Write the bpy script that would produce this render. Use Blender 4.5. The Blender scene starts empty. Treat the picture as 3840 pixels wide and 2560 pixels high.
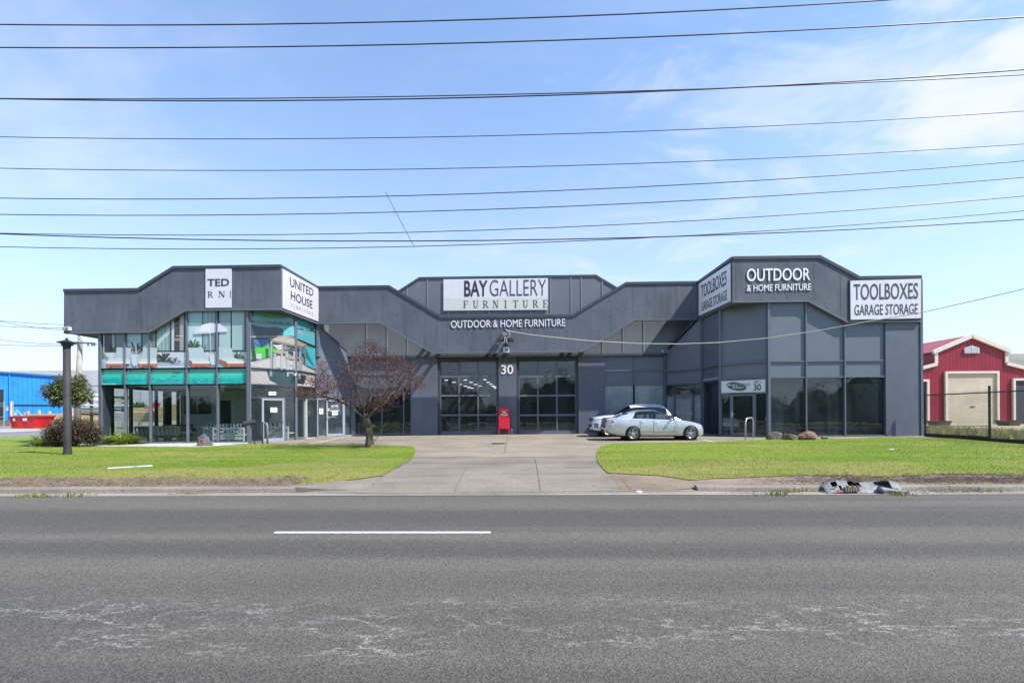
import bpy, bmesh, math, random
import numpy as np
from mathutils import Vector, Matrix, geometry

sc = bpy.context.scene
COL = sc.collection
rnd = random.Random(7)

# ------------------------------------------------------------------ camera
F_PX, CX, HY = 1750.0, 1920.0, 1547.0          # photo 3840 x 2560
ROLL, YAW, EYE = 0.0065, 0.025, 1.66
_c, _s = math.cos(YAW), math.sin(YAW)
RIGHT = Vector((math.cos(ROLL) * _c, math.cos(ROLL) * _s, -math.sin(ROLL)))
UP = Vector((math.sin(ROLL) * _c, math.sin(ROLL) * _s, math.cos(ROLL)))
FWD = Vector((-_s, _c, 0))
CAMP = Vector((0, 0, EYE))
cam_d = bpy.data.cameras.new('camera')
cam = bpy.data.objects.new('camera', cam_d)
COL.objects.link(cam)
cam.matrix_world = Matrix(((RIGHT.x, UP.x, -FWD.x, 0), (RIGHT.y, UP.y, -FWD.y, 0), (RIGHT.z, UP.z, -FWD.z, EYE), (0, 0, 0, 1)))
cam_d.sensor_fit = 'HORIZONTAL'
cam_d.sensor_width = 36
cam_d.lens = 36 * F_PX / 3840
cam_d.shift_y = (HY - 1280) / 3840
cam_d.clip_end = 3000
cam_d.clip_start = 0.05
sc.camera = cam

# ------------------------------------------------------------------ light
SUN_TO = Vector((2.25, -1.0, 3.08)).normalized()
elev = math.asin(SUN_TO.z)
azim = math.atan2(SUN_TO.x, SUN_TO.y)
w = bpy.data.worlds.new('World')
sc.world = w
w.use_nodes = True
nt = w.node_tree
nt.nodes.clear()
def wn(t, **k):
    n = nt.nodes.new(t)
    for a, b in k.items(): setattr(n, a, b)
    return n
def wl(a, b): nt.links.new(a, b)
def wmath(op, a, b=None, c=None):
    n = wn('ShaderNodeMath', operation=op)
    for i, v in enumerate((a, b, c)):
        if v is None: continue
        if isinstance(v, (int, float)): n.inputs[i].default_value = v
        else: wl(v, n.inputs[i])
    return n.outputs[0]
sky = wn('ShaderNodeTexSky', sky_type='NISHITA')
sky.sun_disc = False
sky.sun_elevation = elev
sky.sun_rotation = azim
sky.air_density = 1.0
sky.dust_density = 0.3
sky.ozone_density = 2.2
tc = wn('ShaderNodeTexCoord')
sep = wn('ShaderNodeSeparateXYZ'); wl(tc.outputs['Generated'], sep.inputs[0])
zz = wmath('MAXIMUM', sep.outputs[2], 0.0)
den = wmath('ADD', zz, 0.18)
cmb = wn('ShaderNodeCombineXYZ')
wl(wmath('DIVIDE', sep.outputs[0], den), cmb.inputs[0])
wl(wmath('DIVIDE', sep.outputs[1], den), cmb.inputs[1])
def wnoise(scale, detail, rough, dist, off):
    mp = wn('ShaderNodeMapping'); wl(cmb.outputs[0], mp.inputs[0])
    mp.inputs['Location'].default_value = off
    mp.inputs['Scale'].default_value = (0.75, 1.15, 1)
    n = wn('ShaderNodeTexNoise'); wl(mp.outputs[0], n.inputs['Vector'])
    n.inputs['Scale'].default_value = scale; n.inputs['Detail'].default_value = detail
    n.inputs['Roughness'].default_value = rough; n.inputs['Distortion'].default_value = dist
    return n.outputs[0]
def wramp(v, a, b):
    n = wn('ShaderNodeMapRange'); n.interpolation_type = 'SMOOTHSTEP'; wl(v, n.inputs[0])
    n.inputs[1].default_value = a; n.inputs[2].default_value = b
    return n.outputs[0]
c1 = wramp(wnoise(1.5, 9, 0.62, 0.35, (3.1, 1.7, 0)), 0.46, 0.80)
c2 = wramp(wnoise(0.9, 3, 0.5, 0.2, (0.4, 6.2, 0)), 0.36, 0.68)
cl = wmath('MULTIPLY', wmath('MULTIPLY', c1, c2), 0.6)
# one bright cumulus up on the right of the view
cd = (RIGHT * ((3760 - CX) / F_PX) + UP * ((HY - 150) / F_PX) + FWD).normalized()
dt = wn('ShaderNodeVectorMath', operation='DOT_PRODUCT'); wl(tc.outputs['Generated'], dt.inputs[0]); dt.inputs[1].default_value = cd
cum = wmath('ADD', dt.outputs['Value'], wmath('MULTIPLY', wmath('SUBTRACT', wnoise(3.2, 10, 0.6, 0.2, (7, 2, 0)), 0.5), 0.065))
cum = wmath('MULTIPLY', wramp(cum, 0.985, 1.001), 1.0)
cd2 = (RIGHT * ((2700 - CX) / F_PX) + UP * ((HY - 560) / F_PX) + FWD).normalized()
dt2 = wn('ShaderNodeVectorMath', operation='DOT_PRODUCT'); wl(tc.outputs['Generated'], dt2.inputs[0]); dt2.inputs[1].default_value = cd2
wisp = wmath('MULTIPLY', wmath('MULTIPLY', wramp(wnoise(2.6, 10, 0.62, 0.8, (1.3, 4.4, 0)), 0.47, 0.72), wramp(dt2.outputs['Value'], 0.86, 0.97)), 0.60)
cl = wmath('MAXIMUM', cl, wisp)
veil = wmath('MULTIPLY', wmath('POWER', wmath('SUBTRACT', 1.0, zz), 3.0), 0.80)
veil = wmath('ADD', veil, 0.13)
tot = wmath('MAXIMUM', wmath('MAXIMUM', cl, cum), 0.0)
tot = wmath('SUBTRACT', 1.0, wmath('MULTIPLY', wmath('SUBTRACT', 1.0, tot), wmath('SUBTRACT', 1.0, veil)))
mx = wn('ShaderNodeMix', data_type='RGBA'); wl(tot, mx.inputs[0])
tint = wn('ShaderNodeMix', data_type='RGBA', blend_type='MULTIPLY'); tint.inputs[0].default_value = 1; wl(sky.outputs[0], tint.inputs[6]); tint.inputs[7].default_value = (0.90, 1.22, 1.42, 1)
wl(tint.outputs[2], mx.inputs[6]); mx.inputs[7].default_value = (4.25, 4.55, 5.6, 1)
bgn = wn('ShaderNodeBackground'); wl(mx.outputs[2], bgn.inputs[0]); bgn.inputs[1].default_value = 0.132
wo = wn('ShaderNodeOutputWorld'); wl(bgn.outputs[0], wo.inputs[0])

sun_d = bpy.data.lights.new('sun', 'SUN')
sun_d.energy = 5.0
sun_d.angle = math.radians(0.55)
sun_d.color = (1.0, 0.955, 0.89)
sun = bpy.data.objects.new('sun', sun_d)
COL.objects.link(sun)
sun.rotation_euler = (-SUN_TO).to_track_quat('-Z', 'Y').to_euler()
sun.location = (30, -20, 40)
sc.view_settings.view_transform = 'Standard'
sc.view_settings.look = 'None'
sc.view_settings.exposure = 0.7
sc.view_settings.gamma = 1
try:
    sc.cycles.max_bounces = 10; sc.cycles.transparent_max_bounces = 24
    sc.cycles.sample_clamp_indirect = 6; sc.cycles.use_denoising = True
    sc.cycles.caustics_reflective = False; sc.cycles.caustics_refractive = False
except Exception: pass

# ------------------------------------------------------------------ pixel rays to real places
def ray(px, py): return RIGHT * ((px - CX) / F_PX) + UP * ((HY - py) / F_PX) + FWD
def P(px, py, Y):
    d = ray(px, py)
    return CAMP + d * (Y / d.y)
def onplane(px, py, p0, n):
    d = ray(px, py)
    return CAMP + d * ((Vector(p0) - CAMP).dot(n) / d.dot(n))
def lerp(a, b, t): return a + (b - a) * t
def sstep(a, b, x):
    t = min(1, max(0, (x - a) / (b - a))); return t * t * (3 - 2 * t)
KY = 9.75
_ly, _lz = [9.9, 11, 13, 20, 23, 28.5, 40, 90], [0.11, 0.15, 0.20, 0.27, 0.30, 0.38, 0.42, 0.42]
_dy, _dz = [9.3, 9.75, 11, 13, 20, 23, 28.5, 40, 90], [0.0, 0.02, 0.12, 0.19, 0.27, 0.30, 0.38, 0.42, 0.42]
def zg(x, y):
    if y < 9.3: return 0.0
    wdr = sstep(-4.7, -3.9, x) * (1 - sstep(3.4, 4.2, x))
    lawn = float(np.interp(y, _ly, _lz)) if y >= 9.9 else 0.0
    z = lerp(lawn, float(np.interp(y, _dy, _dz)), wdr)
    return z + 0.0054 * max(-26, min(26, x)) * sstep(10, 23, y)
def G(px, py, dz=0.0):
    z = 0.2
    for _ in range(25):
        d = ray(px, py)
        p = CAMP + d * ((z + dz - EYE) / d.z)
        z = zg(p.x, p.y)
    return Vector((p.x, p.y, z + dz))

# ------------------------------------------------------------------ materials
MATS = {}
def srgb(r, g, b):
    f = lambda c: (c / 255 / 12.92) if c / 255 <= 0.04045 else ((c / 255 + 0.055) / 1.055) ** 2.4
    return (f(r), f(g), f(b))
class NT:
    def __init__(s, name):
        s.m = bpy.data.materials.new(name); s.m.use_nodes = True
        s.t = s.m.node_tree; s.t.nodes.clear()
        s.out = s.n('ShaderNodeOutputMaterial'); s.tc = s.n('ShaderNodeTexCoord')
    def n(s, t, **k):
        n = s.t.nodes.new(t)
        for a, b in k.items(): setattr(n, a, b)
        return n
    def l(s, a, b): s.t.links.new(a, b)
    def set(s, inp, v):
        if isinstance(v, (int, float)): inp.default_value = v
        elif isinstance(v, (tuple, list)): inp.default_value = (*v, 1)[:len(inp.default_value)] if len(v) == 3 else v
        else: s.l(v, inp)
    def math(s, op, a, b=0.0):
        n = s.n('ShaderNodeMath', operation=op); s.set(n.inputs[0], a); s.set(n.inputs[1], b); return n.outputs[0]
    def coord(s, scale=(1, 1, 1), loc=(0, 0, 0), rot=(0, 0, 0), kind='Object'):
        mp = s.n('ShaderNodeMapping'); s.l(s.tc.outputs[kind], mp.inputs[0])
        mp.inputs['Scale'].default_value = scale; mp.inputs['Location'].default_value = loc; mp.inputs['Rotation'].default_value = rot
        return mp.outputs[0]
    def noise(s, scale, detail=4, rough=0.55, dist=0.0, vec=None, col=False):
        n = s.n('ShaderNodeTexNoise'); s.l(vec if vec is not None else s.coord(), n.inputs['Vector'])
        n.inputs['Scale'].default_value = scale; n.inputs['Detail'].default_value = detail
        n.inputs['Roughness'].default_value = rough; n.inputs['Distortion'].default_value = dist
        return n.outputs[1 if col else 0]
    def voro(s, scale, feature='F1', vec=None, out=0):
        n = s.n('ShaderNodeTexVoronoi', feature=feature); s.l(vec if vec is not None else s.coord(), n.inputs['Vector'])
        n.inputs['Scale'].default_value = scale
        return n.outputs[out]
    def ramp(s, v, a, b, lo=0.0, hi=1.0):
        n = s.n('ShaderNodeMapRange'); n.interpolation_type = 'SMOOTHSTEP'; s.l(v, n.inputs[0])
        for i, x in enumerate((a, b, lo, hi)): n.inputs[i + 1].default_value = x
        return n.outputs[0]
    def mix(s, f, a, b, mode='MIX'):
        n = s.n('ShaderNodeMix', data_type='RGBA', blend_type=mode); s.set(n.inputs[0], f); s.set(n.inputs[6], a); s.set(n.inputs[7], b)
        return n.outputs[2]
    def bump(s, h, strength, dist=0.02):
        n = s.n('ShaderNodeBump'); s.l(h, n.inputs['Height']); n.inputs['Strength'].default_value = strength; n.inputs['Distance'].default_value = dist
        return n.outputs[0]
    def bsdf(s, col, rough=0.6, metal=0.0, normal=None, spec=0.5, coat=0.0, **k):
        b = s.n('ShaderNodeBsdfPrincipled'); s.set(b.inputs['Base Color'], col); s.set(b.inputs['Roughness'], rough); s.set(b.inputs['Metallic'], metal)
        b.inputs['Specular IOR Level'].default_value = spec; b.inputs['Coat Weight'].default_value = coat; b.inputs['Coat Roughness'].default_value = 0.04
        if normal is not None: s.l(normal, b.inputs['Normal'])
        for a, v in k.items(): s.set(b.inputs[a], v)
        s.l(b.outputs[0], s.out.inputs[0]); return b
def pm(name, col, rough=0.6, metal=0.0, var=0.12, scale=3.0, bump=0.0, bscale=40.0, spec=0.5, coat=0.0):
    """a plain procedural surface: base colour with soft mottling and optional fine relief"""
    if name in MATS: return MATS[name]
    t = NT(name)
    v = t.noise(scale, 6, 0.6)
    d = t.ramp(v, 0.25, 0.75, 1 - var, 1 + var)
    c = t.mix(1.0, col, d, 'MULTIPLY')
    nm = t.bump(t.noise(bscale, 5, 0.6), bump, 0.01) if bump else None
    t.bsdf(c, rough, metal, nm, spec, coat)
    MATS[name] = t.m; return t.m
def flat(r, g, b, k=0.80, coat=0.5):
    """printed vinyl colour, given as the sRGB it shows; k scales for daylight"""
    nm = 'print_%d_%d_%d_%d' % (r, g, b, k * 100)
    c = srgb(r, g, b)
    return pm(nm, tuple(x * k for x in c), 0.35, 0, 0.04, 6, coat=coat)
def mk_render():
    t = NT('painted_render')
    big = t.noise(0.55, 5, 0.6); st = t.noise(3.2, 7, 0.7, 0.3, t.coord((1, 1, 0.10))); mid = t.noise(4, 8, 0.72)
    c = t.mix(t.ramp(big, 0.3, 0.7), (0.088, 0.100, 0.127), (0.124, 0.137, 0.164))
    c = t.mix(t.ramp(st, 0.48, 0.70, 0, 0.45), c, (0.058, 0.065, 0.080))
    c = t.mix(t.ramp(t.noise(2.2, 6, 0.65, 0.2, t.coord((1, 1, 0.14), (9, 3, 1))), 0.56, 0.74, 0, 0.5), c, (0.155, 0.165, 0.195))
    c = t.mix(t.ramp(mid, 0.52, 0.70, 0, 0.6), c, (0.060, 0.068, 0.088))
    c = t.mix(t.ramp(t.noise(7, 5, 0.7, 0, t.coord((1, 1, .6), (4, 4, 4))), 0.66, 0.76, 0, 0.35), c, (0.12, 0.09, 0.075))
    h = t.math('ADD', t.noise(26, 6, 0.7), t.math('MULTIPLY', t.noise(90, 3, 0.6), 0.5))
    t.bsdf(c, 0.78, 0, t.bump(h, 0.5, 0.02), 0.3); return t.m
def mk_wallpaint():
    t = NT('smooth_wall_paint')
    big = t.noise(0.8, 5, 0.6, 0.2, t.coord((1, 1, 0.5)))
    c = t.mix(t.ramp(big, 0.3, 0.7), (0.093, 0.106, 0.138), (0.123, 0.138, 0.170))
    c = t.mix(t.ramp(t.noise(5, 6, 0.7, 0.2, t.coord((1, 1, 0.12))), 0.52, 0.75, 0, 0.4), c, (0.075, 0.085, 0.11))
    t.bsdf(c, 0.5, 0, t.bump(t.noise(12, 5, 0.6), 0.12, 0.01), 0.4); return t.m
def mk_asphalt():
    t = NT('asphalt')
    o = t.coord()
    band = t.noise(0.75, 3, 0.5, 0, t.coord((0.035, 1, 1)))
    patch = t.noise(0.5, 6, 0.6)
    c = t.mix(t.ramp(band, 0.38, 0.62), (0.074, 0.069, 0.061), (0.118, 0.107, 0.090))
    c = t.mix(t.ramp(patch, 0.4, 0.75, 0, 0.4), c, (0.077, 0.074, 0.068))
    agg = t.voro(95, 'F1', o, 1)
    bw = t.n('ShaderNodeRGBToBW'); t.l(agg, bw.inputs[0])
    g = t.ramp(bw.outputs[0], 0.15, 0.85, 0.66, 1.36)
    c = t.mix(1.0, c, g, 'MULTIPLY')
    fine = t.noise(55, 6, 0.75)
    c = t.mix(1.0, c, t.ramp(fine, 0.3, 0.72, 0.72, 1.28), 'MULTIPLY')
    # chalky worn crack trails across the near lane
    def contour(sc_, wd, loc, sx_): n_ = t.noise(sc_, 9, 0.62, 0.35, t.coord((sx_, 1, 1), loc)); return t.ramp(t.math('ABSOLUTE', t.math('SUBTRACT', n_, 0.5)), 0.0, wd, 1, 0)
    ln = t.math('MAXIMUM', contour(1.5, 0.011, (0, 0, 0), .30), t.math('MULTIPLY', contour(2.6, 0.012, (5, 2, 0), .40), 0.75))
    sx = t.n('ShaderNodeSeparateXYZ'); t.l(o, sx.inputs[0])
    wob = t.math('ADD', sx.outputs[1], t.math('MULTIPLY', t.math('SUBTRACT', t.noise(0.7, 3, 0.5, 0, t.coord((1, 0.2, 1))), 0.5), 1.6))
    zone = t.math('MULTIPLY', t.ramp(wob, 3.1, 3.45), t.ramp(wob, 4.0, 4.35, 1, 0))
    zone = t.math('MULTIPLY', zone, t.ramp(t.noise(0.9, 5, 0.65, 0, t.coord((.6, 1.4, 1), (2, 5, 0))), 0.36, 0.56))
    brk = t.ramp(t.noise(34, 6, 0.85), 0.42, 0.58)
    dust = t.math('MULTIPLY', t.math('MULTIPLY', t.ramp(t.noise(5, 8, 0.75), 0.5, 0.72), 0.55), t.ramp(wob, 3.5, 3.75))
    cr = t.math('MULTIPLY', t.math('MULTIPLY', t.math('MAXIMUM', ln, dust), zone), brk)
    c = t.mix(t.math('MULTIPLY', cr, 0.8), c, (0.40, 0.385, 0.355))
    oil = t.ramp(t.noise(1.6, 4, 0.5, 0, t.coord((1, 2.5, 1), (5, 3, 0))), 0.74, 0.80, 0, 0.55)
    c = t.mix(oil, c, (0.045, 0.045, 0.05))
    h = t.math('ADD', t.voro(95, 'F1', o, 0), t.math('MULTIPLY', fine, 0.8))
    t.bsdf(c, 0.85, 0, t.bump(h, 0.6, 0.010), 0.25); return t.m
def mk_concrete(nm, a, b, dark, stain=0.5):
    t = NT(nm)
    c = t.mix(t.ramp(t.noise(0.6, 6, 0.6), 0.3, 0.7), a, b)
    st = t.noise(0.9, 8, 0.65, 0.4, t.coord((0.35, 1.3, 1), (2, 4, 0)))
    c = t.mix(t.ramp(st, 0.48, 0.72, 0, stain), c, dark)
    c = t.mix(t.ramp(t.noise(2.4, 8, 0.72, 0.3, t.coord((1, 1, 1), (7, 1, 0))), 0.56, 0.72, 0, stain * .6), c, dark)
    c = t.mix(1.0, c, t.ramp(t.noise(42, 6, 0.8), 0.3, 0.7, 0.72, 1.25), 'MULTIPLY')
    spk = t.voro(70, 'F1', None, 1); bw = t.n('ShaderNodeRGBToBW'); t.l(spk, bw.inputs[0])
    c = t.mix(1.0, c, t.ramp(bw.outputs[0], 0.1, 0.9, 0.82, 1.18), 'MULTIPLY')
    t.bsdf(c, 0.85, 0, t.bump(t.noise(60, 6, 0.8), 0.4, 0.01), 0.3); return t.m
def mk_lawn():
    t = NT('lawn_grass')
    mow = t.noise(0.9, 4, 0.55, 0, t.coord((0.12, 1, 1)))
    c = t.mix(t.ramp(mow, 0.3, 0.7), (0.120, 0.195, 0.021), (0.192, 0.262, 0.036))
    dry = t.noise(0.55, 7, 0.68, 0.3, t.coord((0.45, 1, 1), (3, 1, 0)))
    sy = t.n('ShaderNodeSeparateXYZ'); t.l(t.coord(), sy.inputs[0]); dry = t.math('ADD', dry, t.ramp(sy.outputs[1], 10.5, 14.0, 0.12, 0.0))
    c = t.mix(t.ramp(dry, 0.46, 0.66, 0, 0.85), c, (0.280, 0.250, 0.085))
    c = t.mix(t.ramp(t.noise(3, 5, 0.7), 0.55, 0.75, 0, 0.4), c, (0.075, 0.165, 0.018))
    c = t.mix(1.0, c, t.ramp(t.noise(38, 6, 0.85), 0.28, 0.72, 0.45, 1.5), 'MULTIPLY')
    t.bsdf(c, 0.8, 0, t.bump(t.noise(45, 6, 0.85), 1.0, 0.03), 0.08); return t.m
def mk_leaf(nm, cols, rough=0.5, trans=0.35):
    t = NT(nm)
    gi = t.n('ShaderNodeNewGeometry'); 
    r = t.n('ShaderNodeValToRGB'); t.l(gi.outputs['Random Per Island'], r.inputs[0])
    e = r.color_ramp.elements
    while len(e) < len(cols): e.new(0.5)
    for i, cc in enumerate(cols): e[i].position = i / max(1, len(cols) - 1); e[i].color = (*cc, 1)
    b = t.n('ShaderNodeBsdfPrincipled'); t.l(r.outputs[0], b.inputs['Base Color']); b.inputs['Roughness'].default_value = rough; b.inputs['Specular IOR Level'].default_value = 0.3
    tr = t.n('ShaderNodeBsdfTranslucent'); t.l(r.outputs[0], tr.inputs[0])
    mxs = t.n('ShaderNodeMixShader'); mxs.inputs[0].default_value = trans
    t.l(b.outputs[0], mxs.inputs[1]); t.l(tr.outputs[0], mxs.inputs[2]); t.l(mxs.outputs[0], t.out.inputs[0]); return t.m
def mk_glass(nm, tint=(0.8, 0.86, 0.85), f0=0.05, rough=0.0, wav=0.0010, film=0.0):
    t = NT(nm)
    tr = t.n('ShaderNodeBsdfTransparent'); tr.inputs[0].default_value = (*tint, 1)
    gl = t.n('ShaderNodeBsdfGlossy'); gl.inputs['Roughness'].default_value = rough; gl.inputs[0].default_value = (0.95, 0.97, 1, 1)
    g = t.n('ShaderNodeNewGeometry'); d = t.n('ShaderNodeVectorMath', operation='DOT_PRODUCT'); t.l(g.outputs['Normal'], d.inputs[0]); t.l(g.outputs['Incoming'], d.inputs[1])
    k = t.math('POWER', t.math('SUBTRACT', 1.0, t.math('ABSOLUTE', d.outputs['Value'])), 5.0)
    fr = t.math('ADD', f0, t.math('MULTIPLY', k, 1 - f0))
    nb = t.bump(t.noise(0.7, 3, 0.5), 0.5, wav * 10); t.l(nb, gl.inputs['Normal'])
    m = t.n('ShaderNodeMixShader'); t.l(fr, m.inputs[0]); t.l(tr.outputs[0], m.inputs[1]); t.l(gl.outputs[0], m.inputs[2])
    if film:
        df = t.n('ShaderNodeBsdfDiffuse'); df.inputs[0].default_value = (0.42, 0.52, 0.55, 1); m2 = t.n('ShaderNodeMixShader')
        t.l(t.ramp(t.noise(1.2, 6, 0.65, 0.3, t.coord((1, 1, .5))), 0.25, 0.75, film * .4, film * 1.6), m2.inputs[0]); t.l(m.outputs[0], m2.inputs[1]); t.l(df.outputs[0], m2.inputs[2]); m = m2
    t.l(m.outputs[0], t.out.inputs[0]); return t.m
def mk_corr(nm, col, pitch=0.2, axis=0, rough=0.45, depth=0.03, dark=0.5, seam=0.10):
    """profiled sheet metal: relief plus the dark gap line of each rib"""
    t = NT(nm)
    sx = t.n('ShaderNodeSeparateXYZ'); t.l(t.coord(), sx.inputs[0])
    u = t.math('FRACT', t.math('DIVIDE', sx.outputs[axis], pitch))
    rib = t.ramp(t.math('ABSOLUTE', t.math('SUBTRACT', u, 0.5)), 0.5 - seam, 0.5 - seam * 0.4)
    c = t.mix(1.0, col, t.ramp(t.noise(0.8, 5, 0.6), 0.3, 0.7, 0.88, 1.1), 'MULTIPLY')
    t.bsdf(c, rough, 0, t.bump(t.math('SUBTRACT', 1.0, rib), 1.0, depth), 0.4); return t.m
def mk_paint(nm, col, metal=0.0, rough=0.3, dirt=(0.2, 0.17, 0.13)):
    t = NT(nm)
    sx = t.n('ShaderNodeSeparateXYZ'); t.l(t.coord(), sx.inputs[0])
    lo = t.math('MULTIPLY', t.ramp(sx.outputs[2], 0.15, 0.5, 1, 0), t.ramp(t.noise(5, 6, 0.7), 0.3, 0.7, 0.25, 0.75))
    c = t.mix(lo, col, dirt)
    t.bsdf(c, rough, metal, None, 0.5, 0.8); return t.m
def mk_emit(nm, col, s):
    t = NT(nm); e = t.n('ShaderNodeEmission'); e.inputs[0].default_value = (*col, 1); e.inputs[1].default_value = s; t.l(e.outputs[0], t.out.inputs[0]); return t.m

M_RENDER = mk_render(); M_WALL = mk_wallpaint(); M_ASPH = mk_asphalt()
M_CONC = mk_concrete('driveway_concrete', (0.200, 0.170, 0.132), (0.272, 0.228, 0.170), (0.105, 0.094, 0.078), 0.75)
M_APRON = mk_concrete('crossover_concrete', (0.172, 0.150, 0.122), (0.222, 0.194, 0.156), (0.098, 0.088, 0.074), 0.8)
M_KERB = mk_concrete('kerb_concrete', (0.19, 0.165, 0.14), (0.25, 0.22, 0.185), (0.10, 0.09, 0.075), 0.75)
M_SAND = mk_concrete('gutter_grit', (0.22, 0.19, 0.165), (0.28, 0.245, 0.215), (0.14, 0.12, 0.10), 0.6)
M_DIRT = mk_concrete('verge_soil', (0.17, 0.125, 0.09), (0.25, 0.19, 0.14), (0.11, 0.08, 0.06), 0.6)
M_LAWN = mk_lawn()
M_GROUND = mk_concrete('yard_ground', (0.20, 0.19, 0.15), (0.25, 0.24, 0.17), (0.12, 0.14, 0.06), 0.6)
M_CAP = pm('parapet_capping', (0.045, 0.048, 0.062), 0.45, 0, 0.15)
M_MULL = pm('powdercoat_frame', (0.118, 0.132, 0.165), 0.42, 0, 0.06)
M_PANEL = pm('spandrel_panel', (0.128, 0.146, 0.184), 0.42, 0, 0.05, 1.2)
M_UPANEL = pm('upper_panel', (0.128, 0.142, 0.168), 0.5, 0, 0.08, 1.0)
M_DARK = pm('dark_steel', (0.03, 0.031, 0.036), 0.5, 0, 0.15)
M_SOFFIT = pm('soffit_board', (0.10, 0.105, 0.10), 0.7)
M_GLASS = mk_glass('clear_glass', (0.86, 0.91, 0.90), 0.04)
M_TINT = mk_glass('tinted_glass', (0.60, 0.66, 0.66), 0.055, film=0.032)
M_SIDEGL = mk_glass('side_glass', (0.92, 0.94, 0.93), 0.03)
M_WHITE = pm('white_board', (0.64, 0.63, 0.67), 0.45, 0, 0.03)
M_CREAM = pm('cream_board', (0.60, 0.58, 0.53), 0.45, 0, 0.03)
M_INK = pm('charcoal_ink', (0.025, 0.026, 0.036), 0.5, 0, 0.05)
M_GREYINK = pm('grey_ink', (0.050, 0.050, 0.060), 0.5, 0, 0.05)
M_PALEINK = pm('pale_ink', (0.22, 0.22, 0.24), 0.5, 0, 0.05)
M_LETTER = pm('white_letter', (0.80, 0.80, 0.82), 0.4, 0, 0.03)
M_BLACK = pm('black_plastic', (0.014, 0.014, 0.016), 0.45, 0, 0.1)
M_GALV = pm('galvanised_steel', (0.42, 0.43, 0.45), 0.42, 0.6, 0.15, 12)
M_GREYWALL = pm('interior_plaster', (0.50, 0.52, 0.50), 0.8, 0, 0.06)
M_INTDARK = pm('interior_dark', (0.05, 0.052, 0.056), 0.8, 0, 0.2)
M_FLOOR = pm('polished_floor', (0.17, 0.165, 0.155), 0.3, 0, 0.15)
M_TIMBER = pm('oiled_timber', (0.30, 0.15, 0.05), 0.5, 0, 0.25, 6)
M_WHITEW = pm('white_wood', (0.62, 0.62, 0.60), 0.5, 0, 0.05)
M_CUSH = pm('grey_cushion', (0.33, 0.33, 0.33), 0.9, 0, 0.1)

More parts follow.
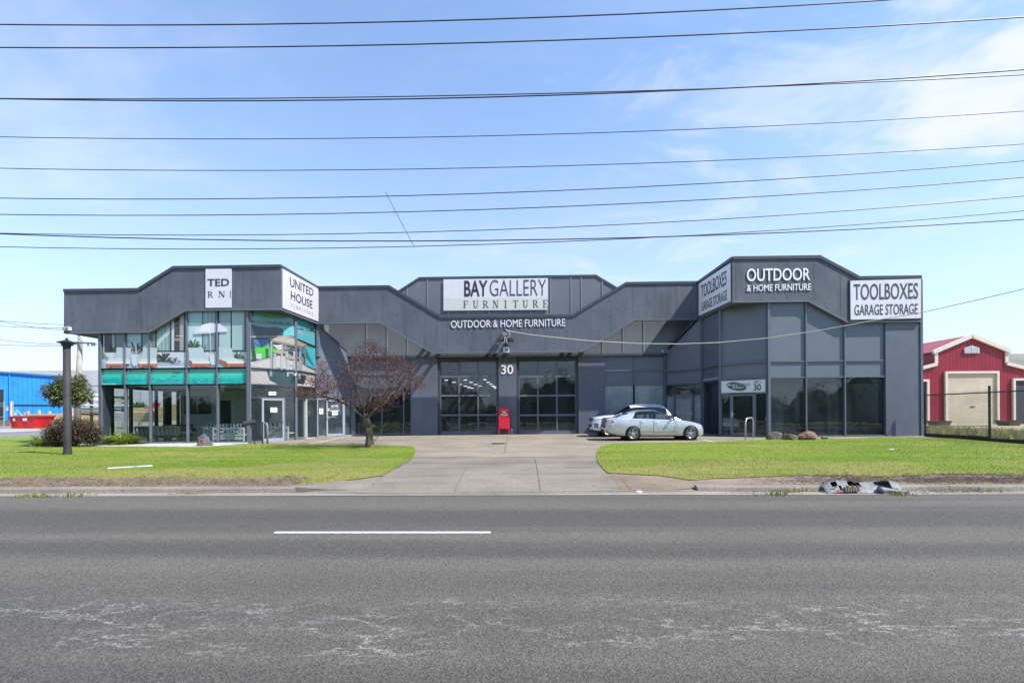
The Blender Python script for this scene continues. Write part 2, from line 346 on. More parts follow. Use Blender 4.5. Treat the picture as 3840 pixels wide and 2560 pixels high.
# ------------------------------------------------------------------ mesh builder
class MB:
    def __init__(s): s.v = []; s.f = []; s.m = []; s.ms = []
    def mi(s, mat):
        if mat is None: return 0
        if mat not in s.ms: s.ms.append(mat)
        return s.ms.index(mat)
    def add(s, verts, faces, mat=None):
        b = len(s.v); k = s.mi(mat)
        s.v += [Vector(v) for v in verts]
        for f in faces: s.f.append(tuple(i + b for i in f)); s.m.append(k)
        return s
    def box(s, a, b, mat=None):
        x0, y0, z0 = (min(a[i], b[i]) for i in range(3)); x1, y1, z1 = (max(a[i], b[i]) for i in range(3))
        return s.add([(x0, y0, z0), (x1, y0, z0), (x1, y1, z0), (x0, y1, z0), (x0, y0, z1), (x1, y0, z1), (x1, y1, z1), (x0, y1, z1)],
                     [(3, 2, 1, 0), (4, 5, 6, 7), (0, 1, 5, 4), (1, 2, 6, 5), (2, 3, 7, 6), (3, 0, 4, 7)], mat)
    def prism(s, pts, d, mat=None):
        """polygon of 3-D points extruded by the vector d"""
        n = len(pts); d = Vector(d); pts = [Vector(p) for p in pts]
        nrm = Vector((0, 0, 0))
        for i in range(n): nrm += pts[i].cross(pts[(i + 1) % n])
        if nrm.dot(d) > 0: pts = pts[::-1]
        vs = pts + [p + d for p in pts]
        fs = [tuple(range(n)), tuple(range(2 * n - 1, n - 1, -1))]
        for i in range(n): j = (i + 1) % n; fs.append((i, n + i, n + j, j))
        return s.add(vs, fs, mat)
    def bar(s, p, q, w, h=None, mat=None, up=(0, 0, 1)):
        h = h or w; p = Vector(p); q = Vector(q); a = (q - p).normalized()
        u = Vector(up)
        if abs(a.dot(u)) > 0.98: u = Vector((0, 1, 0))
        r = a.cross(u).normalized() * (w / 2); t = r.cross(a).normalized() * (h / 2)
        return s.prism([p - r - t, p + r - t, p + r + t, p - r + t], q - p, mat)
    def tube(s, pts, rad, seg=8, mat=None, cap=True):
        pts = [Vector(p) for p in pts]; n = len(pts)
        rs = rad if isinstance(rad, (list, tuple)) else [rad] * n
        ref = None; vs = []
        for i in range(n):
            a = (pts[min(n - 1, i + 1)] - pts[max(0, i - 1)]).normalized()
            if ref is None: ref = Vector((0, 0, 1)) if abs(a.z) < 0.9 else Vector((1, 0, 0))
            u = (ref - a * ref.dot(a)).normalized(); ref = u; w_ = a.cross(u)
            for k in range(seg):
                t = 2 * math.pi * k / seg; vs.append(pts[i] + (u * math.cos(t) + w_ * math.sin(t)) * rs[i])
        fs = []
        for i in range(n - 1):
            for k in range(seg): k2 = (k + 1) % seg; fs.append((i * seg + k, i * seg + k2, (i + 1) * seg + k2, (i + 1) * seg + k))
        if cap: fs += [tuple(range(seg - 1, -1, -1)), tuple((n - 1) * seg + k for k in range(seg))]
        return s.add(vs, fs, mat)
    def lathe(s, prof, c=(0, 0, 0), axis='z', seg=24, mat=None, cap=True):
        c = Vector(c); vs = []; n = len(prof)
        for r, h in prof:
            for k in range(seg):
                t = 2 * math.pi * k / seg; a, b = r * math.cos(t), r * math.sin(t)
                vs.append(c + (Vector((a, b, h)) if axis == 'z' else Vector((a, h, b)) if axis == 'y' else Vector((h, a, b))))
        fs = []
        for i in range(n - 1):
            for k in range(seg): k2 = (k + 1) % seg; fs.append((i * seg + k, i * seg + k2, (i + 1) * seg + k2, (i + 1) * seg + k))
        if cap: fs += [tuple(range(seg - 1, -1, -1)), tuple((n - 1) * seg + k for k in range(seg))]
        return s.add(vs, fs, mat)
    def build(s, name, mat=None, parent=None, smooth=False, bevel=0.0, origin=None):
        me = bpy.data.meshes.new(name)
        o = Vector(origin) if origin is not None else (Vector(parent['_o']) if parent is not None and '_o' in parent else Vector((0, 0, 0)))
        if mat is not None and not s.ms: s.ms = [mat]
        me.from_pydata([tuple(v - o) for v in s.v], [], s.f)
        for m in s.ms: me.materials.append(m)
        if len(s.ms) > 1: me.polygons.foreach_set('material_index', s.m)
        if smooth: me.polygons.foreach_set('use_smooth', [True] * len(me.polygons))
        me.validate()
        ob = bpy.data.objects.new(name, me); COL.objects.link(ob)
        if bevel or smooth == 'fix':
            bm = bmesh.new(); bm.from_mesh(me); bmesh.ops.recalc_face_normals(bm, faces=bm.faces)
            if bevel: bmesh.ops.bevel(bm, geom=[e for e in bm.edges if len(e.link_faces) == 2 and e.calc_face_angle(0) > 0.5], offset=bevel, segments=2, profile=0.5, affect='EDGES')
            bm.to_mesh(me); bm.free()
        if parent is not None:
            ob.parent = parent; ob['_o'] = list(o)
        elif origin is not None: ob.location = o
        return ob
def empty(name, loc, label, cat, group=None):
    e = bpy.data.objects.new(name, None); COL.objects.link(e); e.location = loc; e['_o'] = list(loc)
    e['label'] = label; e['category'] = cat
    if group: e['group'] = group
    return e
def tag(o, label, cat, group=None):
    o['label'] = label; o['category'] = cat
    if group: o['group'] = group
    return o
def kind(o, k): o['kind'] = k; return o
def copytree(o, parent=None):
    c = o.copy(); COL.objects.link(c)
    if parent is not None: c.parent = parent
    for ch in list(o.children): copytree(ch, c)
    return c

# a vertical drawing plane: s along u, z up, offsets outward along n
class Plane:
    def __init__(s, p0, u):
        s.p0 = Vector((p0[0], p0[1], 0)); s.u = Vector((u[0], u[1], 0)).normalized(); s.n = Vector((s.u.y, -s.u.x, 0))
        if s.n.y > 0: s.n = -s.n
    def w(s, a, z, off=0.0): return s.p0 + s.u * a + s.n * off + Vector((0, 0, z))
    def px(s, px, py):
        p = onplane(px, py, s.p0, s.n); return ((p - s.p0).dot(s.u), p.z)
    def sx(s, px): return s.px(px, 1400)[0]
def slab(mb, pl, poly, o0, o1, mat=None): return mb.prism([pl.w(a, z, o0) for a, z in poly], pl.n * (o1 - o0), mat)
def rect(mb, pl, a0, a1, z0, z1, o0, o1, mat=None): return slab(mb, pl, [(a0, z0), (a1, z0), (a1, z1), (a0, z1)], o0, o1, mat)

def text_into(mb, body, corners, mat, thick=0.003, bold=0.0, shear=0.0, n=None, off=0.004):
    """lettering fitted to four corner points (tl, tr, br, bl), as real raised letters"""
    cu = bpy.data.curves.new('t', 'FONT'); cu.body = body; cu.size = 1; cu.offset = bold; cu.shear = shear; cu.extrude = 0.01
    cu.resolution_u = 4
    ob = bpy.data.objects.new('t', cu); COL.objects.link(ob)
    dg = bpy.context.evaluated_depsgraph_get(); dg.update()
    me = bpy.data.meshes.new_from_object(ob.evaluated_get(dg))
    co = [v.co.copy() for v in me.vertices]; fs = [tuple(p.vertices) for p in me.polygons]
    bpy.data.objects.remove(ob); bpy.data.curves.remove(cu); bpy.data.meshes.remove(me)
    x0 = min(c.x for c in co); x1 = max(c.x for c in co); y0 = min(c.y for c in co); y1 = max(c.y for c in co)
    tl, tr, br, bl = [Vector(c) for c in corners]
    if n is None:
        n = (tr - tl).cross(tl - bl).normalized()
    if n.y > 0: n = -n
    vs = []
    for c in co:
        u = (c.x - x0) / (x1 - x0); v = (c.y - y0) / (y1 - y0)
        p = lerp(lerp(bl, br, u), lerp(tl, tr, u), v)
        vs.append(p + n * (off + thick * (c.z + 0.01) / 0.02))
    mb.add(vs, fs, mat)
def quadpts(pl, pts, off): return [pl.w(*pl.px(*p), off) for p in pts]

# serif capitals as boxes/quads in a unit cell
def arc(cx, cy, r0x, r0y, r1x, r1y, a0, a1, n=9):
    out = []
    for i in range(n):
        t0 = math.radians(lerp(a0, a1, i / n)); t1 = math.radians(lerp(a0, a1, (i + 1) / n))
        out.append([(cx + r0x * math.cos(t0), cy + r0y * math.sin(t0)), (cx + r1x * math.cos(t0), cy + r1y * math.sin(t0)), (cx + r1x * math.cos(t1), cy + r1y * math.sin(t1)), (cx + r0x * math.cos(t1), cy + r0y * math.sin(t1))])
    return out
def R_(a, b, c, d): return [(a, c), (b, c), (b, d), (a, d)]
SERIF = {
 'F': [R_(.2, .36, 0, 1), R_(.36, .85, .94, 1), R_(.80, .86, .76, .94), R_(.36, .66, .48, .54), R_(.62, .67, .40, .62), R_(.08, .2, 0, .05), R_(.36, .5, 0, .05), R_(.08, .2, .95, 1)],
 'U': [R_(.16, .31, .32, 1), R_(.74, .81, .32, 1), R_(.04, .16, .95, 1), R_(.31, .43, .95, 1), R_(.62, .74, .95, 1), R_(.81, .93, .95, 1)] + arc(.485, .34, .175, .27, .325, .36, 180, 360),
 'R': [R_(.15, .31, 0, 1), R_(.04, .15, 0, .05), R_(.31, .43, 0, .05), R_(.04, .15, .95, 1), R_(.31, .5, .94, 1), R_(.31, .5, .46, .52), [(.42, .46), (.58, .46), (.95, 0), (.78, 0)], R_(.95, 1.0, 0, .05)] + arc(.5, .73, .12, .21, .28, .27, -90, 90),
 'N': [R_(.14, .20, 0, 1), R_(.80, .86, .0, 1), [(.14, 1), (.34, 1), (.86, 0), (.70, 0)], R_(.02, .14, 0, .05), R_(.20, .32, 0, .05), R_(.02, .14, .95, 1), R_(.68, .80, .95, 1), R_(.86, .98, .95, 1)],
 'I': [R_(.42, .58, 0, 1), R_(.28, .42, 0, .05), R_(.58, .72, 0, .05), R_(.28, .42, .95, 1), R_(.58, .72, .95, 1)],
 'T': [R_(.42, .58, 0, .94), R_(.06, .94, .94, 1), R_(.06, .12, .74, .94), R_(.88, .94, .74, .94), R_(.28, .42, 0, .05), R_(.58, .72, 0, .05)],
 'E': [R_(.18, .34, 0, 1), R_(.34, .84, .94, 1), R_(.34, .66, .48, .54), R_(.34, .88, 0, .06), R_(.80, .85, .76, .94), R_(.62, .67, .40, .62), R_(.84, .89, .06, .26), R_(.06, .18, 0, .05), R_(.06, .18, .95, 1)],
}
def serif_into(mb, word, corners, mat, cells=None, thick=0.003, off=0.004):
    tl, tr, br, bl = [Vector(c) for c in corners]
    n = (tr - tl).cross(tl - bl).normalized()
    if n.y > 0: n = -n
    k = len(word)
    for i, ch in enumerate(word):
        a, b = (cells[i] if cells else (i / (k - 1 + .62) , (i + .62) / (k - 1 + .62)))
        for q in SERIF[ch]:
            pts = []
            for x, y in q:
                u = lerp(a, b, x); pts.append(lerp(lerp(bl, br, u), lerp(tl, tr, u), y) + n * off)
            mb.prism(pts, n * thick, mat)

def clip_poly(poly, x0, y0, x1, y1):
    def cl(pts, inside, inter):
        out = []
        for i in range(len(pts)):
            a, b = pts[i], pts[(i + 1) % len(pts)]
            ia, ib = inside(a), inside(b)
            if ia: out.append(a)
            if ia != ib: out.append(inter(a, b))
        return out
    def ix(v): return lambda a, b: (v, a[1] + (b[1] - a[1]) * (v - a[0]) / (b[0] - a[0]))
    def iy(v): return lambda a, b: (a[0] + (b[0] - a[0]) * (v - a[1]) / (b[1] - a[1]), v)
    for ins, it in ((lambda p: p[0] >= x0, ix(x0)), (lambda p: p[0] <= x1, ix(x1)), (lambda p: p[1] >= y0, iy(y0)), (lambda p: p[1] <= y1, iy(y1))):
        poly = cl(poly, ins, it)
        if len(poly) < 3: return []
    return poly

# ================================================================== GROUND
def inside(pt, poly):
    x, y = pt; c = False; n = len(poly)
    for i in range(n):
        x1, y1 = poly[i]; x2, y2 = poly[(i + 1) % n]
        if (y1 > y) != (y2 > y) and x < (x2 - x1) * (y - y1) / (y2 - y1) + x1: c = not c
    return c
def sheet(name, poly, mat, dz, step, nkind='structure', zf=None):
    poly = [(p[0], p[1]) for p in poly]
    # densify the outline
    out = []
    for i in range(len(poly)):
        a, b = Vector(poly[i]), Vector(poly[(i + 1) % len(poly)])
        k = max(1, int((b - a).length / (step * 1.2)))
        for j in range(k): out.append(a.lerp(b, j / k))
    xs = [p.x for p in out]; ys = [p.y for p in out]
    pts = [Vector(p) for p in out]; ol = [(p.x, p.y) for p in out]
    y = min(ys) + step / 2
    while y < max(ys):
        x = min(xs) + step / 2
        while x < max(xs):
            if inside((x, y), ol): pts.append(Vector((x + 0.01 * math.sin(y * 7), y)))
            x += step
        y += step
    v, e, f, *_ = geometry.delaunay_2d_cdt(pts, [], [list(range(len(out)))], 1, 1e-4)
    mb = MB()
    h = zf or zg
    fs = []
    for t in f:
        a, b, c = (v[i] for i in t[:3])
        t = tuple(t)
        if (b - a).cross(c - a) < 0: t = t[::-1]
        fs.append(t)
    mb.add([(p.x, p.y, h(p.x, p.y) + dz) for p in v], fs)
    o = mb.build(name, mat, smooth=True)
    if nkind: o['kind'] = nkind
    return o
gx = [-900, -300, -120, -70, -45, -35] + list(range(-30, 31, 2)) + [35, 45, 70, 120, 300, 900]
gy = [-900, -300, -100, -50, -25, -12, -6, 0, 4, 8, 9.3, 9.75, 9.9, 10.5, 11, 12, 13, 15, 17, 20, 23, 25, 26.9, 30, 35, 40, 55, 80, 130, 300, 900]
mb = MB()
mb.add([(x, y, zg(x, y) - 0.09) for y in gy for x in gx], [(j * len(gx) + i, j * len(gx) + i + 1, (j + 1) * len(gx) + i + 1, (j + 1) * len(gx) + i) for j in range(len(gy) - 1) for i in range(len(gx) - 1)])
kind(mb.build('ground', M_GROUND, smooth=True), 'structure')

kind(MB().add([(-120, -5.6, 0), (120, -5.6, 0), (120, 9.42, 0), (-120, 9.42, 0)], [(0, 1, 2, 3)]).build('road', M_ASPH), 'structure')
sheet('gutter', [(-60, 9.36), (60, 9.36), (60, 9.80), (-60, 9.80)], M_SAND, 0.006, 0.6)
a, b = G(1030, 1996), G(1840, 1996.5)
kind(MB().box((a.x, (a.y + b.y) / 2 - 0.05, 0.003), (b.x, (a.y + b.y) / 2 + 0.05, 0.006)).build('lane_line', pm('road_paint', (0.46, 0.46, 0.44), 0.6, 0, 0.3, 18)), 'structure')
# kerbs
def kerb(x0, x1):
    mb = MB(); x = x0
    while x < x1 - 0.01:
        e = min(x1, x + 2.4 + 0.5 * rnd.random()); j = 0.006 * (rnd.random() - 0.5)
        tp = 0.115 * (1.0)
        prof = [(9.70 + j, -0.05), (9.74 + j, 0.085), (9.77 + j, tp), (9.93, tp + 0.004), (9.93, -0.05)]
        mb.prism([(x, y, z) for y, z in prof], (e - x - 0.012, 0, 0)); x = e
    return kind(mb.build('kerb', M_KERB), 'structure')
xl, xr = G(1115, 1846).x, G(2625, 1846).x
kerb(-45, xl); kerb(xr, 45)
mb = MB(); tp = [(xl - .02, 9.735, .117), (xl + .55, 9.76, .075), (xl + 1.15, 9.83, .035), (xl + 1.5, 10.7, zg(xl + 1.5, 10.7) + .02), (xl + .7, 10.6, zg(xl + .7, 10.6) + .035), (xl - .02, 10.4, .15)]
mb.add(tp + [(x, y, -.06) for x, y, z in tp], [(0, 1, 4, 5), (1, 2, 3, 4), (0, 6, 7, 1), (1, 7, 8, 2), (2, 8, 9, 3), (5, 11, 6, 0)]); kind(mb.build('kerb', M_APRON), 'structure')

LAWN_L = [G(*p).xy for p in [(-500, 1803), (0, 1797), (200, 1799), (350, 1799), (440, 1806), (640, 1803), (800, 1812), (930, 1808), (1080, 1811), (1138, 1818), (1230, 1811), (1321, 1802), (1437, 1785), (1470, 1765), (1498, 1749), (1530, 1732), (1548, 1719), (1558, 1698), (1556, 1682), (1540, 1675), (1400, 1670), (1100, 1670), (990, 1666), (921, 1664), (812, 1671), (731, 1675), (350, 1672), (105, 1672), (120, 1650), (170, 1634), (0, 1642), (-500, 1672)]]
LAWN_R = [G(*p).xy for p in [(2281, 1777), (2262, 1762), (2247, 1741), (2239, 1725), (2236, 1710), (2241, 1690), (2252, 1675), (2302, 1665), (2676, 1658.5), (2880, 1649.5), (3000, 1650), (3120, 1647), (3321, 1641.5), (3500, 1643), (3650, 1649), (3840, 1659), (4300, 1672), (4300, 1798), (3840, 1786), (3700, 1782), (3535, 1780), (3303, 1792), (3150, 1788), (3000, 1784), (2880, 1790), (2778, 1794), (2690, 1797), (2591, 1804), (2530, 1794), (2472, 1786), (2380, 1781)]]
sheet('lawn', LAWN_L, M_LAWN, 0.030, 0.55)
sheet('lawn', LAWN_R, M_LAWN, 0.030, 0.55)
YJ = G(1900, 1715).y
def gp(*a): return G(*a).xy
sheet('verge_soil', [(-45, 9.92), (xl + 0.45, 9.92), gp(1240, 1812), gp(1321, 1801), gp(1437, 1780), (-12, 13.5), (-45, 13.5)], M_DIRT, 0.012, 0.6)
sheet('verge_soil', [gp(2330, 1838), gp(2500, 1842), (xr, 9.92), (45, 9.92), (45, 13.5), gp(2400, 1765), gp(2281, 1772)], M_DIRT, 0.014, 0.4)
sheet('crossover', [gp(1085, 1848), gp(1500, 1855), gp(1900, 1853), gp(2300, 1848), gp(2640, 1843), gp(2420, 1790), gp(2400, 1740), (gp(2300, 1715)[0], YJ), (gp(1450, 1718)[0], YJ), gp(1400, 1765), gp(1300, 1795), gp(1120, 1822)], M_APRON, 0.010, 0.4)
CONC = [(gp(1450, 1718)[0], YJ), (gp(2300, 1715)[0], YJ), (6.4, 17.5), (19.5, 20.6), (19.5, 27.6), (-14.0, 27.6), (-14.0, 21.2), (-8, 20.2), (-5.2, 18)]
sheet('driveway', CONC, M_CONC, 0.010, 0.6)
M_PEB = NT('white_pebbles')
_v = M_PEB.voro(16, 'F1', None, 1); _bw = M_PEB.n('ShaderNodeRGBToBW'); M_PEB.l(_v, _bw.inputs[0])
M_PEB.bsdf(M_PEB.mix(M_PEB.ramp(_bw.outputs[0], 0.1, 0.9), (0.34, 0.32, 0.30), (0.60, 0.585, 0.57)), 0.8, 0, M_PEB.bump(M_PEB.voro(16), 1.0, 0.05)); M_PEB = M_PEB.m
PEB = [gp(*p) for p in [(105, 1675), (350, 1675), (731, 1678), (812, 1674), (925, 1667), (938, 1655)]] + [(-14.2, 23.25), (-21, 23.25), (-24, 24.0)]
sheet('pebble_bed', PEB, M_PEB, 0.036, 0.4)
def strip(pts, wd, dz, mat, name, knd='structure'):
    mb = MB()
    for i in range(len(pts) - 1):
        a, b = Vector(pts[i][:2]), Vector(pts[i + 1][:2]); k = max(1, int((b - a).length / 0.5))
        d = (b - a).normalized(); nn = Vector((-d.y, d.x)) * wd / 2
        for j in range(k):
            p, q = a.lerp(b, j / k), a.lerp(b, (j + 1) / k)
            mb.add([(*(p - nn), zg(*p) + dz), (*(q - nn), zg(*q) + dz), (*(q + nn), zg(*q) + dz), (*(p + nn), zg(*p) + dz)], [(0, 1, 2, 3)])
    return kind(mb.build(name, mat), knd)
M_JOINT = pm('joint_dark', (0.075, 0.068, 0.06), 0.9, 0, .4, 6)  # plain dark colour of the concrete joints
for pp, wd in [([(1755, 1749), (1705, 1842)], .012), ([(2005, 1716), (2027, 1843)], .014), ([(1437, 1786), (1397, 1818)], .018), ([(2328, 1795), (2365, 1838)], .018),
           ([(1552, 1718), (1900, 1715.5), (2236, 1712)], .03), ([(1460, 1782), (2280, 1777)], .012), ([(1215, 1850), (1600, 1851), (2000, 1846), (2390, 1842)], .016), ([(1906, 1632), (1890, 1700)], .02)]:
    strip([G(*p) for p in pp], wd, 0.017, M_JOINT, 'concrete_joint')
M_PLINE = pm('parking_paint', (0.62, 0.61, 0.58), 0.7, 0, 0.3, 9)
for pp in [[(1161, 1665), (1318, 1634)], [(1251, 1646), (1573, 1648.5)], [(1314, 1666), (1531, 1666)], [(2637, 1649), (2690, 1661)], [(2230, 1646), (2400, 1645)]]:
    strip([G(*p) for p in pp], 0.08, 0.018, M_PLINE, 'parking_line')

# side street and yard across it, on the left
M_SIDE = mk_concrete('side_street_asphalt', (0.15, 0.148, 0.145), (0.19, 0.187, 0.18), (0.12, 0.12, 0.12), 0.3)
sheet('side_street', [(-29, 24.2), (-29.5, 90), (-47, 90), (-52, 24), (-62, 19), (-40, 19)], M_SIDE, 0.02, 3.0)
strip([gp(-60, 1641), gp(0, 1636), gp(90, 1630), gp(170, 1624.5)], 0.12, 0.032, M_PLINE, 'street_line')
sheet('yard_slab', [gp(-300, 1622), gp(0, 1609), gp(190, 1607), gp(190, 1615), gp(0, 1622), gp(-300, 1640)], mk_concrete('yard_concrete', (0.32, 0.31, 0.30), (0.38, 0.37, 0.35), (0.25, 0.24, 0.23), 0.3), 0.035, 2.0)
M_WEED = mk_concrete('weedy_gravel', (0.30, 0.26, 0.15), (0.36, 0.31, 0.20), (0.13, 0.16, 0.05), 0.7)
sheet('weedy_yard', [(19.6, 14.0), (45, 14), (60, 36.2), (20.6, 36.2), (20.6, 24)], M_WEED, 0.02, 1.2)
sheet('far_verge', [(-90, -5.6), (-90, -14), (90, -14), (90, -5.6)], M_LAWN, 0.05, 3.0, zf=lambda x, y: 0.10)

# grass blades, dry runners, weeds -- nobody could count these
def scatter(polys, n, hmin, hmax, wd, name, mat, dz=0.03, near=1.0, lean=0.5, dens=None, r=rnd):
    mb = MB(); V = []; Fa = []
    for poly in polys:
        xs = [p[0] for p in poly]; ys = [p[1] for p in poly]; k = 0; tries = 0
        while k < n and tries < n * 14:
            tries += 1
            x = r.uniform(max(-24, min(xs)), min(24, max(xs))); y = lerp(min(ys), max(ys), r.random() ** near)
            if abs(x) > y * 1.16 + 1.0 or not inside((x, y), poly): continue
            if dens and r.random() > dens(x, y): continue
            z = zg(x, y) + dz - 0.005; h = r.uniform(hmin, hmax); t = r.random() * 6.283; ww = wd * r.uniform(0.6, 1.3)
            dx, dy = math.cos(t) * ww, math.sin(t) * ww; lx, ly = r.gauss(0, lean) * h, r.gauss(0, lean) * h
            b = len(V); V += [(x - dx, y - dy, z), (x + dx, y + dy, z), (x + lx, y + ly, z + h)]; Fa.append((b, b + 1, b + 2)); k += 1
    mb.v = [Vector(v) for v in V]; mb.f = Fa; mb.m = [0] * len(Fa)
    return kind(mb.build(name, mat), 'stuff')
M_BLADE = mk_leaf('grass_blades', [(0.10, 0.175, 0.02), (0.155, 0.235, 0.028), (0.22, 0.275, 0.045), (0.38, 0.33, 0.12)], 0.6, 0.3)
scatter([LAWN_L, LAWN_R], 60000, 0.014, 0.034, 0.008, 'grass', M_BLADE, near=1.3)
M_DRY = mk_leaf('dry_runners', [(0.18, 0.125, 0.10), (0.27, 0.20, 0.155), (0.34, 0.27, 0.21), (0.22, 0.155, 0.12), (0.17, 0.20, 0.07)], 0.8, 0.1)
def runners(name, x0, x1, y0, y1, n, mat, seed, dens=None, zo=0.02):
    r = random.Random(seed); mb = MB()
    k = 0
    while k < n:
        x = r.uniform(x0, x1); y = lerp(y0, y1, r.random()); k += 1
        if dens and r.random() > dens(x, y): continue
        z = zg(x, y) + zo; L = r.uniform(0.06, 0.24); t = r.random() * 6.283; c, s_ = math.cos(t) * L / 2, math.sin(t) * L / 2; h = r.uniform(0.01, 0.09); wd = r.uniform(0.002, 0.005)
        tilt = r.gauss(0, 0.02)
        mb.add([(x - c, y - s_, z), (x - c, y - s_, z + wd * 2), (x, y, z + h), (x, y, z + h + wd * 2), (x + c, y + s_, z + tilt + .01), (x + c, y + s_, z + wd * 2 + tilt + .01)], [(0, 2, 3, 1), (2, 4, 5, 3)])
    return kind(mb.build(name, mat), 'stuff')
def ragged(x, y): return max(0.0, min(1.0, 1.5 * (10.95 + .12 * math.sin(x * 2.1) + .1 * math.sin(x * 5.3) - y)))
runners('dry_grass', -13, xl - 0.1, 9.80, 11.2, 8000, M_DRY, 1, ragged)
runners('dry_grass', xr + 1.2, 14, 9.80, 11.3, 7000, M_DRY, 2, lambda x, y: ragged(x, y) * sstep(3.5, 8.5, x))
runners('dry_grass', -9, -6.5, 9.45, 9.8, 300, M_DRY, 3, lambda x, y: max(0, math.sin(x * 2.5)), 0.01)
runners('dry_grass', 4.0, 14, 9.4, 9.8, 500, M_DRY, 4, lambda x, y: max(0, math.sin(x * 1.7)), 0.01)
M_WEEDS = mk_leaf('weeds', [(0.32, 0.27, 0.13), (0.40, 0.34, 0.20), (0.16, 0.21, 0.05), (0.28, 0.25, 0.12)], 0.8, 0.2)
scatter([[(19.7, 14.5), (24, 14.5), (40, 36), (21, 36)]], 16000, 0.08, 0.42, 0.02, 'weeds', M_WEEDS, dz=0.02, near=0.9, lean=0.35, dens=lambda x, y: 0.4 + 0.6 * (math.sin(x * 1.7) * math.sin(y * 0.9) > -0.2))
M_GWEED = mk_leaf('gutter_weeds', [(0.13, 0.22, 0.04), (0.22, 0.26, 0.07), (0.35, 0.26, 0.10)], 0.7, 0.25)
r_ = random.Random(5); mb = MB()
for px, py, sp, n in [(120, 1843, .18, 90), (280, 1838, .25, 60), (380, 1845, .4, 110), (3045, 1842, .2, 80), (2910, 1835, .15, 60), (2963, 1820, .12, 60), (3590, 1812, .3, 120), (3690, 1818, .3, 90), (510, 1818, .12, 60), (3380, 1833, .15, 50)]:
    c = G(px, py)
    for k in range(n):
        x, y = c.x + r_.gauss(0, sp), c.y + r_.gauss(0, 0.06); z = zg(x, y); h = r_.uniform(.03, .13); t = r_.random() * 6.3
        mb.add([(x - .012 * math.cos(t), y - .012 * math.sin(t), z), (x + .012 * math.cos(t), y + .012 * math.sin(t), z), (x + r_.gauss(0, .04), y + r_.gauss(0, .04), z + h)], [(0, 1, 2)])
kind(mb.build('gutter_weeds', M_GWEED), 'stuff')

# ================================================================== SHOWROOM BUILDING
YF, YC, YU, YFA, YMF = 23.1, 28.5, 28.3, 22.93, 26.75
B = empty('showroom_building', (0, 23.1, 0.3), 'long dark blue grey showroom with stepped parapet fascia and two glazed corner wings', 'building')
PF = Plane((0, YF), (1, 0)); PC = Plane((0, YC), (1, 0)); PU = Plane((0, YU), (1, 0)); PFA = Plane((0, YFA), (1, 0))
XA = PF.sx(934); XB = PF.sx(2879)
def atd(px, dep): d = ray(px, 1500); q = d * dep; return (q.x, q.y)
KL = [(XA, YF), atd(1109, 25.0), atd(1185, 27.2), (PC.sx(1316), YC)]
KR = [(XB, YF), atd(2700, 24.2), atd(2631, 26.3), (PC.sx(2493), YC)]
def seg_plane(a, b): return Plane(a, (b[0] - a[0], b[1] - a[1]))
PL, PL2, PL3 = (seg_plane(KL[i], KL[i + 1]) for i in range(3)); PR, PR2, PR3 = (seg_plane(KR[i], KR[i + 1]) for i in range(3))
for pl, sx_ in ((PL, 1), (PL2, 1), (PL3, 1), (PR, -1), (PR2, -1), (PR3, -1)):
    if pl.n.x * sx_ < 0: pl.n = -pl.n
XL, XR = PF.sx(372), PF.sx(3456)
def part(mb, name, mat=None, parent=None, **k): return mb.build(name, mat, parent or B, **k)

# ---- fascias
f0, f1 = PFA.sx(1054), PFA.sx(2749)
PM = Plane((0, YMF), (1, 0)); YM = YMF
PFL = Plane((f0, YFA), (PM.sx(1192.5) - f0, YMF - YFA)); PFR = Plane((f1, YFA), (PM.sx(2620) - f1, YMF - YFA))
if PFL.n.x < 0: PFL.n = -PFL.n
if PFR.n.x > 0: PFR.n = -PFR.n
sL = PFL.sx(1192.5); sR = PFR.sx(2620)
xm0, xm1 = PM.sx(1192.5), PM.sx(2620)
def pz(pl, pts): return [pl.px(*p) for p in pts]
def hor(pts, *groups):
    """level the points that the building has level"""
    pts = [list(p) for p in pts]
    for g in groups:
        m = sum(pts[i][1] for i in g) / len(g)
        for i in g: pts[i][1] = m
    return [tuple(p) for p in pts]
tL = hor(pz(PFA, [(240, 1087), (518, 1084), (650, 1000), (1054, 997)]), (0, 1), (2, 3))
bL = hor(pz(PFA, [(1054, 1161), (697, 1162), (560, 1246), (239, 1247)]), (0, 1), (2, 3))
tM = pz(PM, [(1192.5, 1078), (1460, 1074), (1655, 1189), (2146, 1181), (2347, 1059), (2620, 1055)])
bM = pz(PM, [(2620, 1197), (2379, 1198), (2184, 1317), (1624, 1324), (1427, 1211), (1192.5, 1213)])
tM = hor(tM, (0, 1, 4, 5), (2, 3)); bM = hor(bM, (0, 1, 4, 5), (2, 3))
tR = hor(pz(PFA, [(2749, 967), (3074, 959.5), (3223, 1040), (3457, 1035.6)]), (0, 1), (2, 3))
bR = hor(pz(PFA, [(3446, 1204), (3177, 1208), (3031, 1128), (2751, 1133)]), (0, 1), (2, 3))
bR[0] = (XR, bR[0][1]) if False else bR[0]
tR = tR[:3] + [(bR[0][0] + 0.12, tR[3][1])]; bR = [(bR[0][0] + 0.12, bR[0][1])] + bR[1:]
def fascia(pl, top, bot, thick, name='fascia'):
    mb = MB(); slab(mb, pl, list(top) + list(bot), -thick, 0)
    return part(mb, name, M_RENDER)
def offset_line(line, d):
    out = []
    for i, p in enumerate(line):
        a = Vector(line[max(0, i - 1)]); c = Vector(line[min(len(line) - 1, i + 1)]); q = Vector(p)
        d1 = (q - a).normalized() if i else (c - q).normalized(); d2 = (c - q).normalized() if i < len(line) - 1 else d1
        n1 = Vector((d1.y, -d1.x)); n2 = Vector((d2.y, -d2.x)); m = (n1 + n2).normalized(); k = d / max(0.3, m.dot(n1))
        out.append(tuple(q + m * k))
    return out
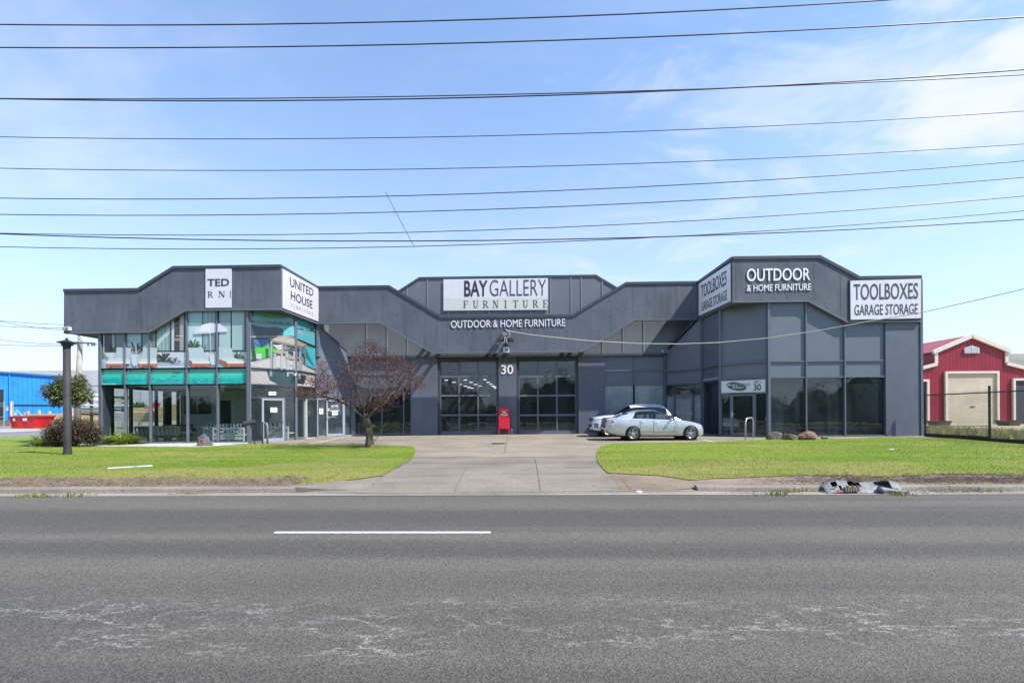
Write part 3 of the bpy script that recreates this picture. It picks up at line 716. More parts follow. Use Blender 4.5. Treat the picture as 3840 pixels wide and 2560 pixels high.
def trim(pl, line, h, o0, o1, name, mat):
    mb = MB(); off = offset_line(line, h)
    slab(mb, pl, list(line) + off[::-1], o0, o1); return part(mb, name, mat)
fascia(PFA, tL, bL, 0.42); fascia(PM, tM, bM, 0.12); fascia(PFA, tR, bR, 0.42)
zTL = (tL[3][1] + tM[0][1]) / 2; zBL = (bL[0][1] + bM[5][1]) / 2; zTR = (tR[0][1] + tM[5][1]) / 2; zBR = (bR[3][1] + bM[0][1]) / 2
tl_, bl_ = [(0.0, tL[3][1]), (sL, tM[0][1])], [(sL, bM[5][1]), (0.0, bL[0][1])]
tr_, br_ = [(0.0, tR[0][1]), (sR, tM[5][1])], [(sR, bM[0][1]), (0.0, bR[3][1])]
fascia(PFL, tl_, bl_, 0.30); fascia(PFR, tr_, br_, 0.30)
up = lambda l, d: [(a, z + d) for a, z in l]
for pl, t, th in ((PFA, tL, .46), (PM, tM, .16), (PFA, tR, .46), (PFL, tl_, .34), (PFR, tr_, .34)):
    trim(pl, up(t, 0.045), 0.15 if pl not in (PFL,) else 0.12, -th, 0.05, 'parapet_capping', M_CAP)
for pl, t in ((PFA, bL), (PM, bM), (PFA, bR), (PFL, bl_), (PFR, br_)):
    trim(pl, up(t, -0.03), 0.07, -0.2, 0.018, 'drip_edge', pm('drip_edge_paint', (0.125, 0.135, 0.165), 0.5))
# control joints in the render
def jline(pl, px, y0, y1):
    (a, z0), (_, z1) = pl.px(px, y0), pl.px(px, y1); mb = MB(); rect(mb, pl, a - 0.008, a + 0.008, z0, z1, -0.01, 0.004)
    return part(mb, 'control_joint', pm('joint_line', (0.055, 0.06, 0.08), 0.8))
for px, y0, y1 in [(531, 1235, 1086), (721, 1152, 1014), (912, 1152, 1012)]: jline(PFA, px, y0, y1)
for px, y0, y1 in [(1277, 1200, 1092), (1435, 1206, 1086), (1516, 1250, 1122), (1596, 1300, 1168), (1677, 1312, 1202), (1758, 1312, 1202), (1840, 1312, 1202), (2045, 1310, 1198), (2127, 1310, 1198), (2209, 1292, 1168), (2291, 1240, 1112), (2374, 1190, 1072), (2456, 1188, 1070), (2538, 1188, 1070)]: jline(PM, px, y0, y1)
for px, y0, y1 in [(2760, 1122, 985), (2953, 1118, 980), (3053, 1126, 982), (3152, 1184, 1026)]: jline(PFA, px, y0, y1)

# left end return of the fascia and soffits
xfl = tL[0][0]
mb = MB(); mb.box((xfl, YFA + 0.42, bL[3][1]), (xfl + 0.28, 33, tL[0][1])); part(mb, 'fascia', M_RENDER)
mb = MB(); mb.box((xfl + 0.28, YFA + 0.42, bL[3][1] + 0.01), (XL, 33, bL[3][1] + 0.12)); part(mb, 'soffit', M_SOFFIT)
# soffits under the two outer corners
for c0, K_, pl, z in (((f0, YFA + .3), KL, PFL, bL[0][1]), ((f1, YFA + .3), KR, PFR, bR[3][1])):
    e0 = pl.w(pl.u.dot(Vector((K_[1][0], K_[1][1], 0)) - pl.p0), 0)
    mb = MB(); mb.prism([(c0[0], c0[1], z + .02), (K_[0][0], K_[0][1] + .1, z + .02), (K_[1][0], K_[1][1] + .1, z + .02), (e0.x, e0.y + .3, z + .02)], (0, 0, .1)); part(mb, 'soffit', M_SOFFIT)

# ---- roofs and hidden walls
YB = 46
x0_, x1_ = PM.sx(1192.5), PM.sx(2620)
mb = MB()
for poly, z in (([(XL, YF + .4), (f0 - .2, YF + .4), (x0_ - .2, YMF), (x0_ - .2, YB), (XL, YB)], 7.0), ([(XR, YF + .4), (f1 + .2, YF + .4), (x1_ + .2, YMF), (x1_ + .2, YB), (XR, YB)], 7.0), ([(x0_ - .2, YU + .1), (x1_ + .2, YU + .1), (x1_ + .2, YB), (x0_ - .2, YB)], 5.3)):
    mb.prism([(x, y, z) for x, y in poly], (0, 0, 0.14))
part(mb, 'roof', pm('roof_sheet', (0.25, 0.25, 0.26), 0.6))
mb = MB(); mb.box((XL, 29, 0), (XL + .2, YB, 7)); part(mb, 'wall', M_WALL)
mb = MB(); mb.box((XR - .25, YF + .02, 0), (XR - .004, YB, tR[3][1] - .1)); part(mb, 'wall', M_WALL)
mb = MB(); mb.box((XL, YB - .2, 0), (XR, YB, 7)); part(mb, 'wall', M_WALL)
mb = MB(); mb.box((x0_ - .14, YMF + .1, 5.0), (x0_, YB, tM[0][1] - .1)); part(mb, 'recess_wall', M_UPANEL)
mb = MB(); mb.box((x1_, YMF + .1, 5.0), (x1_ + .14, YB, tM[0][1] - .1)); part(mb, 'recess_wall', M_UPANEL)

# ---- upper central wall with its own stepped parapet
tU = pz(PU, [(1430, 1134), (1572, 1043), (2235, 1031), (2384, 1120)]); tU = hor(tU, (0, 3), (1, 2))
zlow = 0.5 * (PU.px(1400, 1333)[1] + PU.px(2400, 1326)[1])
xu0, xu1 = x0_ + .004, x1_ - .004
mb = MB(); slab(mb, PU, [(xu0, zlow), (xu1, zlow), (xu1, tU[3][1]), tU[3], tU[2], tU[1], tU[0], (xu0, tU[0][1])], -.18, 0); part(mb, 'upper_wall', M_UPANEL)
trim(PU, up(tU, .04), .14, -.34, .04, 'parapet_capping', M_CAP)
mb = MB()
for px in (1376, 1453, 1529, 1605, 1682, 1758, 1835, 1912, 1990, 2066, 2143, 2182, 2260, 2337, 2415):
    a = PU.sx(px); zt = tU[1][1] - .1
    if a < tU[1][0]: zt = lerp(tU[0][1], tU[1][1], max(0, (a - tU[0][0]) / (tU[1][0] - tU[0][0]))) - .1
    if a > tU[2][0]: zt = lerp(tU[2][1], tU[3][1], min(1, (a - tU[2][0]) / (tU[3][0] - tU[2][0]))) - .1
    rect(mb, PU, a - .03, a + .03, zlow + .02, zt, -.02, .03)
part(mb, 'panel_batten', pm('batten_paint', (0.20, 0.215, 0.25), 0.45))
z_ = PU.px(1900, 1182)[1]
mb = MB(); rect(mb, PU, PU.sx(1640), PU.sx(2160), z_ - .03, z_ + .03, 0, .05); part(mb, 'rail', M_UPANEL)
mb = MB(); rect(mb, PU, PU.sx(1316), PU.sx(2490), zlow - .14, zlow, -.18, .03); part(mb, 'ledge', M_CAP)
# beams from the fascia back to the upper wall
for px in (1650, 1677, 1718, 1905, 1930, 1968, 2180, 2207, 2250):
    p = PU.w(*PU.px(px, 1226), 0); q = Vector((p.x, YM + .12, p.z)); mb = MB(); mb.bar(q, p, .15, .2); part(mb, 'tie_beam', M_DARK)

# ---- window helper: frame piece with its pane
def window(pl, a0, a1, z0, z1, glass, name='window', top=None, fw=.055, fo=(-.12, .05), pane_off=-.06, sides=(1, 0), mat=None, bot=True, head=True):
    """a bay: left mullion, sill and head rails, and one pane; top = sloping head as two z values"""
    mb = MB(); zt0, zt1 = top if top else (z1, z1); h = fw / 2; m = mat or M_MULL
    if sides[0]: slab(mb, pl, [(a0 - h, z0), (a0 + h, z0), (a0 + h, zt0), (a0 - h, zt0)], *fo)
    if sides[1]: slab(mb, pl, [(a1 - h, z0), (a1 + h, z0), (a1 + h, zt1), (a1 - h, zt1)], *fo)
    if bot: rect(mb, pl, a0 + h, a1 - h, z0 - h, z0 + h, fo[0], fo[1] - .012)
    if head and not top: rect(mb, pl, a0 + h, a1 - h, z1 - h, z1 + h, fo[0], fo[1] - .012)
    o = part(mb, name, m)
    if glass is not None:
        g = MB(); slab(g, pl, [(a0 + h * .5, z0), (a1 - h * .5, z0), (a1 - h * .5, zt1), (a0 + h * .5, zt0)], pane_off - .008, pane_off)
        gg = g.build('pane', glass, o)
    return o
# sub-parts keep the building's origin
_build = MB.build
zbF = .28
# ---- left wing front
z1L = PF.px(640, 1381)[1]; z2L = PF.px(640, 1442.5)[1]; zgl = zg(-15, 23.1) + .06
BX = [PF.sx(p) for p in (379, 469.7, 562.8, 701.8, 815.4, 929)]
topz = lambda a: float(np.interp(a, [bL[3][0], bL[2][0], bL[1][0], bL[0][0]], [bL[3][1], bL[2][1], bL[1][1], bL[0][1]])) + .12
CROP = lambda x, y: (360 + x * .2551, 1140 + y * .2551)
# mural drawing, back to front: (colour, polygon in picture units)
MUR = []
def mu(c, *pts): MUR.append((c, list(pts)))
def mr(c, x0, y0, x1, y1): mu(c, (x0, y0), (x1, y0), (x1, y1), (x0, y1))
mr((188, 206, 206), 40, 60, 2240, 950)
mr((34, 34, 40), 40, 60, 280, 700); mr((100, 122, 122), 280, 60, 440, 660); mr((196, 205, 200), 92, 440, 112, 700); mr((150, 165, 160), 225, 440, 262, 640)
mr((150, 190, 188), 440, 60, 650, 580); mr((34, 34, 40), 648, 60, 676, 700); mr((112, 140, 142), 676, 60, 800, 640); mu((160, 182, 182), (676, 620), (800, 520), (800, 640), (676, 640))
mr((120, 128, 124), 806, 60, 862, 690); mr((30, 30, 36), 858, 60, 884, 690); mr((140, 166, 162), 884, 60, 1080, 690)
for k in range(7): mr((172, 194, 188) if k % 2 else (124, 150, 146), 900 + k * 26, 60, 911 + k * 26, 680)
mu((176, 200, 196), (884, 560), (1080, 330), (1080, 420), (884, 640)); mr((30, 30, 36), 1080, 60, 1102, 690); mr((190, 200, 198), 1102, 60, 1142, 680); mr((58, 48, 48), 1142, 60, 1226, 690)
for k in range(5): mr((130, 125, 115), 1142, 290 + k * 55, 1226, 294 + k * 55)
mr((162, 156, 148), 1226, 60, 1288, 680); mr((215, 215, 210), 1170, 462, 1286, 470); mr((150, 135, 120), 1140, 500, 1226, 540); mr((26, 26, 32), 1286, 60, 1312, 700); mr((30, 30, 36), 858, 684, 1312, 702)
mr((132, 170, 174), 1312, 60, 1345, 690)
mr((140, 186, 188), 1350, 60, 1550, 272); mr((186, 214, 212), 1350, 272, 1550, 690); mr((32, 32, 38), 1549, 60, 1563, 690); mr((140, 166, 170), 1563, 60, 1745, 680)
for k in range(6): mr((164, 184, 186) if k % 2 else (118, 148, 154), 1575 + k * 29, 60, 1588 + k * 29, 670)
mr((32, 32, 38), 1745, 60, 1800, 690); mr((140, 168, 164), 1803, 60, 1970, 690); mr((174, 198, 196), 1803, 270, 1970, 690); mr((32, 32, 38), 1970, 60, 1991, 690); mr((150, 178, 176), 1991, 60, 2176, 680)
for k in range(6): mr((182, 204, 202), 2000 + k * 29, 60, 2013 + k * 29, 672)
mr((30, 30, 36), 2176, 60, 2240, 700); mr((32, 32, 38), 1549, 676, 2240, 694); mr((34, 34, 40), 140, 698, 300, 710)
mr((196, 206, 212), 40, 710, 320, 860); mr((202, 208, 214), 440, 706, 2240, 860); mr((172, 182, 198), 40, 858, 2240, 950); mr((205, 212, 222), 900, 905, 1320, 950)
rp = random.Random(11)
def frond(cx, cy, r, n, cols, up=1.0):
    for k in range(n):
        t = rp.uniform(-.15, 3.29); L = r * rp.uniform(.6, 1.1); ex, ey = cx + math.cos(t) * L, cy - math.sin(t) * L * up; w_ = r * .055
        nx, ny = -math.sin(t) * w_, -math.cos(t) * w_; mxx, myy = lerp(cx, ex, .6), lerp(cy, ey, .6) - r * .12
        mu(cols[k % len(cols)], (cx, cy), (mxx + nx, myy + ny), (ex, ey + r * .1), (mxx - nx, myy - ny))
DK = [(40, 48, 40), (58, 66, 50), (32, 36, 34)]
frond(210, 690, 110, 16, DK); frond(95, 800, 120, 14, [(60, 90, 40), (90, 115, 60), (44, 60, 40)]); frond(130, 690, 70, 5, [(150, 70, 50)])
frond(545, 690, 165, 18, DK); frond(600, 730, 90, 10, DK); frond(1000, 850, 165, 26, DK); frond(1180, 850, 85, 12, [(50, 55, 55), (36, 40, 44)]); frond(1430, 650, 160, 18, [(60, 70, 50), (84, 92, 66), (44, 52, 44)])
frond(1580, 660, 80, 6, DK); frond(2100, 800, 130, 22, [(64, 80, 50), (110, 130, 70), (44, 54, 44)])
mr((214, 220, 226), 580, 560, 592, 750); mu((206, 212, 222), (518, 745), (628, 745), (628, 860), (602, 906), (546, 906), (518, 860)); mu((186, 192, 206), (590, 745), (628, 745), (628, 860), (602, 906))
OR, OR2 = (206, 104, 56), (176, 82, 44)
BK, SE, ED = (184, 196, 198), (206, 216, 214), (232, 236, 228)
mu(BK, (310, 635), (520, 640), (480, 800), (275, 800)); mu(SE, (160, 850), (225, 795), (475, 795), (500, 830), (500, 850)); mu(ED, (160, 845), (500, 842), (500, 876), (165, 876)); mu((60, 45, 45), (440, 876), (470, 876), (470, 905), (440, 905))
mu(OR, (165, 875), (415, 875), (412, 938), (375, 938), (375, 908), (205, 908), (205, 938), (170, 938))
mu(BK, (695, 637), (910, 645), (895, 800), (665, 800)); mu(SE, (628, 850), (665, 798), (895, 798), (905, 850)); mu(ED, (628, 842), (905, 842), (903, 876), (632, 876)); mu(OR, (635, 875), (900, 875), (890, 934), (855, 934), (850, 908), (685, 908), (680, 934), (645, 934))
mu((212, 216, 222), (1660, 740), (1780, 740), (1780, 890), (1690, 895)); mu((180, 186, 198), (1750, 740), (1780, 740), (1780, 890), (1750, 892))
mu((186, 204, 206), (1355, 642), (1570, 640), (1610, 800), (1370, 795)); mu(OR2, (1360, 815), (1415, 870), (1420, 934), (1375, 872)); mu(SE, (1368, 793), (1610, 798), (1680, 850), (1420, 852), (1362, 815)); mu(ED, (1415, 842), (1682, 845), (1675, 874), (1415, 872)); mu(OR, (1415, 870), (1675, 872), (1668, 934), (1630, 934), (1625, 908), (1455, 908), (1455, 934), (1420, 934))
mu((186, 204, 206), (1800, 640), (1990, 642), (2035, 795), (1810, 790)); mu(OR2, (1805, 815), (1930, 868), (1930, 930), (1810, 848)); mu(SE, (1806, 788), (2035, 793), (2188, 845), (1930, 850), (1806, 806)); mu(ED, (1925, 842), (2188, 840), (2180, 874), (1925, 871)); mu(OR, (1930, 870), (2180, 872), (2180, 934), (2140, 934), (2135, 908), (1970, 908), (1965, 934), (1930, 930))
mu((205, 195, 195), (1674, 430), (1688, 430), (1698, 745), (1685, 745)); mu((222, 223, 238), (1440, 412), (1480, 350), (1580, 297), (1690, 275), (1820, 290), (1910, 345), (1942, 388), (1930, 406), (1800, 412), (1660, 432), (1440, 442)); mu((204, 206, 224), (1440, 412), (1660, 402), (1660, 432), (1440, 442)); mu((236, 237, 246), (1560, 305), (1690, 275), (1680, 400), (1530, 405))
# pool band
TEAL = [(0, 176, 160), (0, 186, 172), (0, 196, 184), (0, 178, 180), (10, 186, 190)]
mr((70, 172, 154), 40, 950, 2240, 1030); mr((120, 214, 192), 70, 1006, 2240, 1030); 
for k in range(8): mr([(40, 206, 180), (20, 204, 182), (0, 196, 176), (0, 184, 166), (0, 170, 160), (0, 176, 172), (0, 186, 184), (20, 190, 192)][k], 40, 1028 + k * 20, 2240, 1049 + k * 20)
for k in range(5): x1 = (410, 780, 1310, 1760, 2200)[k]; mr((36, 140, 128), x1 - 22, 955, x1 + 10, 1180)
for k in range(150):
    x = rp.uniform(70, 2200); cl_ = math.sin(x * .0105 + 1) + math.sin(x * .021)
    y = rp.uniform(1085, 1165) - 18 * cl_ * .3; L = rp.uniform(15, 60)
    c = [(110, 214, 200), (0, 140, 134), (150, 226, 214), (0, 150, 150)][k % 4]
    mu(c, (x, y), (x + L * .5, y - rp.uniform(2, 6)), (x + L, y + rp.uniform(-3, 3)), (x + L * .5, y + 3))
mr((150, 222, 206), 60, 1168, 300, 1185); mr((34, 96, 96), 1130, 996, 1210, 1016); mu((34, 38, 46), (440, 955), (492, 960), (446, 1022)); mu((220, 226, 228), (492, 960), (476, 1000), (446, 1012))
MUR2 = []   # harbour picture on the splayed corner, units of its own
def nu(c, *pts): MUR2.append((c, list(pts)))
def nr(c, x0, y0, x1, y1): nu(c, (x0, y0), (x1, y0), (x1, y1), (x0, y1))
nr((150, 170, 168), 470, 700, 1345, 1900); nr((130, 208, 208), 470, 700, 1345, 960); nr((96, 208, 214), 1090, 700, 1345, 1000)
for k in range(70):
    x = rp.uniform(480, 1330); y = 885 + (x - 480) * .07 + (60 if x > 1090 else 0); h = rp.uniform(10, 46)
    nu([(84, 122, 120), (60, 96, 92), (110, 150, 150), (150, 190, 192)][k % 4], (x, y + 12), (x + 6, y - h * .5), (x + 18, y - h * .4), (x + 40, y + 14))
nr((40, 70, 66), 470, 760, 530, 820)
nu((120, 216, 224), (470, 930), (1090, 960), (1090, 1120), (470, 1100)); nu((112, 218, 230), (1090, 985), (1345, 1040), (1345, 1230), (1090, 1120))
for k in range(12): x, y = rp.uniform(1100, 1320), rp.uniform(1000, 1090); nu((225, 240, 242), (x, y), (x + 22, y + 2), (x + 16, y + 10), (x + 4, y + 9)); nu((230, 240, 240), (x + 9, y), (x + 11, y - 34), (x + 14, y))
nu((66, 74, 82), (470, 925), (700, 965), (830, 960), (918, 985), (912, 1080), (470, 1085)); nu((112, 118, 122), (640, 1030), (720, 1070), (690, 1072))
nr((50, 58, 66), 470, 1080, 1070, 1128); nu((226, 230, 230), (470, 1083), (900, 1080), (1070, 1100), (1070, 1108), (900, 1089), (470, 1092))
nu((66, 132, 184), (470, 1128), (730, 1125), (700, 1215), (470, 1235)); nu((60, 84, 96), (520, 1160), (690, 1240), (680, 1252), (515, 1172))
nu((74, 214, 44), (470, 1240), (700, 1215), (880, 1260), (850, 1320), (640, 1375), (470, 1390)); nr((40, 96, 70), 680, 1240, 720, 1360)
nu((222, 220, 214), (780, 1200), (900, 1190), (930, 1250), (850, 1262)); nu((90, 220, 232), (950, 1200), (1345, 1240), (1345, 1520), (1210, 1460), (1200, 1220))
nu((214, 208, 202), (470, 1420), (900, 1330), (1090, 1420), (1345, 1540), (1345, 1800), (470, 1800)); nu((236, 230, 222), (1090, 1400), (1345, 1560), (1345, 1800), (1090, 1800))
for k in range(9): y = 1455 + k * 34; nu((168, 162, 156), (470, y), (900, y + 110), (900, y + 113), (470, y + 4))
nu((184, 190, 198), (520, 1420), (860, 1330), (866, 1342), (530, 1434)); nr((204, 214, 216), 560, 1310, 630, 1380); nu((52, 62, 70), (480, 1120), (525, 1120), (562, 1405), (512, 1415)); nu((52, 62, 70), (1100, 1110), (1345, 1215), (1345, 1228), (1100, 1122))
nu((56, 84, 90), (470, 1540), (700, 1530), (740, 1650), (860, 1720), (980, 1720), (1062, 1740), (1062, 1560), (900, 1500)) ; nu((48, 66, 72), (1098, 1560), (1230, 1600), (1180, 1760), (1098, 1760))
nu((206, 190, 168), (703, 1112), (900, 1092), (1062, 1118), (1215, 1190), (1168, 1216), (900, 1158), (740, 1124)); nu((150, 144, 138), (740, 1124), (1168, 1216), (1168, 1240), (740, 1150))
for x, y0, y1, w_ in [(742, 1150, 1600, 36), (895, 1180, 1300, 24), (930, 1200, 1360, 26), (1122, 1235, 1640, 34), (1190, 1215, 1470, 16)]: nr((168, 174, 180), x, y0, x + w_, y1); nr((120, 128, 136), x + w_ * .7, y0, x + w_, y1)
for (x, y) in [(770, 1270), (930, 1240), (945, 1345)]:
    nu((196, 172, 146) if y != 1240 else (80, 84, 88), (x, y + 18), (x + 100, y - 8), (x + 212, y + 18), (x + 122, y + 44)); nu((120, 120, 120), (x, y + 18), (x + 122, y + 44), (x + 122, y + 56), (x, y + 30))
    for dx in (20, 110, 185): nr((196, 200, 204), x + dx, y + 40, x + dx + 22, y + 260); 
    nu((196, 210, 214), (x + 20, y + 200), (x + 200, y + 230), (x + 200, y + 244), (x + 20, y + 214))
def mural(pl, shapes, conv, a0, a1, z0, z1, parent, off=-.05, topf=None):
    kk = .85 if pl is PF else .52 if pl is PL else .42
    mb = MB(); i = 0; lay = []
    for c, pts in shapes:
        q = [pl.px(*conv(*p)) for p in pts]
        q = clip_poly(q, a0, z0, a1, z1)
        if len(q) < 3: continue
        if topf:
            q2 = [(a, min(z, topf(a))) for a, z in q]
            if max(z for a, z in q2) - min(z for a, z in q2) < .001: continue
            q = q2
        ar = sum(q[k][0] * q[(k + 1) % len(q)][1] - q[(k + 1) % len(q)][0] * q[k][1] for k in range(len(q)))
        if abs(ar) < 1e-5: continue
        i += 1; d = off + min(.10, i * .0011)
        p3 = [pl.w(a, z, d) for a, z in q]
        if ar > 0 and pl.u.cross(Vector((0, 0, 1))).dot(pl.n) < 0 or ar < 0 and pl.u.cross(Vector((0, 0, 1))).dot(pl.n) > 0: p3 = p3[::-1]
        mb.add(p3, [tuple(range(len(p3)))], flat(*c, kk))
    return mb.build('printed_picture', None, parent)
for i in range(5):
    a0, a1 = BX[i], BX[i + 1]
    window(PF, a0, a1, zgl, z2L, M_GLASS, sides=(1, 0))
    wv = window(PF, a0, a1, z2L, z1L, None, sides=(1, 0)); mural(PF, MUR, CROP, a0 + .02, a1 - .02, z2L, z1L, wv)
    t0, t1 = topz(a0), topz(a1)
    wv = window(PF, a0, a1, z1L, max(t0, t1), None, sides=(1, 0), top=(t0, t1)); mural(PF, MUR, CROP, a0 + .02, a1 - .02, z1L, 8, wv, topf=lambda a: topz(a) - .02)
    mb = MB(); n_ = 8
    slab(mb, PF, [(a0, zgl + 2.9)] + [(a1, zgl + 2.9)] + [(lerp(a1, a0, k / n_), topz(lerp(a1, a0, k / n_)) + .4) for k in range(n_ + 1)], -.25, -.10); part(mb, 'spandrel', M_DARK)
mb = MB(); rect(mb, PF, XL, BX[0] + .03, 0, bL[3][1] + .2, -.6, .06); part(mb, 'corner_post', M_WALL)
zA = bL[0][1] + .1
mb = MB(); mb.box((XA - .09, YF - .08, 0), (XA + .02, YF + .1, zA)); part(mb, 'corner_post', M_MULL)
# ---- left splay
def S(px): return PL.sx(px)
def S2(px): return PL2.sx(px)
def S3(px): return PL3.sx(px)
zd = PL.px(1020, 1492)[1]
CROP2 = lambda x, y: (800 + x * .28699, 950 + y * .28699)
zts = bL[0][1] + .06
for pl, a0, a1 in ((PL, S(938), S(1108)), (PL2, S2(1111), S2(1184))):
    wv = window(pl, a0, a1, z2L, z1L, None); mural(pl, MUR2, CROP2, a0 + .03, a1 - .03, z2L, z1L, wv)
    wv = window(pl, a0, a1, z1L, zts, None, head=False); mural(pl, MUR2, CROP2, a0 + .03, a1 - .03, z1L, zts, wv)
    mb = MB(); rect(mb, pl, a0, a1, z2L, zts, -.2, -.10); part(mb, 'spandrel', M_DARK)
    window(pl, a0, a1, zd, z2L, M_TINT)
window(PL, S(938), S(979), zgl, zd, M_GLASS); window(PL, S(1066), S(1108), zgl, zd, M_GLASS)
window(PL2, S2(1111), S2(1147), zgl, zd, M_GLASS); window(PL2, S2(1147), S2(1184), zgl, zd, M_GLASS, mat=M_WHITEW, sides=(1, 0))
mb = MB(); mb.tube([(KL[1][0], KL[1][1], 0), (KL[1][0], KL[1][1], zts)], .06, 8); part(mb, 'mullion', M_MULL)
def door(pl, a0, a1, z0, z1, glass, handle='r', mat=None, rail=.09):
    m = mat or M_MULL; mb = MB(); fo = (-.09, .04)
    rect(mb, pl, a0, a0 + rail, z0, z1, *fo, m); rect(mb, pl, a1 - rail, a1, z0, z1, *fo, m); rect(mb, pl, a0 + rail, a1 - rail, z0, z0 + .16, fo[0], fo[1] - .004, m); rect(mb, pl, a0 + rail, a1 - rail, z1 - rail, z1, fo[0], fo[1] - .004, m)
    d = part(mb, 'door', m)
    g = MB(); rect(g, pl, a0 + rail - .01, a1 - rail + .01, z0 + .1, z1 - .05, -.03, -.022); g.build('pane', glass, d)
    h = MB(); ah = a1 - rail * .5 if handle == 'r' else a0 + rail * .5; zz_ = z0 + .95
    rect(h, pl, ah - .03, ah + .03, zz_, zz_ + .28, .04, .06); sg = -1 if handle == 'r' else 1
    rect(h, pl, ah if sg > 0 else ah - .14, ah + .14 if sg > 0 else ah, zz_ + .12, zz_ + .145, .08, .10); rect(h, pl, ah - .012, ah + .012, zz_ + .12, zz_ + .145, .06, .08)
    h.build('handle', M_GALV, d)
    return d
M_DFR = pm('door_frame_paint', (0.27, 0.30, 0.37), 0.4, 0, 0.05)
door(PL, S(981), S(1064), zgl - .02, zd - .03, M_GLASS, 'r', M_DFR)
zd2 = PL3.px(1255, 1497)[1]; zgl2 = zg(-10.5, 27.8) + .03
slope_top = lambda a: float(np.interp(a, [0, S3(1311)], [zts, PL3.px(1311, 1326)[1]]))
window(PL3, S3(1189), S3(1220), zgl2, zd2, M_TINT, mat=M_DFR); door(PL3, S3(1222), S3(1288), zgl2 - .02, zd2 - .03, M_TINT, 'l', M_DFR); window(PL3, S3(1290), S3(1318), zgl2, zd2, M_TINT, mat=M_DFR, sides=(1, 1))
mb = MB(); slab(mb, PL3, [(S3(1184), zd2 + .03), (S3(1320), zd2 + .03), (S3(1320), slope_top(S3(1311))), (S3(1311), slope_top(S3(1311))), (S3(1184), zts)], -.18, -.01); part(mb, 'splay_wall', M_WALL)
trim(PL3, [(S3(1186), zts + .03), (S3(1316), slope_top(S3(1316)) + .04)], .10, -.22, .03, 'parapet_capping', M_CAP)
mb = MB(); za = PL3.px(1240, 1405)[1]; rect(mb, PL3, S3(1186), S3(1318), za - .03, za + .03, -.01, .02); part(mb, 'rail', M_MULL)

# ---- central lower wall
zbC = 0.0
def X(px): return PC.sx(px)
zL = zlow - .14
def pier(p0, p1, off=.10, name='pier'):
    mb = MB(); rect(mb, PC, X(p0), X(p1), zbC, zL, -.3, off); return part(mb, name, M_WALL)
pier(1543, 1641, .10); pier(1870, 1937, .10); pier(2168, 2267, .10); pier(1317, 1328, .04)
zwt = PC.px(1430, 1454)[1]; zw0 = zg(-8, 28.5) + .04
mb = MB(); rect(mb, PC, X(1328), X(1543), zwt, zL, -.25, -.02); part(mb, 'wall', M_WALL)
mb = MB(); zz_ = PC.px(1430, 1405)[1]; rect(mb, PC, X(1328), X(1543), zz_ - .03, zz_ + .03, -.02, .02); part(mb, 'rail', M_MULL)
window(PC, X(1330), X(1432), zw0, zwt, M_TINT); window(PC, X(1432), X(1513), zw0, zwt, M_TINT); window(PC, X(1513), X(1541), zw0, zwt, M_TINT, sides=(1, 1))
def roller(p0, p1):
    a0, a1 = X(p0), X(p1); zb, zt = zg((a0 + a1) / 2, 28.5) + .0, zL - .02
    o = -.16; mb = MB()
    rect(mb, PC, a0 - .02, a0 + .10, zb, zt, -.25, -.02); rect(mb, PC, a1 - .10, a1 + .02, zb, zt, -.25, -.02); rect(mb, PC, a0 + .1, a1 - .1, zt - .2, zt, -.25, -.02)
    d = part(mb, 'roller_door', pm('door_surround', (0.05, 0.05, 0.058), 0.5))
    n = 3; rows = [zb + .06] + [PC.px((p0 + p1) / 2, y)[1] for y in (1555.5, 1482, 1410)] + [zt - .2]
    for r in range(4):
        m = MB(); z0, z1 = rows[r], rows[r + 1]; w_ = (a1 - a0 - .2) / 3; h = .045
        for k in range(4): x = a0 + .1 + k * w_; rect(m, PC, x - h, x + h, z0, z1, o - .05, o + .03)
        rect(m, PC, a0 + .1, a1 - .1, z0 - (.12 if r == 0 else .06), z0 + (.10 if r == 0 else .05), o - .05, o + .036)
        sec = m.build('door_section', M_MULL, d)
    g = MB()
    for k in range(3):
        x = a0 + .1 + k * (a1 - a0 - .2) / 3; rect(g, PC, x + .03, x + (a1 - a0 - .2) / 3 - .03, rows[0], rows[4], o - .02, o - .012)
    g.build('pane', M_TINT, d)
    return d
roller(1643, 1869); roller(1939, 2166)
# right-hand recess: panels over two windows
zr1, zr2 = PC.px(2375, 1391)[1], PC.px(2375, 1442.5)[1]; zb2 = zg(8, 28.5) + .05
M_FROST = NT('frosted_window')
_b = M_FROST.ramp(M_FROST.noise(0.9, 3, 0.5, 1.2, M_FROST.coord((.5, 1, 1.6))), .3, .7)
_c2 = M_FROST.mix(_b, (0.12, 0.17, 0.22), (0.22, 0.25, 0.22)); _st = M_FROST.ramp(M_FROST.noise(9, 2, .5, 0, M_FROST.coord((1, 1, .05))), .4, .7, 0, .35)
M_FROST.bsdf(M_FROST.mix(_st, _c2, (0.30, 0.36, 0.40)), 0.25, 0, None, 0.6, 0.6); M_FROST = M_FROST.m
for p0, p1 in ((2267, 2377), (2377, 2488)):
    for z0, z1 in ((zr1, zL), (zr2, zr1)):
        m = MB(); rect(m, PC, X(p0), X(p1), z0, z1, -.12, -.04); part(m, 'spandrel', M_PANEL)
    window(PC, X(p0), X(p1), zb2, zr2, M_FROST, sides=(1, 1))
m = MB()
for z in (zr1, zr2): rect(m, PC, X(2267), X(2488), z - .025, z + .025, -.05, .02)
rect(m, PC, X(2377) - .03, X(2377) + .03, zr2, zL, -.05, .024); part(m, 'rail', M_MULL)
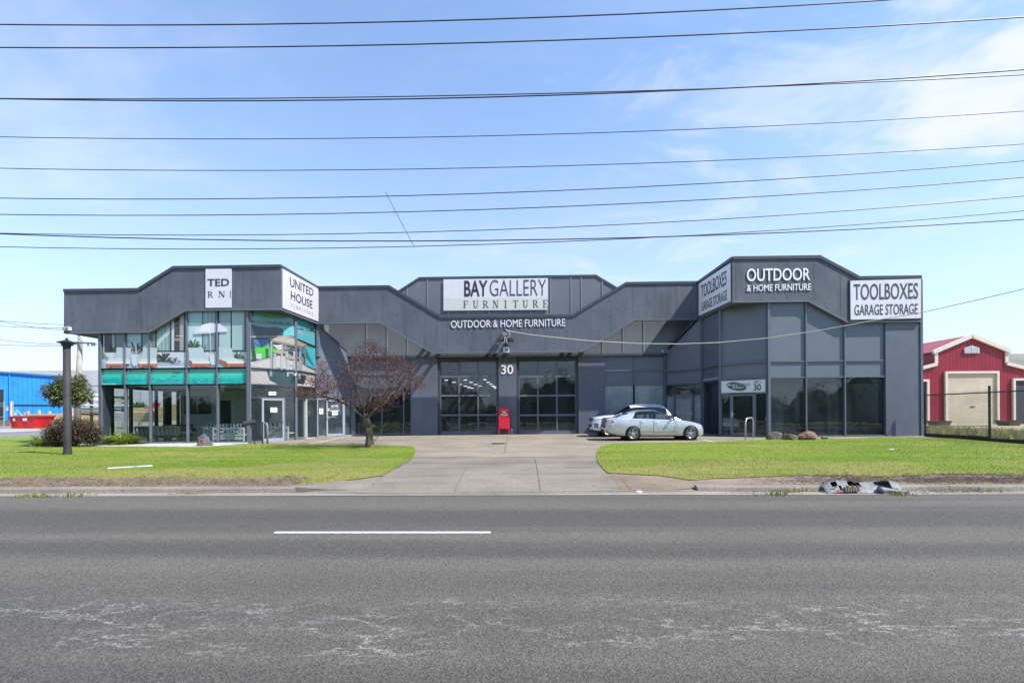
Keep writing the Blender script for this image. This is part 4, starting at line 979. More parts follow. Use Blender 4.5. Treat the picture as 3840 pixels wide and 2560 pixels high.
# ---- right splay
def T(px): return PR.sx(px)
def T2(px): return PR2.sx(px)
def T3(px): return PR3.sx(px)
zR1, zR2 = PF.px(2900, 1355)[1], PF.px(2900, 1415)[1]; zgr = zg(12, 23.1) + .05
ztr = bR[3][1] + .06
m3 = T3(2493)
slr = lambda a: float(np.interp(a, [0, m3], [ztr, zL + .14]))
for pl, e_, top in ((PR, T(2701), None), (PR2, T2(2632), None), (PR3, m3, slr)):
    m = MB(); slab(m, pl, [(0, zR2), (e_, zR2), (e_, top(e_) if top else ztr), (0, ztr)], -.2, -.10); part(m, 'splay_wall', M_PANEL)
    m = MB()
    for z in (zR1, zR2): rect(m, pl, .04, e_ - .04, z - .03, z + .03, -.10, .02)
    rect(m, pl, e_ - .05, e_ + .05, zgr, top(e_) if top else ztr, -.1, .05); part(m, 'rail', M_MULL)
mb = MB(); mb.box((XB - .02, YF - .08, 0), (XB + .10, YF + .1, ztr)); part(mb, 'corner_post', M_MULL)
trim(PR3, [(m3, slr(m3) + .04), (0, ztr + .04)], .12, -.24, .03, 'parapet_capping', M_DARK)
zs = PR.px(2790, 1474)[1]
door(PR, T(2830), T(2742), zgr, zs - .04, M_TINT, 'r')
window(PR, T(2877), T(2832), zgr, zs - .02, M_TINT, sides=(1, 1)); window(PR, T(2740), T(2704), zgr, zs - .02, M_TINT, sides=(1, 1))
m = MB(); rect(m, PR, 0, T(2702), zs - .02, zR2, -.12, -.03); part(m, 'spandrel', M_PANEL)
window(PR2, T2(2698), T2(2634), zgr + .02, zR2, M_TINT, sides=(1, 1))
zdf = PR3.px(2560, 1480)[1]
window(PR3, T3(2630), T3(2496), zdf, zR2, M_TINT, sides=(1, 1)); window(PR3, T3(2527), T3(2496), zgr + .04, zdf, M_FROST, sides=(1, 1)); window(PR3, T3(2630), T3(2598), zgr + .04, zdf, M_FROST, sides=(1, 1))
door(PR3, T3(2597), T3(2528), zgr + .04, zdf - .03, M_FROST, 'l')
# ---- right wing front
RX = [PF.sx(p) for p in (2881, 3022, 3167, 3318)]
topr = lambda a: float(np.interp(a, [bR[3][0], bR[2][0], bR[1][0], bR[0][0]], [bR[3][1], bR[2][1], bR[1][1], bR[0][1]])) + .1
for i in range(3):
    a0, a1 = RX[i], RX[i + 1]
    window(PF, a0, a1, zg((a0 + a1) / 2, 23) + .05, zR2, M_TINT, sides=(1, 0))
    m = MB(); rect(m, PF, a0, a1, zR2, zR1, -.2, -.03); part(m, 'spandrel', M_PANEL)
    m = MB(); slab(m, PF, [(a0, zR1), (a1, zR1)] + [(lerp(a1, a0, k / 6), topr(lerp(a1, a0, k / 6))) for k in range(7)], -.2, -.03); part(m, 'spandrel', M_PANEL)
    m = MB(); h = .03
    slab(m, PF, [(a0 - h, zR2), (a0 + h, zR2), (a0 + h, topr(a0)), (a0 - h, topr(a0))], -.12, .055)
    for z in (zR1, zR2): rect(m, PF, a0 + h, a1 - h, z - .03, z + .03, -.12, .03)
    part(m, 'mullion', M_MULL)
m = MB(); rect(m, PF, RX[3], XR - .13, 0, topr(RX[3]), -.3, .06); part(m, 'pier', M_WALL)
m = MB(); rect(m, PF, XR - .12, XR, 0, tR[3][1] - .1, -.3, .10); part(m, 'corner_post', M_WALL)
# ---- left side wall of the corner showroom: posts with open views between
PS = Plane((XL, YF), (0, 1)); PS.n = Vector((-1, 0, 0))
def ys(px): return onplane(px, 1550, (XL, 0, 0), Vector((1, 0, 0))).y - YF
zsd = onplane(560, 1464, (XL, 0, 0), Vector((1, 0, 0))).z
side = [(380, 418), (483, 491), (579, 586), (611, 637), (661, 668)]
for p0, p1 in side:
    y0, y1 = max(.62, ys(p0)), ys(p1); m = MB(); m.box((XL, YF + y0, 0), (XL + .12, YF + max(y1, y0 + .1), zsd)); part(m, 'side_post', M_DARK)
yend = YF + ys(668)
m = MB(); m.box((XL, YF + .6, zsd), (XL + .15, 29.2, 6)); part(m, 'side_wall', M_WALL)
for k in range(len(side) - 1):
    m = MB(); m.box((XL + .05, YF + ys(side[k][1]), .3), (XL + .058, YF + ys(side[k + 1][0]), zsd)); part(m, 'side_window', M_SIDEGL)
# ---- interiors
m = MB(); m.box((XL + .1, YF + .05, zgl - .3), (XA + 4.2, 29.4, zgl - .04)); part(m, 'interior_floor', M_FLOOR)
m = MB(); m.prism([(x, y + .2, z2L + .02) for x, y in [(XL + .2, YF)] + KL + [(XL + .2, 29.3)]], (0, 0, .1)); part(m, 'interior_ceiling', M_GREYWALL)
PI = Plane((0, yend + .05), (1, 0))
m = MB(); rect(m, PI, XL + .1, KL[3][0] - .06, zgl - .1, z2L, -.12, 0); iw = part(m, 'interior_wall', M_GREYWALL)
def inr(p0, y0, p1, y1, name, mat, o=.02):
    (a0, z0), (a1, z1) = PI.px(p0, y1), PI.px(p1, y0); m = MB(); rect(m, PI, a0, a1, z0, z1, 0, o); return m.build(name, mat, iw)
inr(692, 1483, 792, 1552, 'interior_window', M_INTDARK); inr(740, 1483, 742.5, 1552, 'glazing_bar', M_GREYWALL, .04); inr(821, 1501, 865, 1600, 'interior_door', M_BLACK); inr(872, 1462, 882, 1598, 'door_trim', M_WHITEW, .03)
XH0, XH1 = KL[3][0] + .1, KR[3][0] - .1
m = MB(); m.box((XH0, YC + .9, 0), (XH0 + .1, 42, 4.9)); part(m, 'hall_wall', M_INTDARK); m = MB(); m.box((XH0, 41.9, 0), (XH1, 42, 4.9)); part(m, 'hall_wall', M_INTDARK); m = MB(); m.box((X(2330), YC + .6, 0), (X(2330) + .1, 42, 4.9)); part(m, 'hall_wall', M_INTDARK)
m = MB(); m.box((XH0, YC + .3, .2), (XH1, 41.9, .43)); part(m, 'hall_floor', M_FLOOR)
M_SHOP = pm('shop_lining', (0.30, 0.36, 0.37), 0.8, 0, 0.1)
sp = [(x, y + .35) for x, y in KR[::-1]] + [(XR - .3, YF + .35), (XR - .3, 33), (KR[3][0], 33)]
for x_, y_, w_, h_, mt in ((13.6, 26.5, .9, 2.1, M_GREYWALL), (15.2, 27.5, 1.1, 2.0, M_INTDARK), (17.2, 26.8, .15, 2.6, M_GREYWALL), (18.6, 28.2, 1.4, 2.2, M_SHOP)): m = MB(); m.box((x_, y_, .35), (x_ + w_, y_ + .1, .35 + h_)); part(m, 'shop_partition', mt)
m = MB(); m.prism([(x, y, .2) for x, y in sp], (0, 0, .18)); part(m, 'shop_floor', M_SHOP)
m = MB(); m.box((KR[3][0], 32.9, .3), (XR - .3, 33, 4)); part(m, 'shop_wall', M_SHOP); m = MB(); m.box((KR[3][0] - .1, YC + .5, .3), (KR[3][0], 33, 4)); part(m, 'shop_wall', M_SHOP)
m = MB(); m.prism([(x, y, zR2 + .06) for x, y in sp], (0, 0, .1)); part(m, 'shop_ceiling', M_SHOP)

# ================================================================== SIGNS
def board(pl, pts, off, mat, label, name='sign', cat='sign', thick=.03, group=None):
    q = quadpts(pl, pts, off); c = sum(q, Vector()) / len(q)
    e = empty(name, c, label, cat, group)
    m = MB(); m.prism(q, pl.n * thick); m.build('board', mat, e)
    return e
def letters(e, pl, body, pts, off, mat, name='lettering', bold=0.0, shear=0.0, thick=.003):
    m = MB(); text_into(m, body, quadpts(pl, pts, off), mat, thick, bold, shear); return m.build(name, mat, e)
c1f = lambda x, y: (200 + x * .28699, 950 + y * .28699)
c2f = lambda x, y: (800 + x * .28699, 950 + y * .28699)
c3f = lambda x, y: (1400 + x * .28699, 1000 + y * .28699)
c5f = lambda x, y: (2580 + x * .28699, 930 + y * .28699)
c6f = lambda x, y: (3100 + x * .33169, 950 + y * .33169)
def q4(f, *p): return [f(*a) for a in p]
# TED / RNI
e = board(PFA, [(773, 1009), (869.5, 1008), (869, 1153.5), (772.5, 1154.5)], .01, M_WHITE, 'tall white sign panel with the cut off words TED and R N I')
letters(e, PFA, 'TED', [(780, 1047), (861.5, 1046), (861.5, 1073), (780, 1074)], .042, M_INK, bold=.02)
m = MB(); serif_into(m, 'RNI', quadpts(PFA, [(780, 1093.5), (873, 1092.5), (873, 1115), (780, 1116)], .042), M_INK, [(0, .24), (.44, .72), (.86, 1.0)], off=.004); m.build('lettering', M_INK, e)
# UNITED HOUSE
e = board(PFL, q4(c2f, (892, 198), (1366, 466), (1360, 890), (892, 712)), .03, pm('white_board_sunlit', (0.50, 0.49, 0.52), 0.45, 0, 0.03), 'white angled corner sign reading UNITED HOUSE FURNITURE')  # same board white, lowered in the colour because this side faces the sun
letters(e, PFL, 'UNITED', q4(c2f, (985, 308), (1292, 466), (1290, 566), (988, 432)), .062, M_INK, bold=.006)
letters(e, PFL, 'HOUSE', q4(c2f, (998, 488), (1280, 622), (1280, 726), (998, 602)), .062, M_INK, bold=.006)
m = MB(); serif_into(m, 'FURNITURE', quadpts(PFL, q4(c2f, (996, 652), (1290, 776), (1288, 814), (996, 698)), .062), M_PALEINK); m.build('lettering', M_PALEINK, e)
# BAYGALLERY
e = board(PU, [(1664, 1049), (2054.5, 1044), (2054.5, 1162.5), (1664, 1166)], .06, M_WHITE, 'wide white and cream sign reading BAYGALLERY FURNITURE above the roller doors')
m = MB(); m.prism(quadpts(PU, [(1664, 1119), (2054.5, 1115.5), (2054.5, 1162.5), (1664, 1166)], .09), PU.n * .006); m.build('lower_band', M_CREAM, e)
letters(e, PU, 'BAY', q4(c3f, (1190, 186), (1495, 182), (1495, 391), (1190, 396)), .094, M_INK, bold=.022)
letters(e, PU, 'GALLERY', [(1837, 1051.5), (2048, 1049), (2048, 1110), (1837, 1112)], .094, M_GREYINK, bold=-.008)
m = MB(); serif_into(m, 'FURNITURE', quadpts(PU, [(1736, 1129), (2057, 1126), (2057, 1154), (1736, 1156.5)], .098), M_GREYINK); m.build('lettering', M_GREYINK, e)
for k in range(5):
    p = PU.px(1681 + k * 77, 1170); m = MB(); rect(m, PU, p[0] - .03, p[0] + .03, p[1] - .28, p[1] + .1, .0, .06); m.build('bracket', M_MULL, e)
# OUTDOOR & HOME FURNITURE
def lettersign(pl, body, pts, label, bold=.01, thick=.05, name='lettering_sign', mat=M_LETTER, off=.012):
    q = quadpts(pl, pts, off); m = MB(); text_into(m, body, q, mat, thick, bold); c = sum(q, Vector()) / 4
    return tag(m.build(name, mat, None, origin=c), label, 'sign')
lettersign(PM, 'OUTDOOR & HOME FURNITURE', [(1692, 1202.5), (2119, 1196), (2119, 1223), (1692, 1230)], 'white raised words OUTDOOR & HOME FURNITURE on one line along the middle fascia', -0.006, .03)
e = empty('lettering_sign', PFA.w(*PFA.px(2920, 1050), 0), 'white raised letters OUTDOOR & HOME FURNITURE stacked in two lines on right fascia', 'sign')
letters(e, PFA, 'OUTDOOR', q4(c5f, (765, 272), (1590, 262), (1590, 422), (765, 438)), .012, M_LETTER, bold=.008, thick=.025)
letters(e, PFA, '& HOME FURNITURE', q4(c5f, (765, 484), (1602, 466), (1602, 552), (765, 568)), .012, M_LETTER, bold=0.0, thick=.025)
# TOOLBOXES x 2
e = board(PFR, q4(c5f, (152, 465), (564, 200), (568, 694), (155, 886)), .03, pm('shaded_white_board', (0.80, 0.79, 0.80), 0.45, 0, 0.03), 'angled white sign reading TOOLBOXES GARAGE STORAGE on the corner facing left')  # board white raised in the colour to offset the shade on this side
letters(e, PFR, 'TOOLBOXES', q4(c5f, (188, 494), (522, 284), (520, 478), (190, 658)), .062, M_INK, bold=.006)
letters(e, PFR, 'GARAGE STORAGE', q4(c5f, (190, 712), (526, 542), (526, 674), (190, 826)), .062, M_INK, bold=.004)
e = board(PFA, q4(c6f, (258, 314), (1054, 291), (1054, 735), (262, 752)), .035, M_WHITE, 'front facing white sign reading TOOLBOXES GARAGE STORAGE at the right end')
letters(e, PFA, 'TOOLBOXES', q4(c6f, (294, 350), (1020, 336), (1018, 518), (294, 532)), .067, M_GREYINK, bold=.008)
letters(e, PFA, 'GARAGE STORAGE', q4(c6f, (303, 584), (1018, 570), (1018, 690), (303, 704)), .067, M_GREYINK, bold=.006)
m = MB(); q = quadpts(PFA, q4(c6f, (246, 302), (1062, 279), (1062, 746), (250, 764)), .01); m.prism(q, PFA.n * .024); m.build('backing_frame', M_DARK, e)
# small number plate and painted 30
e = board(PM, [(1888, 1301.5), (1910, 1301), (1910, 1321.5), (1888, 1322)], .03, M_WHITE, 'small white plate with black number 30 under the cable bracket', 'number_plate')
letters(e, PM, '30', [(1891, 1305), (1907, 1305), (1907, 1318), (1891, 1318)], .062, M_INK, bold=.03)
lettersign(PC, '30', [(1879.5, 1369.5), (1925, 1368.5), (1925, 1402.5), (1880, 1403)], 'large white numerals 30 on the pillar between roller doors', .012, .02, 'number_lettering', off=.112)
# unit sign with the oval badge
c6g = lambda x, y: (2600 + x * .27211, 1350 + y * .27211)
e = board(PR, q4(c6g, (391, 290), (996, 264), (996, 438), (391, 453)), .05, M_WHITE, 'white sign over the door with an oval badge and UNIT 2 30', thick=.02)
def oval(cx, cy, rx, ry, rot, off, mat, name, t=.004):
    pts = []
    for k in range(40):
        a = 2 * math.pi * k / 40; x, y = rx * math.cos(a), ry * math.sin(a); pts.append(c6g(cx + x * math.cos(rot) - y * math.sin(rot), cy + x * math.sin(rot) + y * math.cos(rot)))
    m = MB(); m.prism(quadpts(PR, pts, off), PR.n * t); return m.build(name, mat, e)
oval(599, 363, 142, 60, .17, .071, M_INK, 'badge'); oval(599, 363, 136, 55, .17, .0755, M_WHITE, 'badge', .003); oval(599, 363, 130, 50, .17, .079, M_INK, 'badge', .003)
letters(e, PR, 'JUST', q4(c6g, (472, 328), (640, 334), (626, 366), (460, 362)), .083, M_LETTER, bold=.02, shear=.25, thick=.006)
letters(e, PR, 'PRO', q4(c6g, (640, 328), (792, 320), (778, 356), (626, 366)), .083, M_PALEINK, bold=.012, shear=.25, thick=.006)
letters(e, PR, 'TOOLS', q4(c6g, (548, 366), (704, 364), (692, 390), (534, 392)), .083, M_LETTER, bold=.02, shear=.25, thick=.006)
letters(e, PR, 'UNIT 2', q4(c6g, (842, 288), (932, 283), (932, 312), (842, 316)), .073, M_INK, thick=.006)
letters(e, PR, '30', q4(c6g, (836, 332), (936, 326), (936, 418), (836, 422)), .073, M_INK, bold=.014, thick=.006)
# notices taped to the left doors
c3g = lambda x, y: (900 + x * .31883, 1250 + y * .31883)
PLx = PL3
def notice(pl, pts, mat, label, lines=3):
    e = board(pl, q4(c3g, *pts), .012, mat, label, 'notice', 'notice', .003)
    (x0, y0), (x1, y1) = pts[0], pts[2]
    m = MB()
    for k in range(lines):
        y = lerp(y0, y1, .3 + .4 * k / max(1, lines)); m.prism(quadpts(pl, q4(c3g, (lerp(x0, x1, .2), y), (lerp(x0, x1, .8), y), (lerp(x0, x1, .8), y + 4), (lerp(x0, x1, .2), y + 4)), .0155), pl.n * .001)
    m.build('printing', M_GREYINK, e); return e
notice(PL, [(357, 870), (438, 870), (438, 926), (357, 926)], M_WHITE, 'white paper notice taped to the left glass door', 1)
notice(PL, [(335, 684), (424, 684), (424, 726), (335, 726)], M_WHITE, 'small white sign in the glass above the left door', 1)
notice(PL3, [(930, 880), (978, 880), (978, 948), (930, 948)], M_WHITE, 'white paper notice on the sidelight left of the second door', 3)
notice(PL3, [(1082, 916), (1147, 912), (1147, 960), (1082, 962)], M_WHITE, 'white paper notice low on the second glass door', 2)
notice(PL3, [(1024, 880), (1055, 878), (1055, 908), (1024, 910)], pm('lime_paper', (0.45, 0.55, 0.15), .5), 'lime green sticker beside the handle of the second door', 1)
e = empty('door_lettering', PL3.w(*PL3.px(*c3g(1110, 860)), 0), 'small white shop lettering on the second glass door', 'sign')
letters(e, PL3, 'BAYGALLERY', q4(c3g, (1072, 844), (1157, 840), (1157, 858), (1072, 860)), .012, M_LETTER, bold=.03, thick=.004)
m = MB(); serif_into(m, 'FURNITURE', quadpts(PL3, q4(c3g, (1060, 868), (1166, 866), (1166, 884), (1060, 886)), .012), M_LETTER); m.build('lettering', M_LETTER, e)
m = MB(); m.prism(quadpts(PL3, q4(c3g, (1060, 904), (1168, 902), (1168, 910), (1060, 912)), .012), PL3.n * .003); m.build('underline', M_LETTER, e)

# ================================================================== FIXTURES ON THE BUILDING
# service bracket with cable
p = PM.w(*PM.px(1893, 1256), 0)
e = empty('service_bracket', p, 'dark service bracket and junction box on the middle fascia with loose pale wires', 'bracket')
def pmx(px, py, o): return PM.w(*PM.px(px, py), o)
m = MB(); m.prism([pmx(*a, .25) for a in ((1884, 1249), (1901, 1249), (1901, 1262), (1884, 1262))], PM.n * .18); m.build('junction_box', pm('box_grey', (0.2, 0.21, 0.25), .5), e, bevel=.01)
m = MB(); m.prism([pmx(*a, 0) for a in ((1890, 1240), (1900, 1240), (1900, 1330), (1890, 1330))][:4], PM.n * .03); m.bar(pmx(1895, 1236, 0), pmx(1895, 1236, .42), .05); m.tube([pmx(1895, 1250, .3), pmx(1895, 1233, .3)], .02); m.build('mount', M_DARK, e)
for x0, x1 in ((1864, 1886), (1904, 1927)):
    m = MB(); m.prism([pmx(*a, .10) for a in ((x0, 1270), (x1, 1270), (x1, 1283), (x0, 1283))], PM.n * .30); m.build('floodlight', M_DARK, e, bevel=.02)
M_PALEW = pm('pale_cable', (0.55, 0.55, 0.48), .6)
m = MB()
for pts in ([(1895, 1237), (1908, 1246), (1914, 1262), (1910, 1268), (1900, 1271)], [(1892, 1264), (1893, 1280), (1893, 1288), (1889, 1292), (1886, 1286)], [(1896, 1266), (1899, 1278), (1902, 1290)]): m.tube([pmx(*a, .46) for a in pts], .012, 6)
m.build('loose_wire', M_PALEW, e)
# alarm siren
p = PFA.w(*PFA.px(256, 1233), 0); e = empty('alarm_box', p, 'white alarm siren box with dark red lamp on the left fascia corner', 'alarm')
m = MB(); m.prism([PFA.w(*PFA.px(*a), .0) for a in ((244, 1227), (269, 1227), (269, 1240), (244, 1240))], PFA.n * .16); m.build('case', M_WHITE, e, bevel=.008)
m = MB(); m.prism([PFA.w(*PFA.px(*a), .16) for a in ((260, 1230), (265, 1230), (265, 1237), (260, 1237))], PFA.n * .03); m.build('lamp', pm('siren_red', (0.12, 0.01, 0.01), .3), e)
m = MB()
for k in range(4): y = 1230 + k * 2.4; m.prism([PFA.w(*PFA.px(*a), .16) for a in ((246, y), (256, y), (256, y + .8), (246, y + .8))], PFA.n * .004)
m.build('grille', M_GREYINK, e)
# bullet camera on the recess, and one on the left splay
def bullet(pos, d, label):
    e = empty('security_camera', pos, label, 'camera'); d = Vector(d).normalized(); p = Vector(pos)
    m = MB(); m.lathe([(.05, 0), (.05, .02)], p, 'y', 12); m.tube([p, p + Vector((0, -.08, -.05))], .015, 6); m.build('mount', M_WHITE, e)
    m = MB(); q = p + Vector((0, -.09, -.07)); m.tube([q - d * .09, q + d * .09], .045, 12); m.build('housing', M_WHITE, e); m = MB(); m.tube([q + d * .09, q + d * .1], .032, 12); m.build('lens', M_BLACK, e)
bullet(PU.w(*PU.px(2484, 1316), .02), (-.5, -.8, -.3), 'small white security camera at the foot of the right recess wall')
bullet(PL.w(*PL.px(1107, 1403), .08), (.3, -.8, -.4), 'white security camera on the left splay mullion beside harbour picture')

# fire hydrant cabinet
cx_ = PC.px(1890, 1540)[0]; a = PC.px(1871, 1530)[0]; b = PC.px(1911, 1530)[0]; zt = PC.px(1890, 1529)[1]; z0 = zg(0, 28) + .01; zb = PC.px(1890, 1608)[1]
yh = 28.1; M_RED = pm('hydrant_red', (0.62, 0.012, 0.035), .3, 0, .1, coat=.4)
e = empty('hydrant_cabinet', (cx_, yh, z0), 'tall red steel cabinet on legs lettered FIRE HYDRANT between roller doors', 'cabinet')
m = MB(); m.box((a, yh - .16, zb), (b, yh + .16, zt)); m.build('case', M_RED, e, bevel=.012)
m = MB(); m.box((a - .02, yh - .19, zt), (b + .02, yh + .16, zt + .03)); m.build('lid', M_RED, e)
m = MB(); m.box((a + .03, yh - .175, zb + .05), (b - .03, yh - .162, zt - .05)); d = m.build('door', M_RED, e)
m = MB(); m.box((a + .05, yh - .19, lerp(zb, zt, .5)), (a + .07, yh - .176, lerp(zb, zt, .58))); m.build('handle', M_GALV, d)
for x in (a, b - .05):
    m = MB(); m.prism([(x, yh - .16, z0), (x + .05, yh - .16, z0), (x + .06, yh - .16, zb), (x - .01, yh - .16, zb)], (0, .05, 0)); m.prism([(x, yh + .11, z0), (x + .05, yh + .11, z0), (x + .06, yh + .11, zb), (x - .01, yh + .11, zb)], (0, .05, 0)); m.build('leg', M_RED, e)
PH = Plane((0, yh - .176), (1, 0)); m = MB()
for s_, (x0, y0, x1, y1) in (('FIRE', (1884, 1542, 1898, 1548.5)), ('HYDRANT', (1876.5, 1551.5, 1905, 1558))): text_into(m, s_, quadpts(PH, [(x0, y0), (x1, y0), (x1, y1), (x0, y1)], .004), M_LETTER, .004, .04)
m.build('lettering', M_LETTER, e)
m = MB(); m.prism(quadpts(PH, [(1877, 1536), (1906, 1536), (1906, 1538.5), (1877, 1538.5)], .003), PH.n * .003); m.build('nameplate', M_PALEINK, e)
p = Vector((PC.px(1920, 1610)[0], 28.2, z0)); e = empty('garden_tap', p, 'little pale standpipe tap right of the red hydrant cabinet', 'tap')
m = MB(); m.tube([p, p + Vector((0, 0, .3))], .018, 8); m.build('pipe', M_GALV, e); m = MB(); m.tube([p + Vector((0, 0, .28)), p + Vector((0, -.09, .28)), p + Vector((0, -.1, .24))], .018, 8); m.build('spout', M_GALV, e)
# drain grate
a, b = G(1846, 1664.5), G(1893, 1664); yy = (a.y + b.y) / 2; e = empty('drain_grate', ((a.x + b.x) / 2, yy, zg(a.x, yy)), 'dark slotted drain grate set in the driveway', 'drain'); z = zg(a.x, yy) + .016
m = MB(); m.box((a.x, yy - .16, z), (b.x, yy + .16, z + .006)); m.build('pit', M_BLACK, e)
m = MB(); n = 14
for k in range(n + 1): x = lerp(a.x, b.x - .012, k / n); m.box((x, yy - .15, z + .008), (x + .014, yy + .15, z + .02))
m.box((a.x - .02, yy - .18, z + .004), (b.x + .02, yy - .155, z + .022)); m.box((a.x - .02, yy + .155, z + .004), (b.x + .02, yy + .18, z + .022)); m.build('bars', M_DARK, e)

# bike rail, bent rail, letterbox
p0, p1 = G(2796, 1650), G(2825, 1645); h = 1.0; e = empty('hoop_rail', (p0 + p1) / 2, 'galvanised steel hoop rail in front of the right door', 'rail')
m = MB(); d = (p1 - p0); r = d.length / 2 * .5; u = d.normalized(); pts = [p0.copy(), p0 + Vector((0, 0, h - r))]
for k in range(1, 6): t = math.pi / 2 * k / 6; pts.append(p0 + Vector((0, 0, h - r)) + u * (r - r * math.cos(t)) + Vector((0, 0, r * math.sin(t))))
for k in range(0, 6): t = math.pi / 2 * k / 6; pts.append(p1 - u * r + Vector((0, 0, h - r)) + u * r * math.sin(t) + Vector((0, 0, r * math.cos(t))))
pts += [p1 + Vector((0, 0, h - r)), p1.copy()]; m.tube(pts, .035, 12); m.build('hoop', M_GALV, e, smooth=True)
for p in (p0, p1): m = MB(); m.lathe([(.07, .01), (.07, .03)], p, 'z', 14); m.build('base_plate', M_GALV, e)
p = G(1003, 1665); q = G(975, 1655); e = empty('bent_rail', p, 'grey bent steel handrail by the left glass door', 'rail')
zt = PL.px(990, 1585)[1]; zt = p.z + 1.02
m = MB(); m.tube([p, Vector((p.x, p.y, zt - .12)), Vector((p.x - .04, p.y + .02, zt - .03)), Vector((p.x - .12, p.y + .05, zt)), Vector((p.x - .38, p.y + .25, zt + .03)), Vector((p.x - .38, p.y + .25, q.z))], .04, 12); m.build('pipe', pm('rail_grey', (0.20, 0.22, 0.26), .4), e, smooth=True)
p = G(957, 1667); e = empty('letterbox', p, 'dark tubular letterbox on a thin leaning post by the left door', 'letterbox')
zt = p.z + .98; m = MB(); m.tube([p, Vector((p.x - .22, p.y, zt))], .022, 8); m.build('post', M_BLACK, e)
m = MB(); c = Vector((p.x - .25, p.y, zt + .07)); m.tube([c - Vector((.24, .12, .05)), c + Vector((.22, .1, .03))], .11, 18); m.build('drum', M_DARK, e)
m = MB(); m.box((c.x - .2, c.y - .14, c.z - .12), (c.x + .2, c.y + .1, c.z - .08)); m.build('paper_holder', M_DARK, e)

# ================================================================== POLES
p = G(253, 1706); e = empty('lamp_post', p, 'thick dark grey post with a flared cap standing on the left lawn', 'post')
wd = .5 * 23.5 / F_PX * (p.y + .4); zt = P(246, 1300, p.y).z
m = MB(); m.lathe([(wd + .03, -.05), (wd + .02, .06), (wd, .25), (wd * .96, zt - p.z)], p, 'z', 28); m.build('column', pm('post_paint', (0.038, 0.037, 0.040), .65, 0, .25, spec=.25), e, smooth=True)
m = MB(); m.lathe([(wd * .97, -.04), (wd * 1.1, .04), (wd * 1.35, .09), (wd * 1.5, .11), (wd * 2.5, .145), (wd * 2.5, .155), (wd * 1.0, .23), (wd * .35, .27), (wd * .3, .33), (.01, .34)], (p.x, p.y, zt), 'z', 28); m.build('cap', M_BLACK, e)
py_ = 42.0; pb = P(288, 1580, py_); zb = zg(pb.x, py_); a = P(288, 1580, py_); b = P(301, 1255, py_)
e = empty('utility_pole', (a.x, py_, zb), 'pale concrete power pole with crossarm behind the left corner', 'pole')
m = MB(); r0, r1 = 11.0 / F_PX * py_ , 7.2 / F_PX * py_; top = Vector((b.x + .12, py_, b.z + 2.2)); m.tube([Vector((a.x, py_, zb)), lerp(Vector((a.x, py_, zb)), top, .5), top], [r0, (r0 + r1) / 2, r1], 18); m.build('shaft', pm('pole_concrete', (0.40, 0.36, 0.30), .8, 0, .2, 2), e, smooth=True)
m = MB(); m.bar(P(227, 1282, py_ - .3), P(356, 1287, py_ - .3), .14, .14); m.build('crossarm', pm('arm_wood', (0.13, 0.12, 0.12), .7), e)
for px in (232, 248, 272, 330, 345, 354):
    q = P(px, 1286, py_ - .3); m = MB(); m.lathe([(.03, -.28), (.09, -.24), (.05, -.2), (.09, -.16), (.05, -.12), (.03, 0)], q, 'z', 10); m.build('insulator', pm('porcelain', (0.16, 0.15, 0.15), .3), e)

def wire(pts, rad, label, group='power lines across the sky', mat=None, name='power_line', n=16):
    """pts: three (px, py, Y): parabola through them"""
    xs = [a[0] for a in pts]; co = np.polyfit(xs, [a[1] for a in pts], 2); cy = np.polyfit(xs, [a[2] for a in pts], 2 if len(set(a[2] for a in pts)) > 1 else 0)
    q = [P(x, np.polyval(co, x), np.polyval(cy, x)) for x in np.linspace(xs[0], xs[-1], n)]
    m = MB(); m.tube(q, rad, 6, cap=False); return tag(m.build(name, mat or M_BLACK, None, origin=q[len(q) // 2], smooth=True), label, 'cable', group)
K = 1.63265
W = [((-80, 56, 11.6), (1176, 43, 11.6), (2480, -32, 11.6), .015, 'topmost black power line, leaving the frame top at right'),
     ((-80, 109, 11.6), (1000, 101, 11.6), (2480, 31, 11.6), .015, 'second power line from the top, below the topmost one'),
     ((-80, 226, 11.2), (1176, 217, 11.2), (2480, 165, 11.2), .012, 'thinner upper line of the close pair under the two top lines'),
     ((-80, 225.5, 10.9), (1176, 222, 10.9), (2480, 150, 10.9), .015, 'thicker lower line of the close pair under the two top lines'),
     ((-80, 313, 11.0), (1176, 311, 11.0), (2480, 246, 11.0), .0095, 'lone thin power line right below the close upper pair'),
     ((-80, 385, 11.0), (1176, 384, 11.0), (2480, 322, 11.0), .0095, 'thin power line midway down the sky, second below the close pair'),
     ((-80, 454, 11.4), (1176, 442, 11.4), (2480, 358, 11.4), .011, 'power line where the short slanting stay wire starts'),
     ((-80, 491.5, 11.4), (1176, 479, 11.4), (2480, 396, 11.4), .011, 'power line just below the one where the slanting stay starts'),
     ((-80, 534, 11.2), (1000, 532, 11.2), (2480, 438, 11.2), .0095, 'upper of the three lowest sky cables'),
     ((-80, 534, 10.8), (1176, 551.5, 10.8), (2480, 495, 10.8), .013, 'middle of the three lowest sky cables, crossing its lower neighbour'),
     ((-80, 565, 11.2), (950, 566, 11.2), (2480, 472, 11.2), .0095, 'lowest sky cable at left, where the slanting stay ends')]
for a, b, c, r, lab in W: wire([(q[0] * K, q[1] * K, q[2]) for q in (a, b, c)], r, lab)
a, b = P(1445, 720, 11.4), P(1553, 925, 11.2); m = MB(); m.tube([a, b], .008, 6); tag(m.build('stay_wire', M_BLACK, None, origin=a), 'short slanting stay wire joining the lower sky cables', 'cable')
m = MB(); sc_ = [(1900, 1240), (2000, 1256), (2200, 1277), (2400, 1288), (2550, 1289.5), (2700, 1284), (2880, 1267), (3060, 1241), (3280, 1201), (3445, 1174), (3640, 1130), (3840, 1083), (4000, 1040)]
